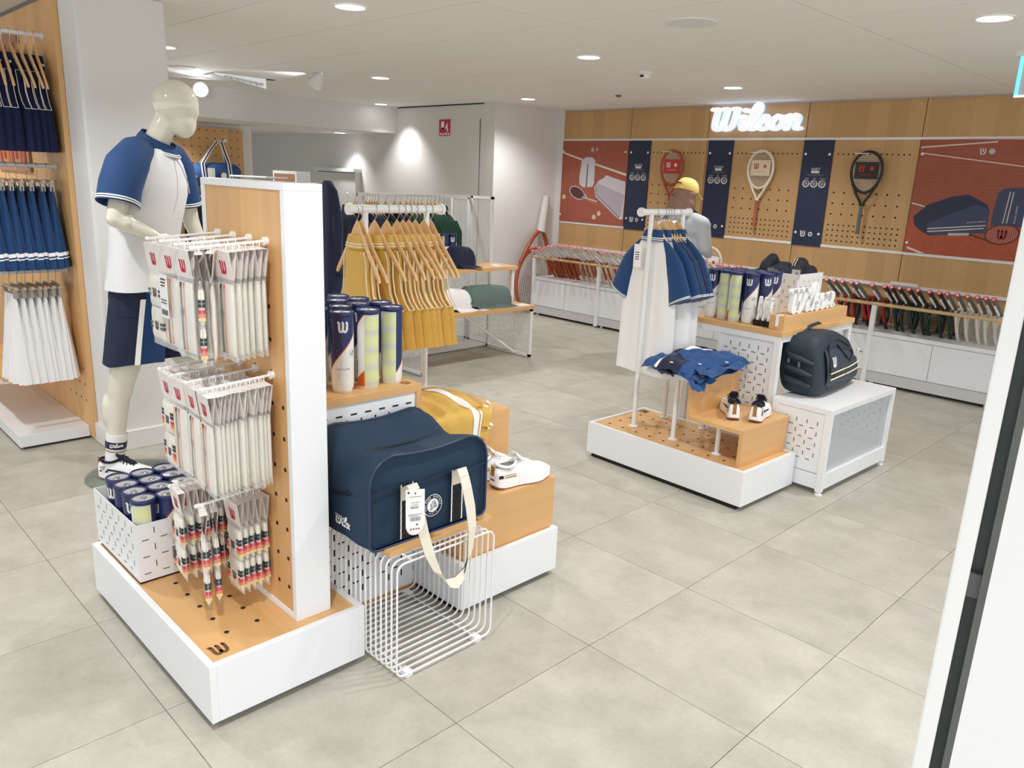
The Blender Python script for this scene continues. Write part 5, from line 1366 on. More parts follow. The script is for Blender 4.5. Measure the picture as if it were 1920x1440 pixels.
b = MB(); b.box(-0.445, -0.395, 1.062, 1.064, 1.005, 1.062); tg = b.build('tag', mat('tag_grey', (205, 207, 212), 0.6), t)
b = MB(); ring(b, fy(-0.43, 1.062, 1.02), 0.004, 0.006, 0, 12); emblem_W(b, fy(-0.415, 1.062, 1.04), 0.014, w=0.2); b.build('tag_print', DGREY, tg)

# white cabinet with open front
t = thing2('white_cabinet', 'low white open fronted cabinet under the charcoal backpack', 'cabinet', (-0.01, 0.9, 0))
A0, A1, B0, B1, ZC = -0.172, 0.148, 0.512, 1.290, 0.454
b = MB(); b.box(A0, A1, B0, B1, ZC - 0.028, ZC); b.build('top', WHITE, t, bevel=0.001)
for y in (B0, B1 - 0.03):
    b = MB(); b.box(A1 - 0.03, A1, y, y + 0.03, 0.018, ZC - 0.028); b.build('post', WMET, t)
    b = MB(); b.box(A0, A0 + 0.03, y, y + 0.03, 0.018, ZC - 0.028); b.build('post', WMET, t)
b = MB(); b.box(A1 - 0.004, A1, B0 + 0.03, B1 - 0.03, 0.03, 0.11); b.box(A0 + 0.03, A1 - 0.004, B0 + 0.03, B1 - 0.03, 0.106, 0.11); b.build('base_tray', WHITE, t)
for y in (B0 + 0.004, B1 - 0.008):
    b = MB(); b.box(A0 + 0.03, A1 - 0.032, y, y + 0.004, 0.112, ZC - 0.03); pn = b.build('side_panel', WHITE, t)
    b = MB(); slots(b, (fy(A0 + 0.03, B0 + 0.004, 0.125) if y < 1 else (lambda u, v, d: (A0 + 0.03 + u, B1 - 0.0088, 0.125 + v))), 0.25, 0.29, 0.056, 0.022, 0.0038); b.build('slots', mat('slot_dark', (60, 58, 60), 0.8), pn, kind='stuff')
    b = MB(); b.box(A0 + 0.03, A1 - 0.032, y, y + 0.004, 0.03, 0.108); b.build('lower_panel', WHITE, t)
b = MB(); b.box(A0 + 0.008, A0 + 0.012, B0 + 0.03, B1 - 0.03, 0.11, ZC - 0.03); pn = b.build('back_panel', WHITE, t)
b = MB(); slots(b, fx(A0 + 0.012, B0 + 0.05, 0.15), 0.68, 0.26, 0.06); b.build('slots', PLW, pn, kind='stuff')
b = MB(); b.box(A1 - 0.022, A1 - 0.018, B0 + 0.03, B1 - 0.03, 0.11, ZC - 0.03); b.build('glass_pane', film('smoked_glass', (214, 218, 220), 0.12, 0.05), t)
for x in (A0 + 0.02, A1 - 0.016):
    for y in (B0 + 0.016, B1 - 0.016):
        b = MB(); b.lathe([(0.019, 0.0), (0.019, 0.006), (0.01, 0.010), (0.01, 0.02)], 16, c=(x, y, 0)); b.build('foot', PLW, t)

# charcoal backpack lying on the cabinet
BL = V((-0.125, 0.935, ZC))
t = thing2('racket_backpack', 'bulky charcoal racket backpack with two white stripes on the white cabinet', 'backpack', BL)
t.rotation_euler = (0, 0, R(-1.6) + R(5)); t['_o'] = (0, 0, 0)
def bsec(y, h, d, x0, r=0.06, z0=0.004, n=28, lean=0.0):
    out = []
    for k in range(n):
        a = 2 * PI * k / n; c, s_ = math.cos(a), math.sin(a)
        e = 0.42
        x = d / 2 * math.copysign(abs(c) ** e, c); z = h / 2 * math.copysign(abs(s_) ** e, s_)
        out.append(V((x0 + x - lean * (z / h + 0.5), y, z0 + h / 2 + z)))
    return out
b = MB(); b.loft([bsec(-0.295, 0.22, 0.15, 0.0, z0=0.03, lean=0.03), bsec(-0.285, 0.28, 0.21, 0.0, z0=0.012, lean=0.05), bsec(-0.24, 0.318, 0.245, 0.0, lean=0.06), bsec(-0.10, 0.325, 0.255, 0.0, lean=0.06), bsec(0.05, 0.31, 0.25, 0.0, lean=0.06), bsec(0.17, 0.27, 0.235, 0.0, lean=0.05), bsec(0.26, 0.21, 0.20, 0.0, lean=0.04), bsec(0.30, 0.16, 0.15, 0.0, z0=0.02, lean=0.03), bsec(0.315, 0.08, 0.08, 0.0, z0=0.06)], True, True); b.build('body', BAGD, t)
# front pocket plate
def fpl(y, z, e=0.0):
    h = 0.325 if y < 0.05 else 0.325 - 0.28 * (y - 0.05) * 1.6
    d = 0.255 if y < 0.05 else 0.255 - 0.10 * (y - 0.05)
    f = (z - h / 2) / (h / 2); x = d / 2 * max(0.02, 1 - abs(f) ** (1 / 0.42 * 1.1)) ** 0.42
    return V((x - 0.06 * z / h + 0.010 + e, y, z))
b = MB(); grid(22, 14, lambda u, v: fpl(-0.235 + 0.49 * u, 0.04 + (0.21 - 0.10 * u * u) * v, 0.008 * math.sin(PI * u) ** 0.3 * math.sin(PI * v) ** 0.3), b); b.build('front_pocket', mat('bag_charcoal_light', (52, 64, 78), 0.6, bump=0.12, nscale=200), t)
b = MB()
for z0 in (0.098, 0.130):
    for (ya, yb) in ((-0.215, -0.01), (0.005, 0.235)):
        b.tube([fpl(ya + (yb - ya) * k / 6, z0 + 0.02 * ((ya + (yb - ya) * k / 6) + 0.2) * 0.4, 0.012) for k in range(7)], 0.0036, 6)
b.build('white_stripes', CREAM, t)
b = MB(); grid(8, 2, lambda u, v: fpl(-0.16 + 0.11 * u, 0.103 + 0.026 * v, 0.0105), b); b.build('badge', mat('badge_brown', (70, 52, 44), 0.7), t)
b = MB(); emblem_W(b, lambda u, v, d: tuple(fpl(-0.165 + u, 0.185 + v, 0.013)), 0.052, w=0.2); b.build('logo', PLW, t)
b = MB(); b.tube([fpl(-0.21, 0.04, 0.006), fpl(-0.215, 0.15, 0.008), fpl(-0.20, 0.25, 0.008), fpl(-0.13, 0.285, 0.006), fpl(0.0, 0.275, 0.004), fpl(0.12, 0.23, 0.004)], 0.0055, 7); b.tube([fpl(-0.06, 0.26, 0.006), fpl(0.0, 0.20, 0.010), fpl(0.06, 0.165, 0.010), fpl(0.16, 0.19, 0.006), fpl(0.2, 0.23, 0.0)], 0.005, 7); b.build('zip_lines', BLACK, t)
b = MB(); b.box(0.125, 0.135, 0.13, 0.135, 0.205, 0.225); b.build('zip_tab', PLW, t)
for k, (y, z) in enumerate(((-0.30, 0.20), (-0.31, 0.14), (-0.305, 0.08))):
    b = MB(); b.tube([(-0.10, y + 0.02, z + 0.02), (-0.07, y - 0.012, z + 0.01), (0.0, y - 0.018, z), (0.06, y - 0.004, z - 0.02)], [0.012, 0.016, 0.016, 0.010], 8); b.build('strap', BAGD, t)
b = MB(); b.tube([(-0.13, -0.27, 0.30), (-0.15, -0.31, 0.22), (-0.17, -0.33, 0.11), (-0.19, -0.30, 0.02)], [0.02, 0.028, 0.03, 0.024], 10); b.build('shoulder_strap', BAGD, t)
b = MB(); b.tube([(-0.20, -0.24, 0.03), (-0.22, -0.29, 0.03), (-0.21, -0.33, 0.05)], [0.02, 0.03, 0.02], 8); b.build('strap_end', BLACK, t)
b = MB(); b.tube([(-0.06, -0.18, 0.318), (-0.06, -0.10, 0.345), (-0.06, 0.0, 0.35), (-0.055, 0.08, 0.318)], 0.009, 8); b.build('grab_handle', BAGD, t)
b = MB(); b.box(-0.02, -0.008, -0.312, -0.306, 0.15, 0.20); b.box(-0.075, -0.066, -0.314, -0.308, 0.17, 0.21); b.build('buckle', mat('buckle_grey', (120, 122, 132), 0.5), t)
b = MB(); b.tube([(0.10, 0.20, 0.20), (0.115, 0.25, 0.185)], 0.004, 6); b.build('pull_cord', mat('buckle_grey', (120, 122, 132), 0.5), t)
# ================================================================ RACKET WALL
WY = 6.999
fw = lambda eps=0.0006: (lambda u, v, d: (u, WY - eps - d, v))
def board(name, label, cat, x0, x1, z0, z1, m, th=0.012):
    t = thing(name, label, cat, ((x0 + x1) / 2, WY, (z0 + z1) / 2))
    b = MB(); b.box(x0, x1, WY - th, WY, z0, z1); b.build('board', m, t)
    return t
PNAVY = mat('poster_navy', (34, 44, 74), 0.55)
studm = mat('stud_white', (240, 240, 240), 0.3)
def studs(t, pts, th=0.012):
    for x, z in pts:
        b = MB(); b.lathe([(0.0115, 0), (0.0115, 0.004), (0.006, 0.007)], 12); bb = MB()
        bb.T = Matrix.Translation((x, WY - th, z)) @ Matrix.Rotation(PI / 2, 4, 'X'); bb.lathe([(0.0115, 0), (0.0115, 0.004), (0.006, 0.007)], 12); bb.build('stud', studm, t)
for k, (xl, word, nm) in enumerate(((-5.375, 'BLADE', 'navy poster strip beside the white bag picture'), (-4.405, 'CLASH', 'navy poster strip left of the cream wall racket'), (-3.418, 'SHIFT', 'navy poster strip left of the black wall racket'))):
    t = board('poster_strip', nm, 'poster', xl, xl + 0.275, 1.016, 1.941, PNAVY)
    t['group'] = 'navy poster strips'
    cx_ = xl + 0.14
    f = lambda u, v, d: (cx_ + u, WY - 0.0128 - d, v)
    b = MB(); text(b, word, lambda u, v, d: f(u, v + 1.690, d), 0.034); b.stroke([[(-0.038, 1.667), (0.036, 1.667)]], 0.020, f, 0, caps=False)
    for r_ in range(2): b.poly([(-0.078 + 0.012 * r_, 1.643 - 0.008 * r_), (0.08 - 0.012 * r_, 1.643 - 0.008 * r_), (0.08 - 0.012 * r_, 1.647 - 0.008 * r_), (-0.078 + 0.012 * r_, 1.647 - 0.008 * r_)], f, 1)
    for u, w in ((-0.075, 'POWER'), (0, 'SPIN'), (0.075, 'CONTROL')):
        text(b, w, lambda uu, v, d: f(u + uu, v + 1.610, d), 0.0125)
        ring(b, lambda uu, v, d: f(u + uu, v + 1.565, d), 0.024, 0.0335, 0, 24); b.disc(u, 1.565, 0.022, f, 1, 20); ring(b, lambda uu, v, d: f(u + uu, v + 1.565, d - -0.0004), 0.026, 0.031, 2, 12, 0.3, 2.0)
    text(b, '8', lambda uu, v, d: f(-0.075 + uu, v + 1.565, d + 0.0006), 0.026); text(b, '6', lambda uu, v, d: f(uu, v + 1.565, d + 0.0006), 0.026); text(b, '6', lambda uu, v, d: f(0.075 + uu, v + 1.565, d + 0.0006), 0.026)
    emblem_W(b, lambda u, v, d: f(u - 0.045, v + 1.122, d), 0.052, w=0.2); b.disc(0.03, 1.122, 0.022, f, 1, 18); ring(b, lambda u, v, d: f(u + 0.03, v + 1.122, d + 0.0004), 0.012, 0.02, 0, 16)
    b.build('print', [mat('print_cream', (226, 226, 222), 0.6), mat('print_grey', (104, 108, 122), 0.6), PNAVY], t)
    studs(t, [(xl + 0.028, 1.821), (xl + 0.248, 1.821), (xl + 0.028, 1.13), (xl + 0.248, 1.128)])

CLAY = mat('clay_print', (166, 92, 74), 0.7, noise=0.16, nscale=9)
CLAY2 = mat('clay_print_orange', (178, 88, 62), 0.7, noise=0.2, nscale=26)
LINEW, PBAG, PBAG2, PSH = mat('print_line', (226, 214, 206), 0.7), mat('print_bag', (206, 202, 208), 0.7, noise=0.05, nscale=20), mat('print_bag_shade', (182, 172, 184), 0.7), mat('print_maroon', (96, 56, 62), 0.7)
t = board('wall_picture', 'clay court picture with white bags on the wall behind the polo rail', 'picture', -6.33, -5.384, 1.041, 1.941, CLAY)
f0 = lambda e: (lambda u, v, d: (u, WY - 0.0125 - e, v))
b = MB()
for pts in ([(-6.330, 1.824), (-6.021, 1.744), (-6.025, 1.725), (-6.330, 1.804)], [(-5.836, 1.701), (-5.388, 1.599), (-5.388, 1.574), (-5.838, 1.682)]): b.poly(pts, f0(0), 0)
b.poly([(-5.981, 1.764), (-5.888, 1.766), (-5.839, 1.735), (-5.833, 1.491), (-5.855, 1.445), (-5.995, 1.432), (-6.051, 1.469), (-6.057, 1.546), (-6.035, 1.725)], f0(0.0004), 1)
b.poly([(-5.948, 1.695), (-5.936, 1.696), (-5.937, 1.438), (-5.953, 1.437)], f0(0.0008), 3)
b.poly([(-5.669, 1.576), (-5.391, 1.513), (-5.388, 1.358), (-5.394, 1.120), (-5.426, 1.107), (-5.498, 1.140), (-5.799, 1.339), (-5.828, 1.438), (-5.792, 1.493), (-5.754, 1.525), (-5.705, 1.541)], f0(0.0004), 1)
b.poly([(-5.792, 1.493), (-5.388, 1.373), (-5.419, 1.236), (-5.426, 1.115), (-5.498, 1.148), (-5.790, 1.345), (-5.818, 1.438)], f0(0.0008), 2)
b.stroke([curve([(-5.800, 1.44), (-5.78, 1.36), (-5.6, 1.24), (-5.44, 1.125)])], 0.006, f0(0.0012), 3)
b.poly([(-6.091 + 0.115 * math.cos(a) * 0.95 + 0.02, 1.368 + 0.072 * math.sin(a) - 0.025 * math.cos(a)) for a in [2 * PI * k / 22 for k in range(22)]], f0(0.0003), 3)
b.stroke([[(-6.079 + 0.112 * math.cos(a), 1.37 + 0.066 * math.sin(a) - 0.028 * math.cos(a)) for a in [2 * PI * k / 24 for k in range(25)]]], 0.010, f0(0.0009), 1, caps=False)
b.stroke([[(-6.0, 1.325), (-5.92, 1.312), (-5.77, 1.286)], [(-5.975, 1.375), (-5.93, 1.325)]], 0.014, f0(0.0009), 1); b.stroke([[(-5.90, 1.292), (-5.75, 1.25)]], 0.016, f0(0.0006), 5)
for x, z in ((-6.277, 1.317), (-5.805, 1.113), (-5.736, 1.157)): b.disc(x, z, 0.027, f0(0.0004), 4, 18)
emblem_W(b, lambda u, v, d: f0(0.0006)(-5.888 + u, 1.846 + v, d), 0.042, w=0.2); b.disc(-5.821, 1.848, 0.018, f0(0.0006), 2, 16)
b.build('print', [LINEW, PBAG, PBAG2, PSH, mat('print_ball', (214, 204, 164), 0.7), mat('print_coral', (206, 110, 92), 0.7)], t)
studs(t, [(-6.322, 1.828), (-5.42, 1.825), (-6.32, 1.115), (-5.425, 1.125)])

t = board('wall_picture', 'clay court picture with navy bags at the right end of the wall', 'picture', -2.424, -1.464, 1.041, 1.941, CLAY2)
PB1, PB2 = mat('print_navy_bag', (70, 78, 108), 0.7, noise=0.06, nscale=14), mat('print_navy_dark', (52, 58, 84), 0.7)
b = MB()
b.poly([(-2.42, 1.30), (-1.47, 1.33), (-1.47, 1.935), (-2.42, 1.935)], f0(-0.0003), 8)
for pts in ([(-2.419, 1.886), (-1.87, 1.929), (-1.869, 1.920), (-2.417, 1.876)], [(-2.404, 1.841), (-1.666, 1.749), (-1.665, 1.742), (-2.403, 1.833)], [(-2.42, 1.447), (-2.293, 1.417), (-2.291, 1.409), (-2.42, 1.435)], [(-2.401, 1.090), (-2.25, 1.044), (-2.30, 1.043), (-2.398, 1.071)]): b.poly(pts, f0(0.0002), 0)
for k in range(20):
    z = 1.935 - 0.027 * k; b.poly([(-2.42, z), (-1.47, z + 0.02), (-1.47, z + 0.0222), (-2.42, z + 0.0022)], f0(0.0), 7)
for k in range(36):
    x = -2.41 + 0.0265 * k; b.poly([(x, 1.42), (x + 0.0018, 1.42), (x + 0.0018, 1.935), (x, 1.935)], f0(0.0), 7)
b.poly([(-2.387, 1.332), (-2.299, 1.430), (-2.136, 1.499), (-2.008, 1.527), (-1.933, 1.493), (-1.858, 1.453), (-1.836, 1.403), (-1.834, 1.241), (-2.244, 1.190), (-2.324, 1.227), (-2.368, 1.263)], f0(0.0006), 2)
b.poly([(-2.273, 1.277), (-2.094, 1.381), (-1.932, 1.452), (-1.857, 1.426), (-1.836, 1.403), (-1.834, 1.241), (-2.244, 1.194)], f0(0.001), 1)
b.stroke([[(-2.34, 1.34), (-2.2, 1.43), (-1.99, 1.50)], [(-2.30, 1.33), (-2.12, 1.42), (-1.95, 1.47)]], 0.008, f0(0.0014), 2)
for pts in ([(-2.266, 1.247), (-1.845, 1.301), (-1.844, 1.294), (-2.265, 1.239)], [(-2.263, 1.224), (-1.855, 1.278), (-1.853, 1.271), (-2.261, 1.216)], [(-1.723, 1.561), (-1.717, 1.561), (-1.729, 1.322), (-1.735, 1.322)], [(-1.700, 1.558), (-1.694, 1.558), (-1.703, 1.324), (-1.710, 1.324)]): b.poly(pts, f0(0.0016), 0)
b.poly([(-1.801, 1.543), (-1.775, 1.576), (-1.737, 1.587), (-1.637, 1.592), (-1.587, 1.30), (-1.813, 1.300), (-1.812, 1.419)], f0(0.001), 1)
b.stroke([[(-1.722 + 0.115 * math.cos(a), 1.238 + 0.075 * math.sin(a) + 0.012 * math.cos(a)) for a in [2 * PI * k / 26 for k in range(27)]]], 0.009, f0(0.0022), 3, caps=False)
for k in range(15):
    x = -1.82 + 0.0138 * k; h = 0.07 * math.sqrt(max(0, 1 - ((x + 1.722) / 0.112) ** 2)); b.poly([(x, 1.238 - h), (x + 0.002, 1.238 - h), (x + 0.002, 1.238 + h), (x, 1.238 + h)], f0(0.0018), 6)
b.poly([(-2.103, 1.221), (-1.949, 1.232), (-1.953, 1.213), (-2.100, 1.198)], f0(0.0018), 6); b.poly([(-1.949, 1.229), (-1.805, 1.188), (-1.803, 1.177), (-1.953, 1.216)], f0(0.0018), 3)
emblem_W(b, lambda u, v, d: f0(0.0022)(-1.725 + u, 1.235 + v, d), 0.07, 5, w=0.22)
emblem_W(b, lambda u, v, d: f0(0.0012)(-1.963 + u, 1.853 + v, d), 0.046, 0, w=0.2); b.disc(-1.897, 1.853, 0.022, f0(0.0012), 6, 18)
text(b, 'ROLAND GARROS', lambda u, v, d: f0(0.0018)(-1.917 + u, 1.319 + v + 0.13 * u, d), 0.016)
text(b, 'ROLAND GARROS', lambda u, v, d: f0(0.0018)(-1.655 - v, 1.39 + u, d), 0.016)
b.build('print', [LINEW, PB1, PB2, PSH, CLAY, mat('print_red_dark', (130, 40, 44), 0.7), mat('print_silver', (190, 186, 188), 0.7), mat('print_net', (142, 74, 66), 0.7), CLAY], t)
studs(t, [(-2.40, 1.83), (-2.405, 1.118)])

# lit wall sign
t = thing('lit_sign', 'glowing white lettered sign on the oak wall above the rackets', 'sign', (-3.92, WY, 2.12))
b = MB(); word_wilson(b, lambda u, v, d: (-3.925 + u, WY - 0.035 - d, 2.128 + v), 0.222, depth=0.045, sx=1.33, w=0.16); b.build('letters', mat('sign_lit', (236, 240, 246), 0.4, emit=0.6), t)
b = MB(); word_wilson(b, lambda u, v, d: (-3.925 + u, WY - 0.002 - d, 2.128 + v), 0.222, depth=0.020, sx=1.33, w=0.12); b.build('letter_backs', mat('sign_back_glow', (150, 185, 235), 0.4, emit=0.9), t)

# ---------------------------------------------------------------- rackets
def racket(frame, throat, grip, butt, card=None, cardlogo=REDL, strings=True, sleeve=False, stringm=None):
    """butt at the origin, head along +Y, string plane normal to X (width along Z)"""
    t = thing('tennis_racket', '', 'racket')
    hy, ry, rz_ = 0.515, 0.168, 0.128
    b = MB(); b.tube([(0, hy + ry * math.sin(a), rz_ * math.cos(a) * (1 + 0.08 * math.sin(a))) for a in [2 * PI * k / 30 for k in range(30)]], 0.0122, 8, True); b.build('head_frame', frame, t)
    b = MB()
    for s_ in (-1, 1): b.tube([(0, 0.235, 0.008 * s_), (0, 0.27, 0.018 * s_), (0, 0.32, 0.052 * s_), (0, 0.372, 0.078 * s_), (0, 0.42, 0.105 * s_)], [0.012, 0.0118, 0.0118, 0.0118, 0.0122], 8)
    b.build('throat', throat, t)
    b = MB(); b.tube([(0, 0.0, 0), (0, 0.012, 0), (0, 0.02, 0), (0, 0.235, 0)], [0.0185, 0.0185, 0.0155, 0.0145], 10); b.build('grip', grip, t)
    b = MB(); b.tube([(0, -0.003, 0), (0, 0.001, 0)], 0.0175, 14); bc = b.build('butt_cap', butt, t)
    b = MB(); emblem_W(b, lambda u, v, d: (u, -0.0036, v), 0.016, w=0.2); b.build('butt_logo', PLW, bc)
    if strings:
        b = MB(); w_ = 0.0009
        for k in range(-7, 8):
            z = k * 0.0158; h = ry * math.sqrt(max(0, 1 - (z / rz_) ** 2)) * 0.97; b.box(-w_, w_, hy - h, hy + h, z - w_, z + w_)
        for k in range(-9, 10):
            y = k * 0.0172; h = rz_ * math.sqrt(max(0, 1 - (y / ry) ** 2)) * 0.97; b.box(-w_, w_, hy + y - w_, hy + y + w_, -h, h)
        b.build('strings', stringm or mat('string_white', (225, 222, 215), 0.5), t, kind='stuff')
    if card:
        b = MB(); b.box(-0.0035, 0.0035, hy - 0.055, hy + 0.085, -0.098, 0.098); c = b.build('head_card', card, t)
        b = MB(); g = lambda u, v, d: (0.0042, hy + v, -u)
        emblem_W(b, lambda u, v, d: g(u - 0.045, v + 0.03, d), 0.05, w=0.2); b.disc(0.045, 0.03, 0.017, g, 0, 16); text(b, 'ROLAND GARROS', lambda u, v, d: g(u, v - 0.02, d), 0.012); b.build('card_print', cardlogo, c)
    if sleeve:
        b = MB(); b.box(-0.002, 0.002, 0.06, 0.20, -0.03, -0.012); b.build('price_tag', PLW, t)
    return t
RW, RO, RB, RG, RC = mat('racket_white', (226, 222, 214), 0.35), mat('racket_orange', (168, 78, 44), 0.35), mat('racket_black', (34, 34, 36), 0.35), mat('racket_green', (14, 46, 46), 0.25, coat=0.4), mat('racket_cream', (232, 222, 206), 0.35)
RR = mat('racket_red', (180, 34, 34), 0.35)
GRW, GRG, GRB = mat('grip_white', (214, 210, 206), 0.7), mat('grip_grey', (108, 106, 104), 0.8), mat('grip_black', (44, 44, 46), 0.8)
BUTT = mat('butt_red', (206, 52, 66), 0.4)
P_or, P_wh, P_rd, P_gr = Proto(racket(RO, RO, GRW, BUTT, sleeve=True, stringm=mat('string_rust', (176, 92, 60), 0.5))), Proto(racket(RC, RO, GRW, BUTT, sleeve=True)), Proto(racket(RB, RR, GRG, BUTT, sleeve=True, stringm=mat('string_black', (40, 40, 42), 0.5))), Proto(racket(RG, RG, GRB, BUTT, sleeve=True, stringm=mat('string_green', (24, 52, 50), 0.5)))
P_w2 = Proto(racket(RW, RW, GRG, BUTT, sleeve=True))
k_ = 6.28 / 6.85
Lx_ = [(-6.606, .667), (-6.541, .673), (-6.501, .707), (-6.454, .688), (-6.415, .718), (-6.358, .739), (-6.291, .745), (-6.215, .787), (-6.153, .789), (-6.114, .78), (-6.036, .787), (-5.974, .748), (-5.915, .76), (-5.848, .763), (-5.736, .748), (-5.667, .752), (-5.554, .75), (-5.49, .747), (-5.435, .749), (-5.346, .748), (-5.277, .746), (-5.224, .745)]
def rack_racket(P, x, zb, label, group, yb=6.27):
    ang = -math.asin(min(0.95, (zb - 0.437) / 0.70))
    P.put((x, yb, zb), label, group, rot=(ang, random.uniform(-0.05, 0.05), -0.10 + random.uniform(-0.03, 0.03)))
random.seed(9)
for i, (x, z) in enumerate(Lx_):
    zb = min(1.5 - (1.5 - z) * k_, 0.825)
    o = i < 8
    rack_racket(P_or if o else P_wh, x * k_, zb, ('orange racket in the low wall rack, %s from the corner' if o else 'cream racket with orange throat in the low wall rack, %s from the corner') % ORD[i], 'rackets in the left wall rack')
mid = [-4.245, -4.172, -4.081, -4.028, -3.958, -3.876, -3.825]
for i, x in enumerate(mid): rack_racket(P_wh, x * k_, 0.825, 'racket in the wall rack behind the table cans, %s from the person' % ORD[i], 'rackets in the middle wall rack')
Rx_ = [-2.971, -2.904, -2.831, -2.753, -2.704, -2.574, -2.47, -2.415, -2.351, -2.276, -2.207, -2.117, -2.043, -1.984, -1.909, -1.836, -1.767, -1.707, -1.653]
for i, x in enumerate(Rx_):
    P, nm = ((P_rd, 'black and red racket') if i < 6 else (P_gr, 'dark green racket') if i < 13 else (P_w2, 'white racket'))
    rack_racket(P, x * k_, 0.815, '%s in the right wall rack, %s counted from the letter sign' % (nm, ORD[i]), 'rackets in the right wall rack')
# wall rackets: head up, strings facing the room
def wall_racket(t, label, x, zbot):
    t['label'] = label
    t.matrix_world = Matrix(((0, 0, -1, x), (-1, 0, 0, WY - 0.05), (0, 1, 0, zbot), (0, 0, 0, 1)))
wall_racket(racket(RO, RO, RO, BUTT, mat('card_red', (196, 62, 54), 0.6), PLW), 'red orange racket hanging on the oak wall above the person', -4.785, 1.155)
wall_racket(racket(RC, RC, mat('grip_terracotta', (176, 96, 66), 0.7), BUTT, mat('card_cream', (224, 208, 184), 0.6), mat('print_soft_red', (200, 96, 80), 0.6)), 'cream racket with terracotta grip hanging on the oak wall', -3.796, 1.16)
wall_racket(racket(RB, RB, GRG, BUTT, mat('card_black', (48, 42, 44), 0.6), mat('print_red', (196, 60, 44), 0.6)), 'black racket hanging on the oak wall', -2.812, 1.16)
for x in (-4.785, -3.796, -2.812):
    b = MB(); b.cyl((x - 0.06, WY - 0.004, 1.826), (x - 0.06, WY - 0.10, 1.826), 0.004, n=6); b.cyl((x - 0.10, WY - 0.10, 1.826), (x + 0.02, WY - 0.10, 1.826), 0.004, n=6)
    b.build('racket_hook', WMET, wall_back)
# white racket standing head up in the rack behind the cans
t = racket(RC, RC, GRW, BUTT, PLW, mat('print_soft_red', (200, 96, 80), 0.6)); t['label'] = 'white racket standing head up behind the table cans'
t.matrix_world = Matrix(((0, 0, -1, -4.02), (-1, 0, 0, 6.60), (0, 1, 0, 0.262), (0, 0, 0, 1))) @ Matrix.Rotation(R(0), 4, 'X')
t.matrix_world = Matrix.Translation((0, 0, 0.0)) @ t.matrix_world

# rack cabinets along the wall
def cabinet(x0, x1, label):
    t = thing('racket_cabinet', label, 'cabinet', ((x0 + x1) / 2, 6.7, 0)); t['group'] = 'white racket cabinets'
    b = MB(); b.box(x0 + 0.004, x1 - 0.004, 6.405, 6.96, 0.405, 0.435); b.build('top', WHITE, t)
    b = MB(); b.box(x0 + 0.004, x1 - 0.004, 6.42, 6.96, 0.03, 0.405); b.build('carcass', WHITE, t)
    xm = (x0 + x1) / 2
    for a, c in ((x0 + 0.006, xm - 0.003), (xm + 0.003, x1 - 0.006)):
        b = MB(); b.box(a, c, 6.405, 6.42, 0.118, 0.398); b.build('door', WHITE, t)
    b = MB(); b.box(x0 + 0.004, x1 - 0.004, 6.404, 6.42, 0.028, 0.110); b.build('base_rail', mat('rail_grey', (206, 206, 207), 0.4), t)
    for x in (x0 + 0.05, x1 - 0.05):
        b = MB(); b.cyl((x, 6.44, 0), (x, 6.44, 0.03), 0.016, n=10); b.build('foot', PLW, t)
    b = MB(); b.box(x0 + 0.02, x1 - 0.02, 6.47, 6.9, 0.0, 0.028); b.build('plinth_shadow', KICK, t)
    for x in (x0,):
        b = MB(); b.box(x - 0.018, x + 0.018, 6.385, 6.415, 0.018, 0.645); b.build('post', WMET, t)
    b = MB(); b.cyl((x0 - 0.018, 6.395, 0.657), (x1 - 0.018, 6.395, 0.657), 0.0135, n=10); b.build('oak_bar', mat('bar_wood', (214, 180, 132), 0.5), t)
for i, nm in enumerate(('in the corner under the orange rackets', 'behind the polo shirts', 'behind the table cans', 'under the black and red rackets', 'at the right under the green and white rackets')):
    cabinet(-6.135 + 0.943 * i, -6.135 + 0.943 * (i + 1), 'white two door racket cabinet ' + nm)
t_ = [o for o in bpy.data.objects if o.name.startswith('racket_cabinet')][-1]
b = MB(); b.box(-1.438, -1.402, 6.385, 6.415, 0.018, 0.645); b.build('post', WMET, t_)
b = MB(); b.box(-2.46, -2.25, 6.93, 6.97, 0.765, 0.79); tag(b.build('shelf_edge', WMET), 'short white ledge on the rail above the right racks', 'ledge')

# giant display racket leaning in the corner
t = thing('giant_racket', 'oversized orange racket with white handle leaning in the corner', 'display racket', (-6.30, 6.35, 0))
def gp(f, w):   # along the axis from head tip (0) to butt (1), w across
    p0, p1 = V((-6.22, 6.42, 0.02)), V((-6.37, 6.79, 1.31))
    ax = p1 - p0; wd = V((0.10, 1, -0.22)).normalized()
    return p0 + ax * f + wd * w
b = MB(); b.tube([gp(0.27 + 0.27 * math.sin(a), 0.255 * math.cos(a)) for a in [2 * PI * k / 36 for k in range(36)]], 0.021, 8, True); b.build('head_frame', RO, t)
for s_ in (-1, 1):
    b = MB(); b.tube([gp(0.70, 0.03 * s_), gp(0.64, 0.09 * s_), gp(0.56, 0.15 * s_), gp(0.46, 0.20 * s_), gp(0.39, 0.235 * s_)], 0.023, 8); b.build('throat', RO, t)
b = MB(); b.tube([gp(0.69, 0), gp(0.75, 0), gp(0.99, 0), gp(1.0, 0)], [0.055, 0.05, 0.042, 0.046], 12); b.build('handle', GRW, t)
b = MB()
for k in range(-8, 9):
    w = 0.0285 * k; h = 0.26 * math.sqrt(1 - (w / 0.255) ** 2); b.tube([gp(0.27 - h, w), gp(0.27 + h, w)], 0.0018, 4)
    h2 = 0.245 * math.sqrt(max(0, 1 - (k / 9.0) ** 2)); b.tube([gp(0.27 + 0.030 * k, -h2), gp(0.27 + 0.030 * k, h2)], 0.0018, 4)
b.build('strings', mat('string_rose', (214, 204, 202), 0.6), t, kind='stuff')
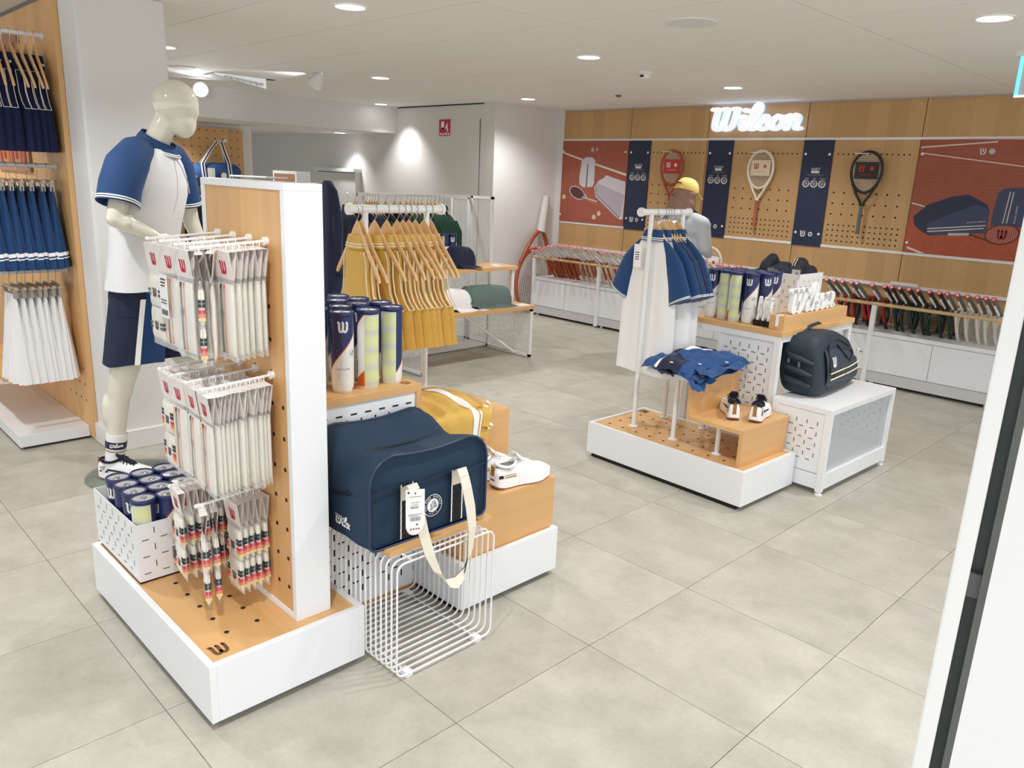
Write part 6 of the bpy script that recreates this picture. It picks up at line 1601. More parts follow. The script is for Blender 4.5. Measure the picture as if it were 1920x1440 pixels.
# ================================================================ LEFT WALL FIXTURE
t = thing('wall_plinth', 'low white plinth along the left oak wall under the skirts', 'plinth', (-5.4, 1.07, 0))
b = MB(); b.box(-6.6, -4.555, 0.905, 1.244, 0.015, 0.078); b.build('body', WHITE, t, bevel=0.0015)
b = MB(); b.box(-6.58, -4.575, 0.925, 1.244, 0.0, 0.016); b.build('kick', KICK, t)
t = thing('wall_shelf', 'oak shelf board on the left wall just under the white skirts', 'shelf', (-5.3, 1.1, 0.31))
b = MB(); b.box(-5.75, -4.88, 0.93, 1.244, 0.300, 0.330); b.build('board', OAKX, t, bevel=0.001)
b = MB(); b.box(-5.72, -4.95, 1.03, 1.20, 0.330, 0.345); b.build('raised_strip', OAKX, t)
t = thing('wall_rods', 'white rod fixed to the left oak wall', 'rod', (-4.675, 1.245, 1.4))
bpy.data.objects.remove(t)
for z, y0, nm in ((2.089, 0.93, 'white rod on the left oak wall holding the navy dresses'), (1.461, 0.93, 'white rod on the left oak wall holding the blue skirts'), (0.925, 0.945, 'white rod on the left oak wall holding the white skirts')):
    t = thing('garment_rod', nm, 'rod', (-4.675, 1.244, z))
    b = MB(); b.cyl((-4.675, 1.244, z), (-4.675, y0, z), 0.0115, n=12); b.build('rod', WMET, t)
    b = MB(); b.cyl((-4.675, y0, z), (-4.675, y0 - 0.008, z), 0.018, n=14); b.build('end_knob', WMET, t)
    b = MB(); b.cyl((-4.675, 1.244, z), (-4.675, 1.238, z), 0.018, n=14); b.build('wall_plate', WMET, t)
t = thing('wall_picture', 'dim clay red picture behind the navy dresses on the left wall', 'picture', (-5.4, 1.243, 1.75))
b = MB(); b.box(-5.85, -5.12, 1.230, 1.244, 1.42, 2.16); b.build('board', mat('picture_pink', (170, 122, 96), 0.7), t)
b = MB()
for k in range(8): b.box(-5.83 + 0.088 * k, -5.785 + 0.088 * k, 1.227, 1.230, 1.45 + 0.02 * (k % 3), 2.08 + 0.02 * (k % 2), 0 if k % 3 else 1)
b.build('print', [mat('print_rust', (156, 62, 32), 0.6), mat('print_orange', (190, 92, 54), 0.6)], t)

def navy_dress():
    t = thing('sleeveless_dress', '', 'dress')
    TH = 0.024
    DN = mat('dress_navy', (14, 24, 66), 0.85, bump=0.12, nscale=160)
    prof = [(-0.13, -0.05, 0.05, 0.8), (-0.165, -0.075, 0.075, 0.9), (-0.22, -0.092, 0.092, 0.9), (-0.28, -0.10, 0.10, 1), (-0.33, -0.13, 0.13, 1.1), (-0.36, -0.165, 0.165, 1.2), (-0.44, -0.175, 0.175, 1.4), (-0.56, -0.19, 0.19, 1.6)]
    panel_loft(MB(), prof, TH, 1).build('body', DN, t)
    for sg in (-1, 1):
        up = [(sg * (x + 0.001), -TH * 0.6, z) for z, x in ((-0.18, 0.08), (-0.22, 0.092), (-0.28, 0.101), (-0.33, 0.131), (-0.36, 0.166))]
        b = MB(); b.tube(up + [(p[0], -p[1], p[2]) for p in reversed(up)], 0.0017, 5, True); b.build('armhole_trim', PLW, t)
    cp = [(-0.098, -0.036, 0.036, 1), (-0.13, -0.046, 0.046, 1.1), (-0.165, -0.055, 0.055, 1.1)]
    b = MB(); panel_loft(b, cp, 0.03, 0, 14); c = b.build('collar', DN, t)
    b = MB(); band(b, cp, -0.142, 0.012, 0.03, nx=14); b.build('collar_stripe', WCL, c, world=False)
    return t
def skirt(m, trim, waist=0.10, hem=0.17, L_=0.40, pleats=9):
    """hangs from clips, hook at the origin"""
    t = thing('hanging_skirt', '', 'skirt')
    n = 72; rg = []
    for k in range(9):
        f = k / 8; z = -0.105 - L_ * f; a = waist + (hem - waist) * f ** 1.1; dth = 0.012 + 0.050 * f
        ring_ = []
        for j in range(n):
            q = 2 * PI * j / n; am = 0.014 * f * (1 if j % 4 < 2 else -1) * (0.6 + 0.4 * math.sin(5 * q))
            ring_.append(V(((a + am * 0.4) * math.cos(q), (dth + am) * math.sin(q), z + 0.004 * math.sin(3 * q) * f)))
        rg.append(ring_)
    b = MB(); b.loft(rg, True, True); b.build('cloth', m, t)
    b = MB(); b.loft([[V((p.x * 1.03, p.y * 1.08, p.z + 0.001)) for p in rg[0]], [V((p.x * 1.02, p.y * 1.05, p.z - 0.022)) for p in rg[0]]], True, True); b.build('waistband', m, t)
    if trim:
        b = MB()
        for f0, f1 in ((0.80, 0.845), (0.865, 0.88)):
            def at(f):
                i = min(7, int(f * 8)); w = f * 8 - i
                return [V((p.x * (1 - w) + q.x * w, p.y * (1 - w) + q.y * w, p.z * (1 - w) + q.z * w)) * 1.0 + V((0.0015 * math.copysign(1, p.x), 0.0018 * math.copysign(1, p.y), 0)) for p, q in zip(rg[i], rg[i + 1])]
            b.loft([at(f0), at(f1)], True, False)
        b.build('hem_stripes', trim, t)
    return t
def clip_hanger():
    t = thing('clip_hanger', '', 'clothes hanger')
    r = 0.0145
    b = MB(); b.tube([(r * math.cos(R(200 - 22 * k)), 0, r * math.sin(R(200 - 22 * k))) for k in range(11)] + [(0.010, 0, -0.03), (0, 0, -0.045), (0, 0, -0.07)], 0.0016, 6); b.build('hook', STEEL, t)
    b = MB(); b.box(-0.12, 0.12, -0.004, 0.004, -0.082, -0.068); b.build('bar', mat('bar_beige', (206, 180, 150), 0.5), t)
    for x in (-0.085, 0.085):
        b = MB(); b.box(x - 0.014, x + 0.014, -0.009, 0.009, -0.125, -0.075); b.box(x - 0.010, x + 0.010, -0.014, 0.014, -0.085, -0.078); b.build('clip', mat('clip_metal', (190, 182, 170), 0.35, 0.4), t)
    return t
random.seed(13)
PND, PBS, PWK, PCH = Proto(navy_dress()), Proto(skirt(TEAL, PLW, 0.10, 0.165, 0.405)), Proto(skirt(WCL, None, 0.085, 0.165, 0.46, 11)), Proto(clip_hanger())
for i in range(9):
    y = 1.20 - 0.035 * i; rz = random.uniform(-0.1, 0.1)
    PND.put((-4.675, y, 2.089), 'navy sleeveless dress on the left wall, %s from the oak' % ORD[i], 'navy dresses on the left wall', rz=rz); PH.put((-4.675, y, 2.089), 'wooden hanger in the %s navy dress from the oak' % ORD[i], 'wooden hangers on the left wall', rz=rz)
for i in range(7):
    y = 1.195 - 0.046 * i; rz = random.uniform(-0.08, 0.08)
    PBS.put((-4.675, y, 1.461), 'pleated blue skirt with white hem stripes on the left wall, %s from the oak' % ORD[i], 'blue skirts on the left wall', rz=rz); PCH.put((-4.675, y, 1.461), 'clip hanger of the %s blue skirt from the oak' % ORD[i], 'clip hangers on the blue skirts', rz=rz)
for i in range(7):
    y = 1.185 - 0.036 * i; rz = random.uniform(-0.08, 0.08)
    PWK.put((-4.675, y, 0.925), 'pleated white skirt on the left wall, %s from the oak' % ORD[i], 'white skirts on the left wall', rz=rz); PCH.put((-4.675, y, 0.925), 'clip hanger of the %s white skirt from the oak' % ORD[i], 'clip hangers on the white skirts', rz=rz)

# ================================================================ MANNEQUIN
F, Rr = V((0.74, 0.67, 0)).normalized(), V((0.67, -0.74, 0)).normalized()
UPZ = V((0, 0, 1))
SKIN = mat('mannequin_gloss', (226, 223, 208), 0.12, coat=0.5)
t = thing('mannequin', 'glossy cream faceless mannequin in blue and white polo and navy shorts', 'mannequin', (-3.86, 1.2, 0))
P_ = dict(ankleR=(-3.865, 1.150, 0.10), kneeR=(-3.836, 1.193, 0.452), hipR=(-3.774, 1.292, 0.84), hipL=(-3.91, 1.396, 0.83), kneeL=(-3.845, 1.56, 0.50), ankleL=(-3.87, 1.60, 0.10), pelvis=(-3.842, 1.345, 0.90), waist=(-3.838, 1.357, 1.06), chest=(-3.824, 1.402, 1.38), neckb=(-3.815, 1.431, 1.57), necktop=(-3.792, 1.470, 1.67), headc=(-3.766, 1.515, 1.745), shR=(-3.692, 1.268, 1.49), elbowR=(-3.643, 1.178, 1.262), wristR=(-3.592, 1.315, 1.19), shL=(-3.908, 1.571, 1.49), elbowL=(-3.949, 1.63, 1.23), wristL=(-3.895, 1.68, 1.03))
P_ = {k: V(v) for k, v in P_.items()}
def ell_or(b, c, rf, rr, rz_, tilt=0.0):
    """ellipsoid aligned to the facing direction"""
    M = Matrix((( F.x, Rr.x, 0, 0), (F.y, Rr.y, 0, 0), (0, 0, 1, 0), (0, 0, 0, 1)))
    o = b.T.copy(); b.T = Matrix.Translation(V(c)) @ M @ Matrix.Rotation(tilt, 4, 'Y'); b.ell((0, 0, 0), rf, rr, rz_, 24, 16); b.T = o
b = MB()
ell_or(b, P_['headc'] + V((0, 0, 0.018)), 0.108, 0.080, 0.104)
ell_or(b, P_['headc'] + F * 0.030 + V((0, 0, -0.045)), 0.062, 0.058, 0.090, R(-8))
ell_or(b, P_['headc'] + F * 0.098 + V((0, 0, -0.02)), 0.014, 0.012, 0.03, R(10))
capsule(b, P_['necktop'], P_['neckb'], 0.054, 0.060)
ell_or(b, P_['chest'], 0.105, 0.17, 0.16); ell_or(b, P_['waist'], 0.10, 0.14, 0.2); ell_or(b, P_['pelvis'], 0.11, 0.15, 0.12)
capsule(b, P_['neckb'] - V((0, 0, 0.02)), P_['shR'], 0.055, 0.055); capsule(b, P_['neckb'] - V((0, 0, 0.02)), P_['shL'], 0.055, 0.055)
capsule(b, P_['shR'], P_['elbowR'], 0.052, 0.041); capsule(b, P_['elbowR'], P_['wristR'], 0.041, 0.027)
b.ell(P_['elbowR'].lerp(P_['wristR'], 0.28), 0.042, 0.042, 0.042)
capsule(b, P_['shL'], P_['elbowL'], 0.052, 0.041); capsule(b, P_['elbowL'], P_['wristL'], 0.041, 0.027)
for sd, w, e in (('R', 'wristR', 'elbowR'), ('L', 'wristL', 'elbowL')):
    d = (P_[w] - P_[e]).normalized(); s_ = d.cross(V((0, 0, 1))).normalized(); up = s_.cross(d)
    pc = P_[w] + d * 0.05; b.ell(pc, 0.032, 0.032, 0.030); b.ell(pc + d * 0.02, 0.028, 0.03, 0.030)
    for k, (o, ln) in enumerate(((-0.026, 0.055), (-0.009, 0.068), (0.009, 0.072), (0.026, 0.064))):
        q0 = pc + d * 0.03 + up * o; q1 = q0 + d * ln * 0.6 - s_ * 0.006; q2 = q1 + d * ln * 0.4 - s_ * 0.018
        capsule(b, q0, q1, 0.0105, 0.0098, 10); capsule(b, q1, q2, 0.0098, 0.0085, 10)
    q0 = pc - d * 0.01 + up * 0.022 - s_ * 0.01; q1 = q0 + (d * 0.5 - s_ * 0.8).normalized() * 0.04; capsule(b, q0, q1, 0.0125, 0.0105, 10); capsule(b, q1, q1 + d * 0.03, 0.0105, 0.009, 10)
for s_ in ('R', 'L'):
    capsule(b, P_['hip' + s_], P_['knee' + s_], 0.088, 0.058)
    capsule(b, P_['knee' + s_], P_['ankle' + s_], 0.055, 0.036)
    m_ = P_['knee' + s_].lerp(P_['ankle' + s_], 0.30) - F * 0.022; b.ell(m_, 0.054, 0.054, 0.11); b.ell(P_['knee' + s_] + F * 0.02, 0.045, 0.045, 0.055)
    capsule(b, P_['ankle' + s_] + V((0, 0, -0.02)), P_['ankle' + s_] + F * 0.10 + V((0, 0, -0.055)), 0.035, 0.028)
b.build('body', SKIN, t, remesh=0.0085)
def ring_at(c, a, bb, n=36, zf=None):
    return [V(c) + Rr * (a * math.cos(q)) + F * (bb * math.sin(q)) + V((0, 0, zf(q) if zf else 0)) for q in [2 * PI * k / n for k in range(n)]]
# polo: white body, blue raglan sleeves, collar
b = MB()
cs = [((-3.826, 1.345, 0.935), 0.225, 0.145), ((-3.832, 1.347, 0.99), 0.215, 0.140), ((-3.836, 1.355, 1.10), 0.19, 0.135), ((-3.832, 1.375, 1.24), 0.20, 0.142), ((-3.826, 1.398, 1.36), 0.215, 0.148), ((-3.822, 1.408, 1.44), 0.212, 0.135), ((-3.818, 1.418, 1.50), 0.18, 0.112), ((-3.812, 1.428, 1.545), 0.12, 0.09), ((-3.806, 1.437, 1.575), 0.078, 0.074)]
rg = []
for i, (c, a, bb) in enumerate(cs):
    rg.append([p + (p - V(c)).normalized() * (0.006 * math.sin(5 * k * 2 * PI / 36 + i) * max(0, 1 - i / 4.0)) for k, p in enumerate(ring_at(c, a, bb))])
b.loft(rg, True, False); sh = b.build('polo', mat('polo_white', (226, 227, 229), 0.85, bump=0.08, nscale=140), t)
def sleeve(pts, rads, nm='sleeve'):
    b = MB(); rings = []
    for i, p in enumerate(pts):
        a = V(pts[max(0, i - 1)]); c = V(pts[min(len(pts) - 1, i + 1)]); d = (c - a).normalized(); x = (F - d * F.dot(d)).normalized(); y = x.cross(d)
        rings.append([V(p) + (x * math.cos(q) + y * math.sin(q)) * rads[i] * (1 + 0.03 * math.sin(4 * q + i)) for q in [2 * PI * k / 24 for k in range(24)]])
    b.loft(rings, True, False); o = b.build(nm, TEAL, t)
    b = MB(); d = (V(pts[-1]) - V(pts[-2])).normalized(); c = sum(rings[-1], V()) / 24
    for f0, f1 in ((-0.012, -0.006), (-0.022, -0.016)): b.loft([[c + d * f0 + (p - c) * 1.03 for p in rings[-1]], [c + d * f1 + (p - c) * 1.03 for p in rings[-1]]], True, False)
    b.build('sleeve_stripes', PLW, o)
sleeve([(-3.795, 1.392, 1.572), (-3.756, 1.325, 1.535), (-3.706, 1.262, 1.475), (-3.680, 1.222, 1.395), (-3.664, 1.200, 1.318)], [0.052, 0.080, 0.092, 0.090, 0.088])
sleeve([(-3.835, 1.475, 1.570), (-3.872, 1.525, 1.535), (-3.902, 1.565, 1.48), (-3.918, 1.588, 1.40), (-3.926, 1.60, 1.30)], [0.046, 0.066, 0.074, 0.074, 0.074])
zc = lambda q: -0.036 * math.sin(q)
b = MB(); b.loft([ring_at((-3.800, 1.446, 1.612), 0.070, 0.070, 36, zc), ring_at((-3.804, 1.440, 1.588), 0.086, 0.084, 36, zc), ring_at((-3.806, 1.438, 1.562), 0.100, 0.094, 36, zc)], True, False); c = b.build('collar', TEAL, sh)
b = MB()
for z0, a in ((1.5745, 0.0955), (1.5665, 0.1005)): b.loft([ring_at((-3.805, 1.439, z0), a, a * 0.955, 36, zc), ring_at((-3.8055, 1.4385, z0 - 0.0045), a + 0.0026, (a + 0.0026) * 0.955, 36, zc)], True, False)
b.build('collar_stripes', PLW, sh)
b = MB(); fc = V((-3.806, 1.430, 0)) + F * 0.142 + Rr * 0.012
b.tube([fc + F * -0.05 + V((0, 0, 1.535)), fc + F * -0.018 + V((0, 0, 1.48)), fc + F * 0.004 + V((0, 0, 1.42)), fc + F * 0.010 + V((0, 0, 1.37))], 0.0028, 6); b.build('placket', mat('placket_grey', (170, 172, 176), 0.8), sh)
b = MB(); b.loft([ring_at((-3.803, 1.442, 1.585), 0.028, 0.0, 3), ], True, False) if False else None
# shorts
def leg(c0, c1, r0, r1):
    n = 36; rings = []
    for f in (0, 0.2, 0.45, 0.7, 0.9, 1.0):
        c = V(c0).lerp(V(c1), f); r_ = r0 + (r1 - r0) * f
        rings.append([c + Rr * (r_ * 1.0 * math.cos(q)) + F * (r_ * 1.02 * math.sin(q)) + V((0, 0, 0.010 * math.sin(2 * q) * f)) + (Rr * math.cos(q) + F * math.sin(q)) * 0.006 * math.sin(6 * q + 3 * f) * f for q in [2 * PI * k / n for k in range(n)]])
    return rings
b = MB(); seam = []
for rings in (leg((-3.785, 1.300, 0.90), (-3.818, 1.262, 0.585), 0.125, 0.128), leg((-3.895, 1.385, 0.90), (-3.870, 1.50, 0.585), 0.125, 0.125)):
    o = len(b.f); b.loft(rings, True, False)
    for k in range(o, len(b.f)):
        j = (k - o) % 36; q = 2 * PI * (j + 0.5) / 36
        b.m[k] = 1 if math.sin(q) > 0.65 else 0
    seam.append(rings)
o = len(b.f); b.loft([ring_at((-3.836, 1.345, 0.99), 0.185, 0.125), ring_at((-3.838, 1.345, 0.90), 0.205, 0.138), ring_at((-3.838, 1.345, 0.82), 0.20, 0.14)], True, False)
for k in range(o, len(b.f)): b.m[k] = 1 if math.sin(2 * PI * (((k - o) % 36) + 0.5) / 36) > 0.65 else 0
so = b.build('shorts', [mat('shorts_navy', (22, 34, 62), 0.8, bump=0.08, nscale=120), mat('shorts_blue', (22, 62, 116), 0.8, bump=0.08, nscale=120)], t)
b = MB()
for rings in seam:
    for j in (4,):
        for i in range(len(rings) - 1):
            out = lambda p, c: p + (p - c).normalized() * 0.003
            c0, c1 = sum(rings[i], V()) / 36, sum(rings[i + 1], V()) / 36
            b.add([out(rings[i][j - 1], c0), out(rings[i][j], c0), out(rings[i + 1][j], c1), out(rings[i + 1][j - 1], c1)], [(0, 1, 2, 3)])
b.build('side_stripe', PLW, so)
# sock and shoes
for s_, dr in (('R', (P_['kneeR'] - P_['ankleR']).normalized()), ('L', (P_['kneeL'] - P_['ankleL']).normalized())):
    a0 = P_['ankle' + s_] + V((0, 0, -0.02))
    b = MB(); b.tube([a0, a0 + dr * 0.03, a0 + dr * 0.07, a0 + dr * 0.10, a0 + dr * 0.155], [0.046, 0.043, 0.044, 0.046, 0.048], 20); so = b.build('sock', WCL, t)
    b = MB(); b.tube([a0 + dr * 0.085, a0 + dr * 0.12], [0.0472, 0.0485], 20, cap=False); b.tube([a0 + dr * 0.07, a0 + dr * 0.075], [0.0462, 0.0464], 20, cap=False, mi=1); b.build('sock_band', [NAVY, GOLDC], so)
    if s_ == 'R':
        b = MB(); cdir = V((0.955, -0.297, 0)); sdir = V((0.297, 0.955, 0)); c = a0 + dr * 0.103
        word_wilson(b, lambda u, v, d: c + cdir * (0.0495 * math.cos(u / 0.0495)) + sdir * (0.0495 * math.sin(u / 0.0495)) + dr * v, 0.018); b.build('sock_logo', PLW, so)
rzf = math.atan2(-F.x, F.y)
PNS.put((-3.905, 1.095, 0.0105), 'white and navy sneaker on the mannequin foot standing on the glass disc', 'mannequin sneakers', rz=rzf, scale=1.06)
PNS.put((-3.91, 1.545, 0.0), 'sneaker on the mannequin forward foot, hidden behind the can crate', 'mannequin sneakers', rz=rzf, scale=1.06)
t = thing('glass_disc', 'round greenish glass base under the mannequin shoe', 'base', (-3.86, 1.22, 0))
b = MB(); b.lathe([(0.208, 0.0), (0.21, 0.002), (0.21, 0.008), (0.208, 0.010)], 48, c=(-3.86, 1.225, 0)); b.build('disc', mat('glass_green', (150, 162, 150), 0.08, alpha=0.55), t)

# ================================================================ PERSON WITH THE YELLOW CAP (seen from behind)
t = thing('person', 'person in yellow cap and grey sweatshirt seen from behind at the racket wall', 'person', (-3.70, 5.62, 0))
b = MB(); Q = lambda x, y, z: V((-3.70 + x, 5.62 + y, z))
b.ell(Q(0.0, 0.0, 1.43), 0.072, 0.09, 0.105, 20, 14); capsule(b, Q(0, -0.02, 1.36), Q(0, -0.02, 1.24), 0.048, 0.055)
b.ell(Q(0, 0.085, 1.42), 0.012, 0.018, 0.02); b.ell(Q(0.026, 0.078, 1.445), 0.012, 0.010, 0.008); b.ell(Q(-0.026, 0.078, 1.445), 0.012, 0.010, 0.008); b.ell(Q(0, 0.082, 1.385), 0.022, 0.010, 0.008)
for s_ in (-1, 1):
    b.ell(Q(0.074 * s_, 0.0, 1.425), 0.010, 0.02, 0.03)
    capsule(b, Q(0.17 * s_, -0.01, 1.22), Q(0.215 * s_, 0.0, 1.02), 0.045, 0.038); capsule(b, Q(0.215 * s_, 0, 1.02), Q(0.14 * s_, 0.20, 0.95), 0.036, 0.026)
    pc = Q(0.12 * s_, 0.245, 0.95); b.ell(pc, 0.026, 0.036, 0.018)
    for k in range(4): capsule(b, pc + V((-0.02 + 0.013 * k, 0.03, 0)), pc + V((-0.02 + 0.013 * k, 0.066 + 0.006 * (k in (1, 2)), -0.012)), 0.0085, 0.0075, 8)
    capsule(b, pc + V((0.022 * -s_, 0.0, 0)), pc + V((0.042 * -s_, 0.03, -0.005)), 0.0095, 0.008, 8)
    capsule(b, Q(0.085 * s_, 0, 0.78), Q(0.09 * s_, 0.01, 0.42), 0.075, 0.05); capsule(b, Q(0.09 * s_, 0.01, 0.42), Q(0.09 * s_, -0.01, 0.08), 0.045, 0.033); capsule(b, Q(0.09 * s_, -0.03, 0.035), Q(0.10 * s_, 0.12, 0.03), 0.035, 0.028)
capsule(b, Q(0, -0.01, 1.15), Q(0, 0, 0.82), 0.13, 0.13)
b.build('body', mat('skin', (214, 170, 146), 0.6), t, remesh=0.011)
b = MB()
ell2 = lambda c, a, d, e: b.ell(c, a, d, e, 20, 12)
ell2(Q(0, -0.01, 1.17), 0.19, 0.12, 0.12); ell2(Q(0, 0, 0.98), 0.175, 0.125, 0.22); capsule(b, Q(0, -0.02, 1.255), Q(0, -0.02, 1.24), 0.07, 0.085)
for s_ in (-1, 1):
    capsule(b, Q(0.08 * s_, -0.015, 1.235), Q(0.178 * s_, -0.01, 1.20), 0.065, 0.068); capsule(b, Q(0.178 * s_, -0.01, 1.20), Q(0.222 * s_, 0.0, 1.02), 0.068, 0.055); capsule(b, Q(0.222 * s_, 0, 1.02), Q(0.155 * s_, 0.17, 0.955), 0.054, 0.040)
b.build('sweatshirt', mat('sweatshirt_grey', (186, 188, 196), 0.85, bump=0.1, nscale=60), t, remesh=0.011)
b = MB()
for s_ in (-1, 1): capsule(b, Q(0.085 * s_, 0, 0.80), Q(0.09 * s_, 0.01, 0.42), 0.095, 0.07); capsule(b, Q(0.09 * s_, 0.01, 0.42), Q(0.09 * s_, -0.01, 0.10), 0.07, 0.06)
b.ell(Q(0, 0, 0.83), 0.165, 0.125, 0.10); b.build('trousers', mat('trousers_dark', (56, 60, 72), 0.85), t, remesh=0.012)
for s_ in (-1, 1):
    b = MB(); b.ell(Q(0.095 * s_, 0.05, 0.045), 0.045, 0.13, 0.045, 16, 10); b.build('shoe', PLW, t)
b = MB(); random.seed(2)
b.ell(Q(0, -0.035, 1.42), 0.088, 0.082, 0.10); b.ell(Q(-0.035, -0.06, 1.345), 0.10, 0.06, 0.085); b.ell(Q(-0.09, -0.045, 1.32), 0.06, 0.05, 0.05); b.ell(Q(0.035, -0.05, 1.345), 0.07, 0.055, 0.085)
for k in range(16):
    a = -PI * 0.98 + PI * 0.96 * k / 15; x, y = 0.085 * math.cos(a), 0.080 * math.sin(a) - 0.01
    capsule(b, Q(x, y, 1.44), Q(x * 1.12 + random.uniform(-0.02, 0.02), y * 1.05, 1.30 + random.uniform(-0.03, 0.03)), 0.017, 0.012, 8)
b.build('hair', mat('hair_brown', (150, 118, 102), 0.6, noise=0.35, nscale=90), t, remesh=0.007)
CAPY = mat('cap_yellow', (238, 208, 120), 0.8, bump=0.08, nscale=160)
M = Matrix.Translation(Q(0, -0.012, 1.455)) @ Matrix.Rotation(R(80), 4, 'Z') @ Matrix.Rotation(R(14), 4, 'Y')
def cappart(nm, m, fill):
    b = MB(); b.T = M; fill(b); return b.build(nm, m, t)
def crown(b):
    rg = []
    for k in range(9):
        a = PI / 2 * k / 8; r_ = max(0.03, math.cos(a) ** 0.72)
        rg.append([V((0.108 * r_ * math.cos(q), 0.092 * r_ * math.sin(q), 0.108 * math.sin(a))) for q in [2 * PI * j / 22 for j in range(22)]])
    b.loft(rg, True, True)
cappart('cap', CAPY, crown)
def peak(b):
    def br(u, v):
        a = R(-62 + 124 * u); return (0.104 * math.cos(a) + 0.075 * v * math.cos(a * 0.3), 0.088 * math.sin(a) * (1 + 0.06 * v), 0.010 - 0.03 * v - 1.6 * (0.09 * math.sin(a)) ** 2 * v)
    grid(12, 5, br, b, None, 0.004)
cappart('cap_peak', CAPY, peak)
def opening(b):
    b.add([(-0.1085 * math.cos(q * 0.5) - 0.0015, 0.045 * math.sin(q * 1.0) * 0.9, 0.012 + 0.040 * math.cos(q)) for q in [-PI / 2 + PI * k / 10 for k in range(11)]], [tuple(range(11))])
cappart('cap_opening', mat('opening_dark', (96, 80, 60), 0.8), opening)
cappart('cap_strap', CAPY, lambda b: b.tube([(-0.112 * math.cos(q), 0.095 * math.sin(q), 0.006) for q in [-0.5 + k * 0.125 for k in range(9)]], 0.006, 6))
t = thing('white_backpack', 'white backpack worn by the person in the yellow cap', 'backpack', (-3.74, 5.44, 1.05))
b = MB(); rg = []
for z, a, d in ((0.82, 0.10, 0.03), (0.84, 0.13, 0.05), (0.98, 0.14, 0.06), (1.12, 0.135, 0.055), (1.20, 0.11, 0.045), (1.225, 0.06, 0.02)):
    rg.append([V((-3.73 + a * math.copysign(abs(math.cos(q)) ** 0.5, math.cos(q)), 5.445 + d * math.copysign(abs(math.sin(q)) ** 0.5, math.sin(q)), z)) for q in [2 * PI * k / 24 for k in range(24)]])
b.loft(rg, True, True); b.build('body', mat('backpack_white', (240, 240, 238), 0.7), t)
b = MB(); b.tube([(-3.65, 5.48, 1.21), (-3.62, 5.53, 1.29), (-3.60, 5.60, 1.305), (-3.59, 5.70, 1.25)], 0.010, 8); b.tube([(-3.81, 5.48, 1.21), (-3.80, 5.53, 1.29), (-3.80, 5.60, 1.305), (-3.80, 5.70, 1.25)], 0.010, 8); b.build('straps', BLACK, t)
b = MB(); b.box(-3.75, -3.72, 5.378, 5.385, 1.05, 1.12); b.build('side_label', mat('label_grey', (150, 150, 152), 0.6), t)

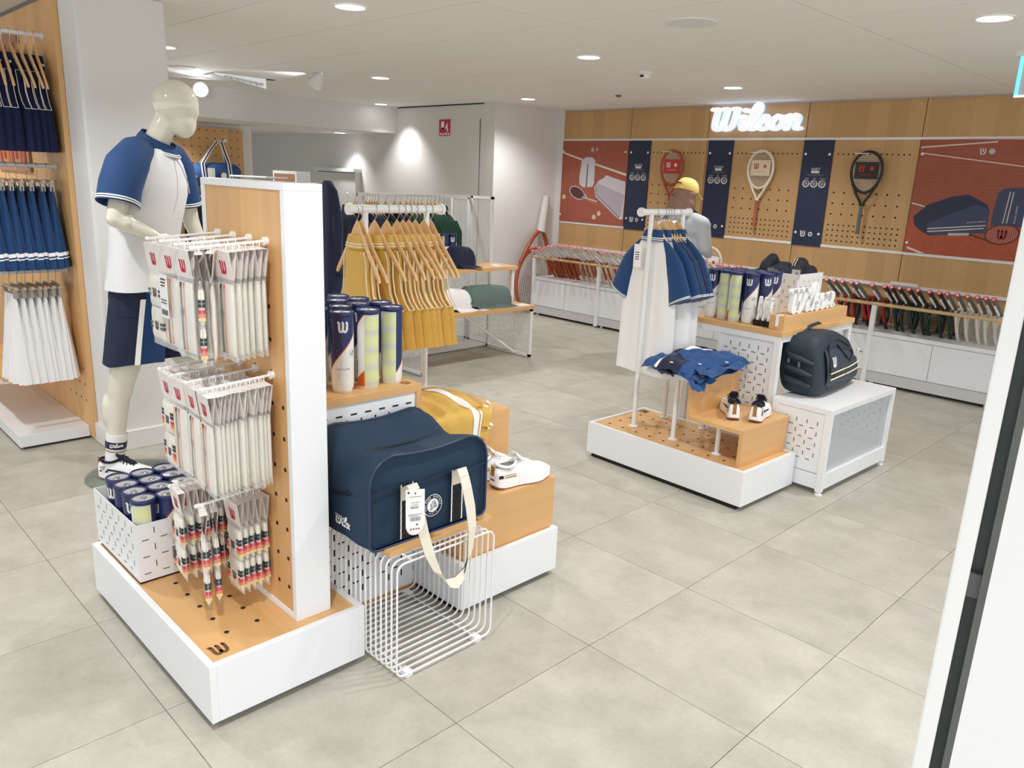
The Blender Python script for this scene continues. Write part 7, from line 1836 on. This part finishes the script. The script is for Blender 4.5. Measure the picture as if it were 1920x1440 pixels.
# ================================================================ FAR LEFT CORNER
t = thing('hanging_bag', 'blue holdall with striped straps hanging on the far pegboard', 'bag', (-9.02, 4.02, 1.3))
HB = mat('holdall_blue', (46, 86, 138), 0.75, bump=0.1, nscale=140)
b = MB(); rg = []
for y, r_ in ((3.70, 0.02), (3.71, 0.075), (3.75, 0.115), (3.85, 0.128), (4.02, 0.132), (4.18, 0.125), (4.28, 0.105), (4.325, 0.07), (4.335, 0.02)):
    rg.append([V((-9.02 + 0.11 * (r_ / 0.13) * math.cos(q), y, 1.40 + r_ * math.sin(q) - 0.05 * (4.0 - y))) for q in [2 * PI * k / 24 for k in range(24)]])
b.loft(rg, True, True); b.build('body', HB, t)
hk = V((-9.04, 4.12, 1.765))
for y0, y1, x in ((3.86, 4.17, -8.95), (3.90, 4.20, -9.09)):
    b = MB(); b2 = MB()
    for ya, yt in ((y0, hk.y - 0.03), (y1, hk.y + 0.02)):
        path = [(x + 0.055, ya, 1.34), (x + 0.02, ya, 1.52), (x + (hk.x - x) * 0.6, ya + (yt - ya) * 0.55, 1.66), (hk.x, yt, 1.765)]
        strap(b, path, (0, 1, 0), 0.045); strap(b2, [(p[0] + 0.003, p[1], p[2]) for p in path], (0, 1, 0), 0.015)
    w_ = b.build('strap', PLW, t); b2.build('strap_stripe', NAVY, w_)
b = MB(); b.box(-8.896, -8.89, 3.90, 3.98, 1.34, 1.47); b.build('swing_tag', PLW, t)
b = MB(); b.disc(4.09, 1.39, 0.035, lambda u, v, d: (-8.905, u, v), 0, 18); b.box(-8.915, -8.91, 3.74, 3.78, 1.36, 1.385); b.build('emblem', PLW, t)
b = MB(); b.cyl((-9.2, 4.12, 1.775), (-8.9, 4.12, 1.775), 0.010, n=10); b.cyl((-8.9, 4.12, 1.775), (-8.89, 4.12, 1.775), 0.018, n=12); tag(b.build('garment_rod', WMET), 'white rod on the far pegboard holding the blue holdall', 'rod')
PBP = Proto(polo(4, BLACK, BLACK))
for i, x in enumerate((-9.08, -9.02, -8.96)):
    PBP.put((x, 3.86, 1.29), 'black shirt with white sleeve stripes under the blue holdall, %s from the far pegboard' % ORD[i], 'black shirts under the holdall', rz=R(90))
b = MB(); b.cyl((-9.2, 3.86, 1.29), (-8.9, 3.86, 1.29), 0.010, n=10); tag(b.build('garment_rod', WMET), 'white rod on the far pegboard holding the black shirts', 'rod')
# rear display panel seen over the front one
t = thing('display_tower', 'white framed panel with brown face standing behind the foreground panel', 'display panel', (-5.5, 3.05, 0))
b = MB(); b.box(-5.69, -5.335, 3.0, 3.115, 0.0, 1.482); b.build('frame', WHITE, t, bevel=0.0015)
b = MB(); b.box(-5.665, -5.36, 2.997, 3.0, 0.2, 1.462); b.build('pegboard', wood('oak_dark', (160, 120, 96), 'z', 'x'), t)
for x0, y0, x1, y1 in ((-5.75, 2.69, -5.46, 2.83),):
    b = MB(); b.cyl((x0, y0, 1.43), (x1, y1, 1.43), 0.008, n=8); b.cyl((x1, y1, 1.43), (-5.46, 3.0, 1.43), 0.006, n=8); b.build('hook_bar', WMET, t)
b = MB(); b.cyl((-5.335, 3.06, 1.40), (-5.19, 3.08, 1.40), 0.007, n=8); b.cyl((-5.19, 3.08, 1.40), (-5.18, 3.08, 1.40), 0.013, n=10); b.build('side_hook', WMET, t)
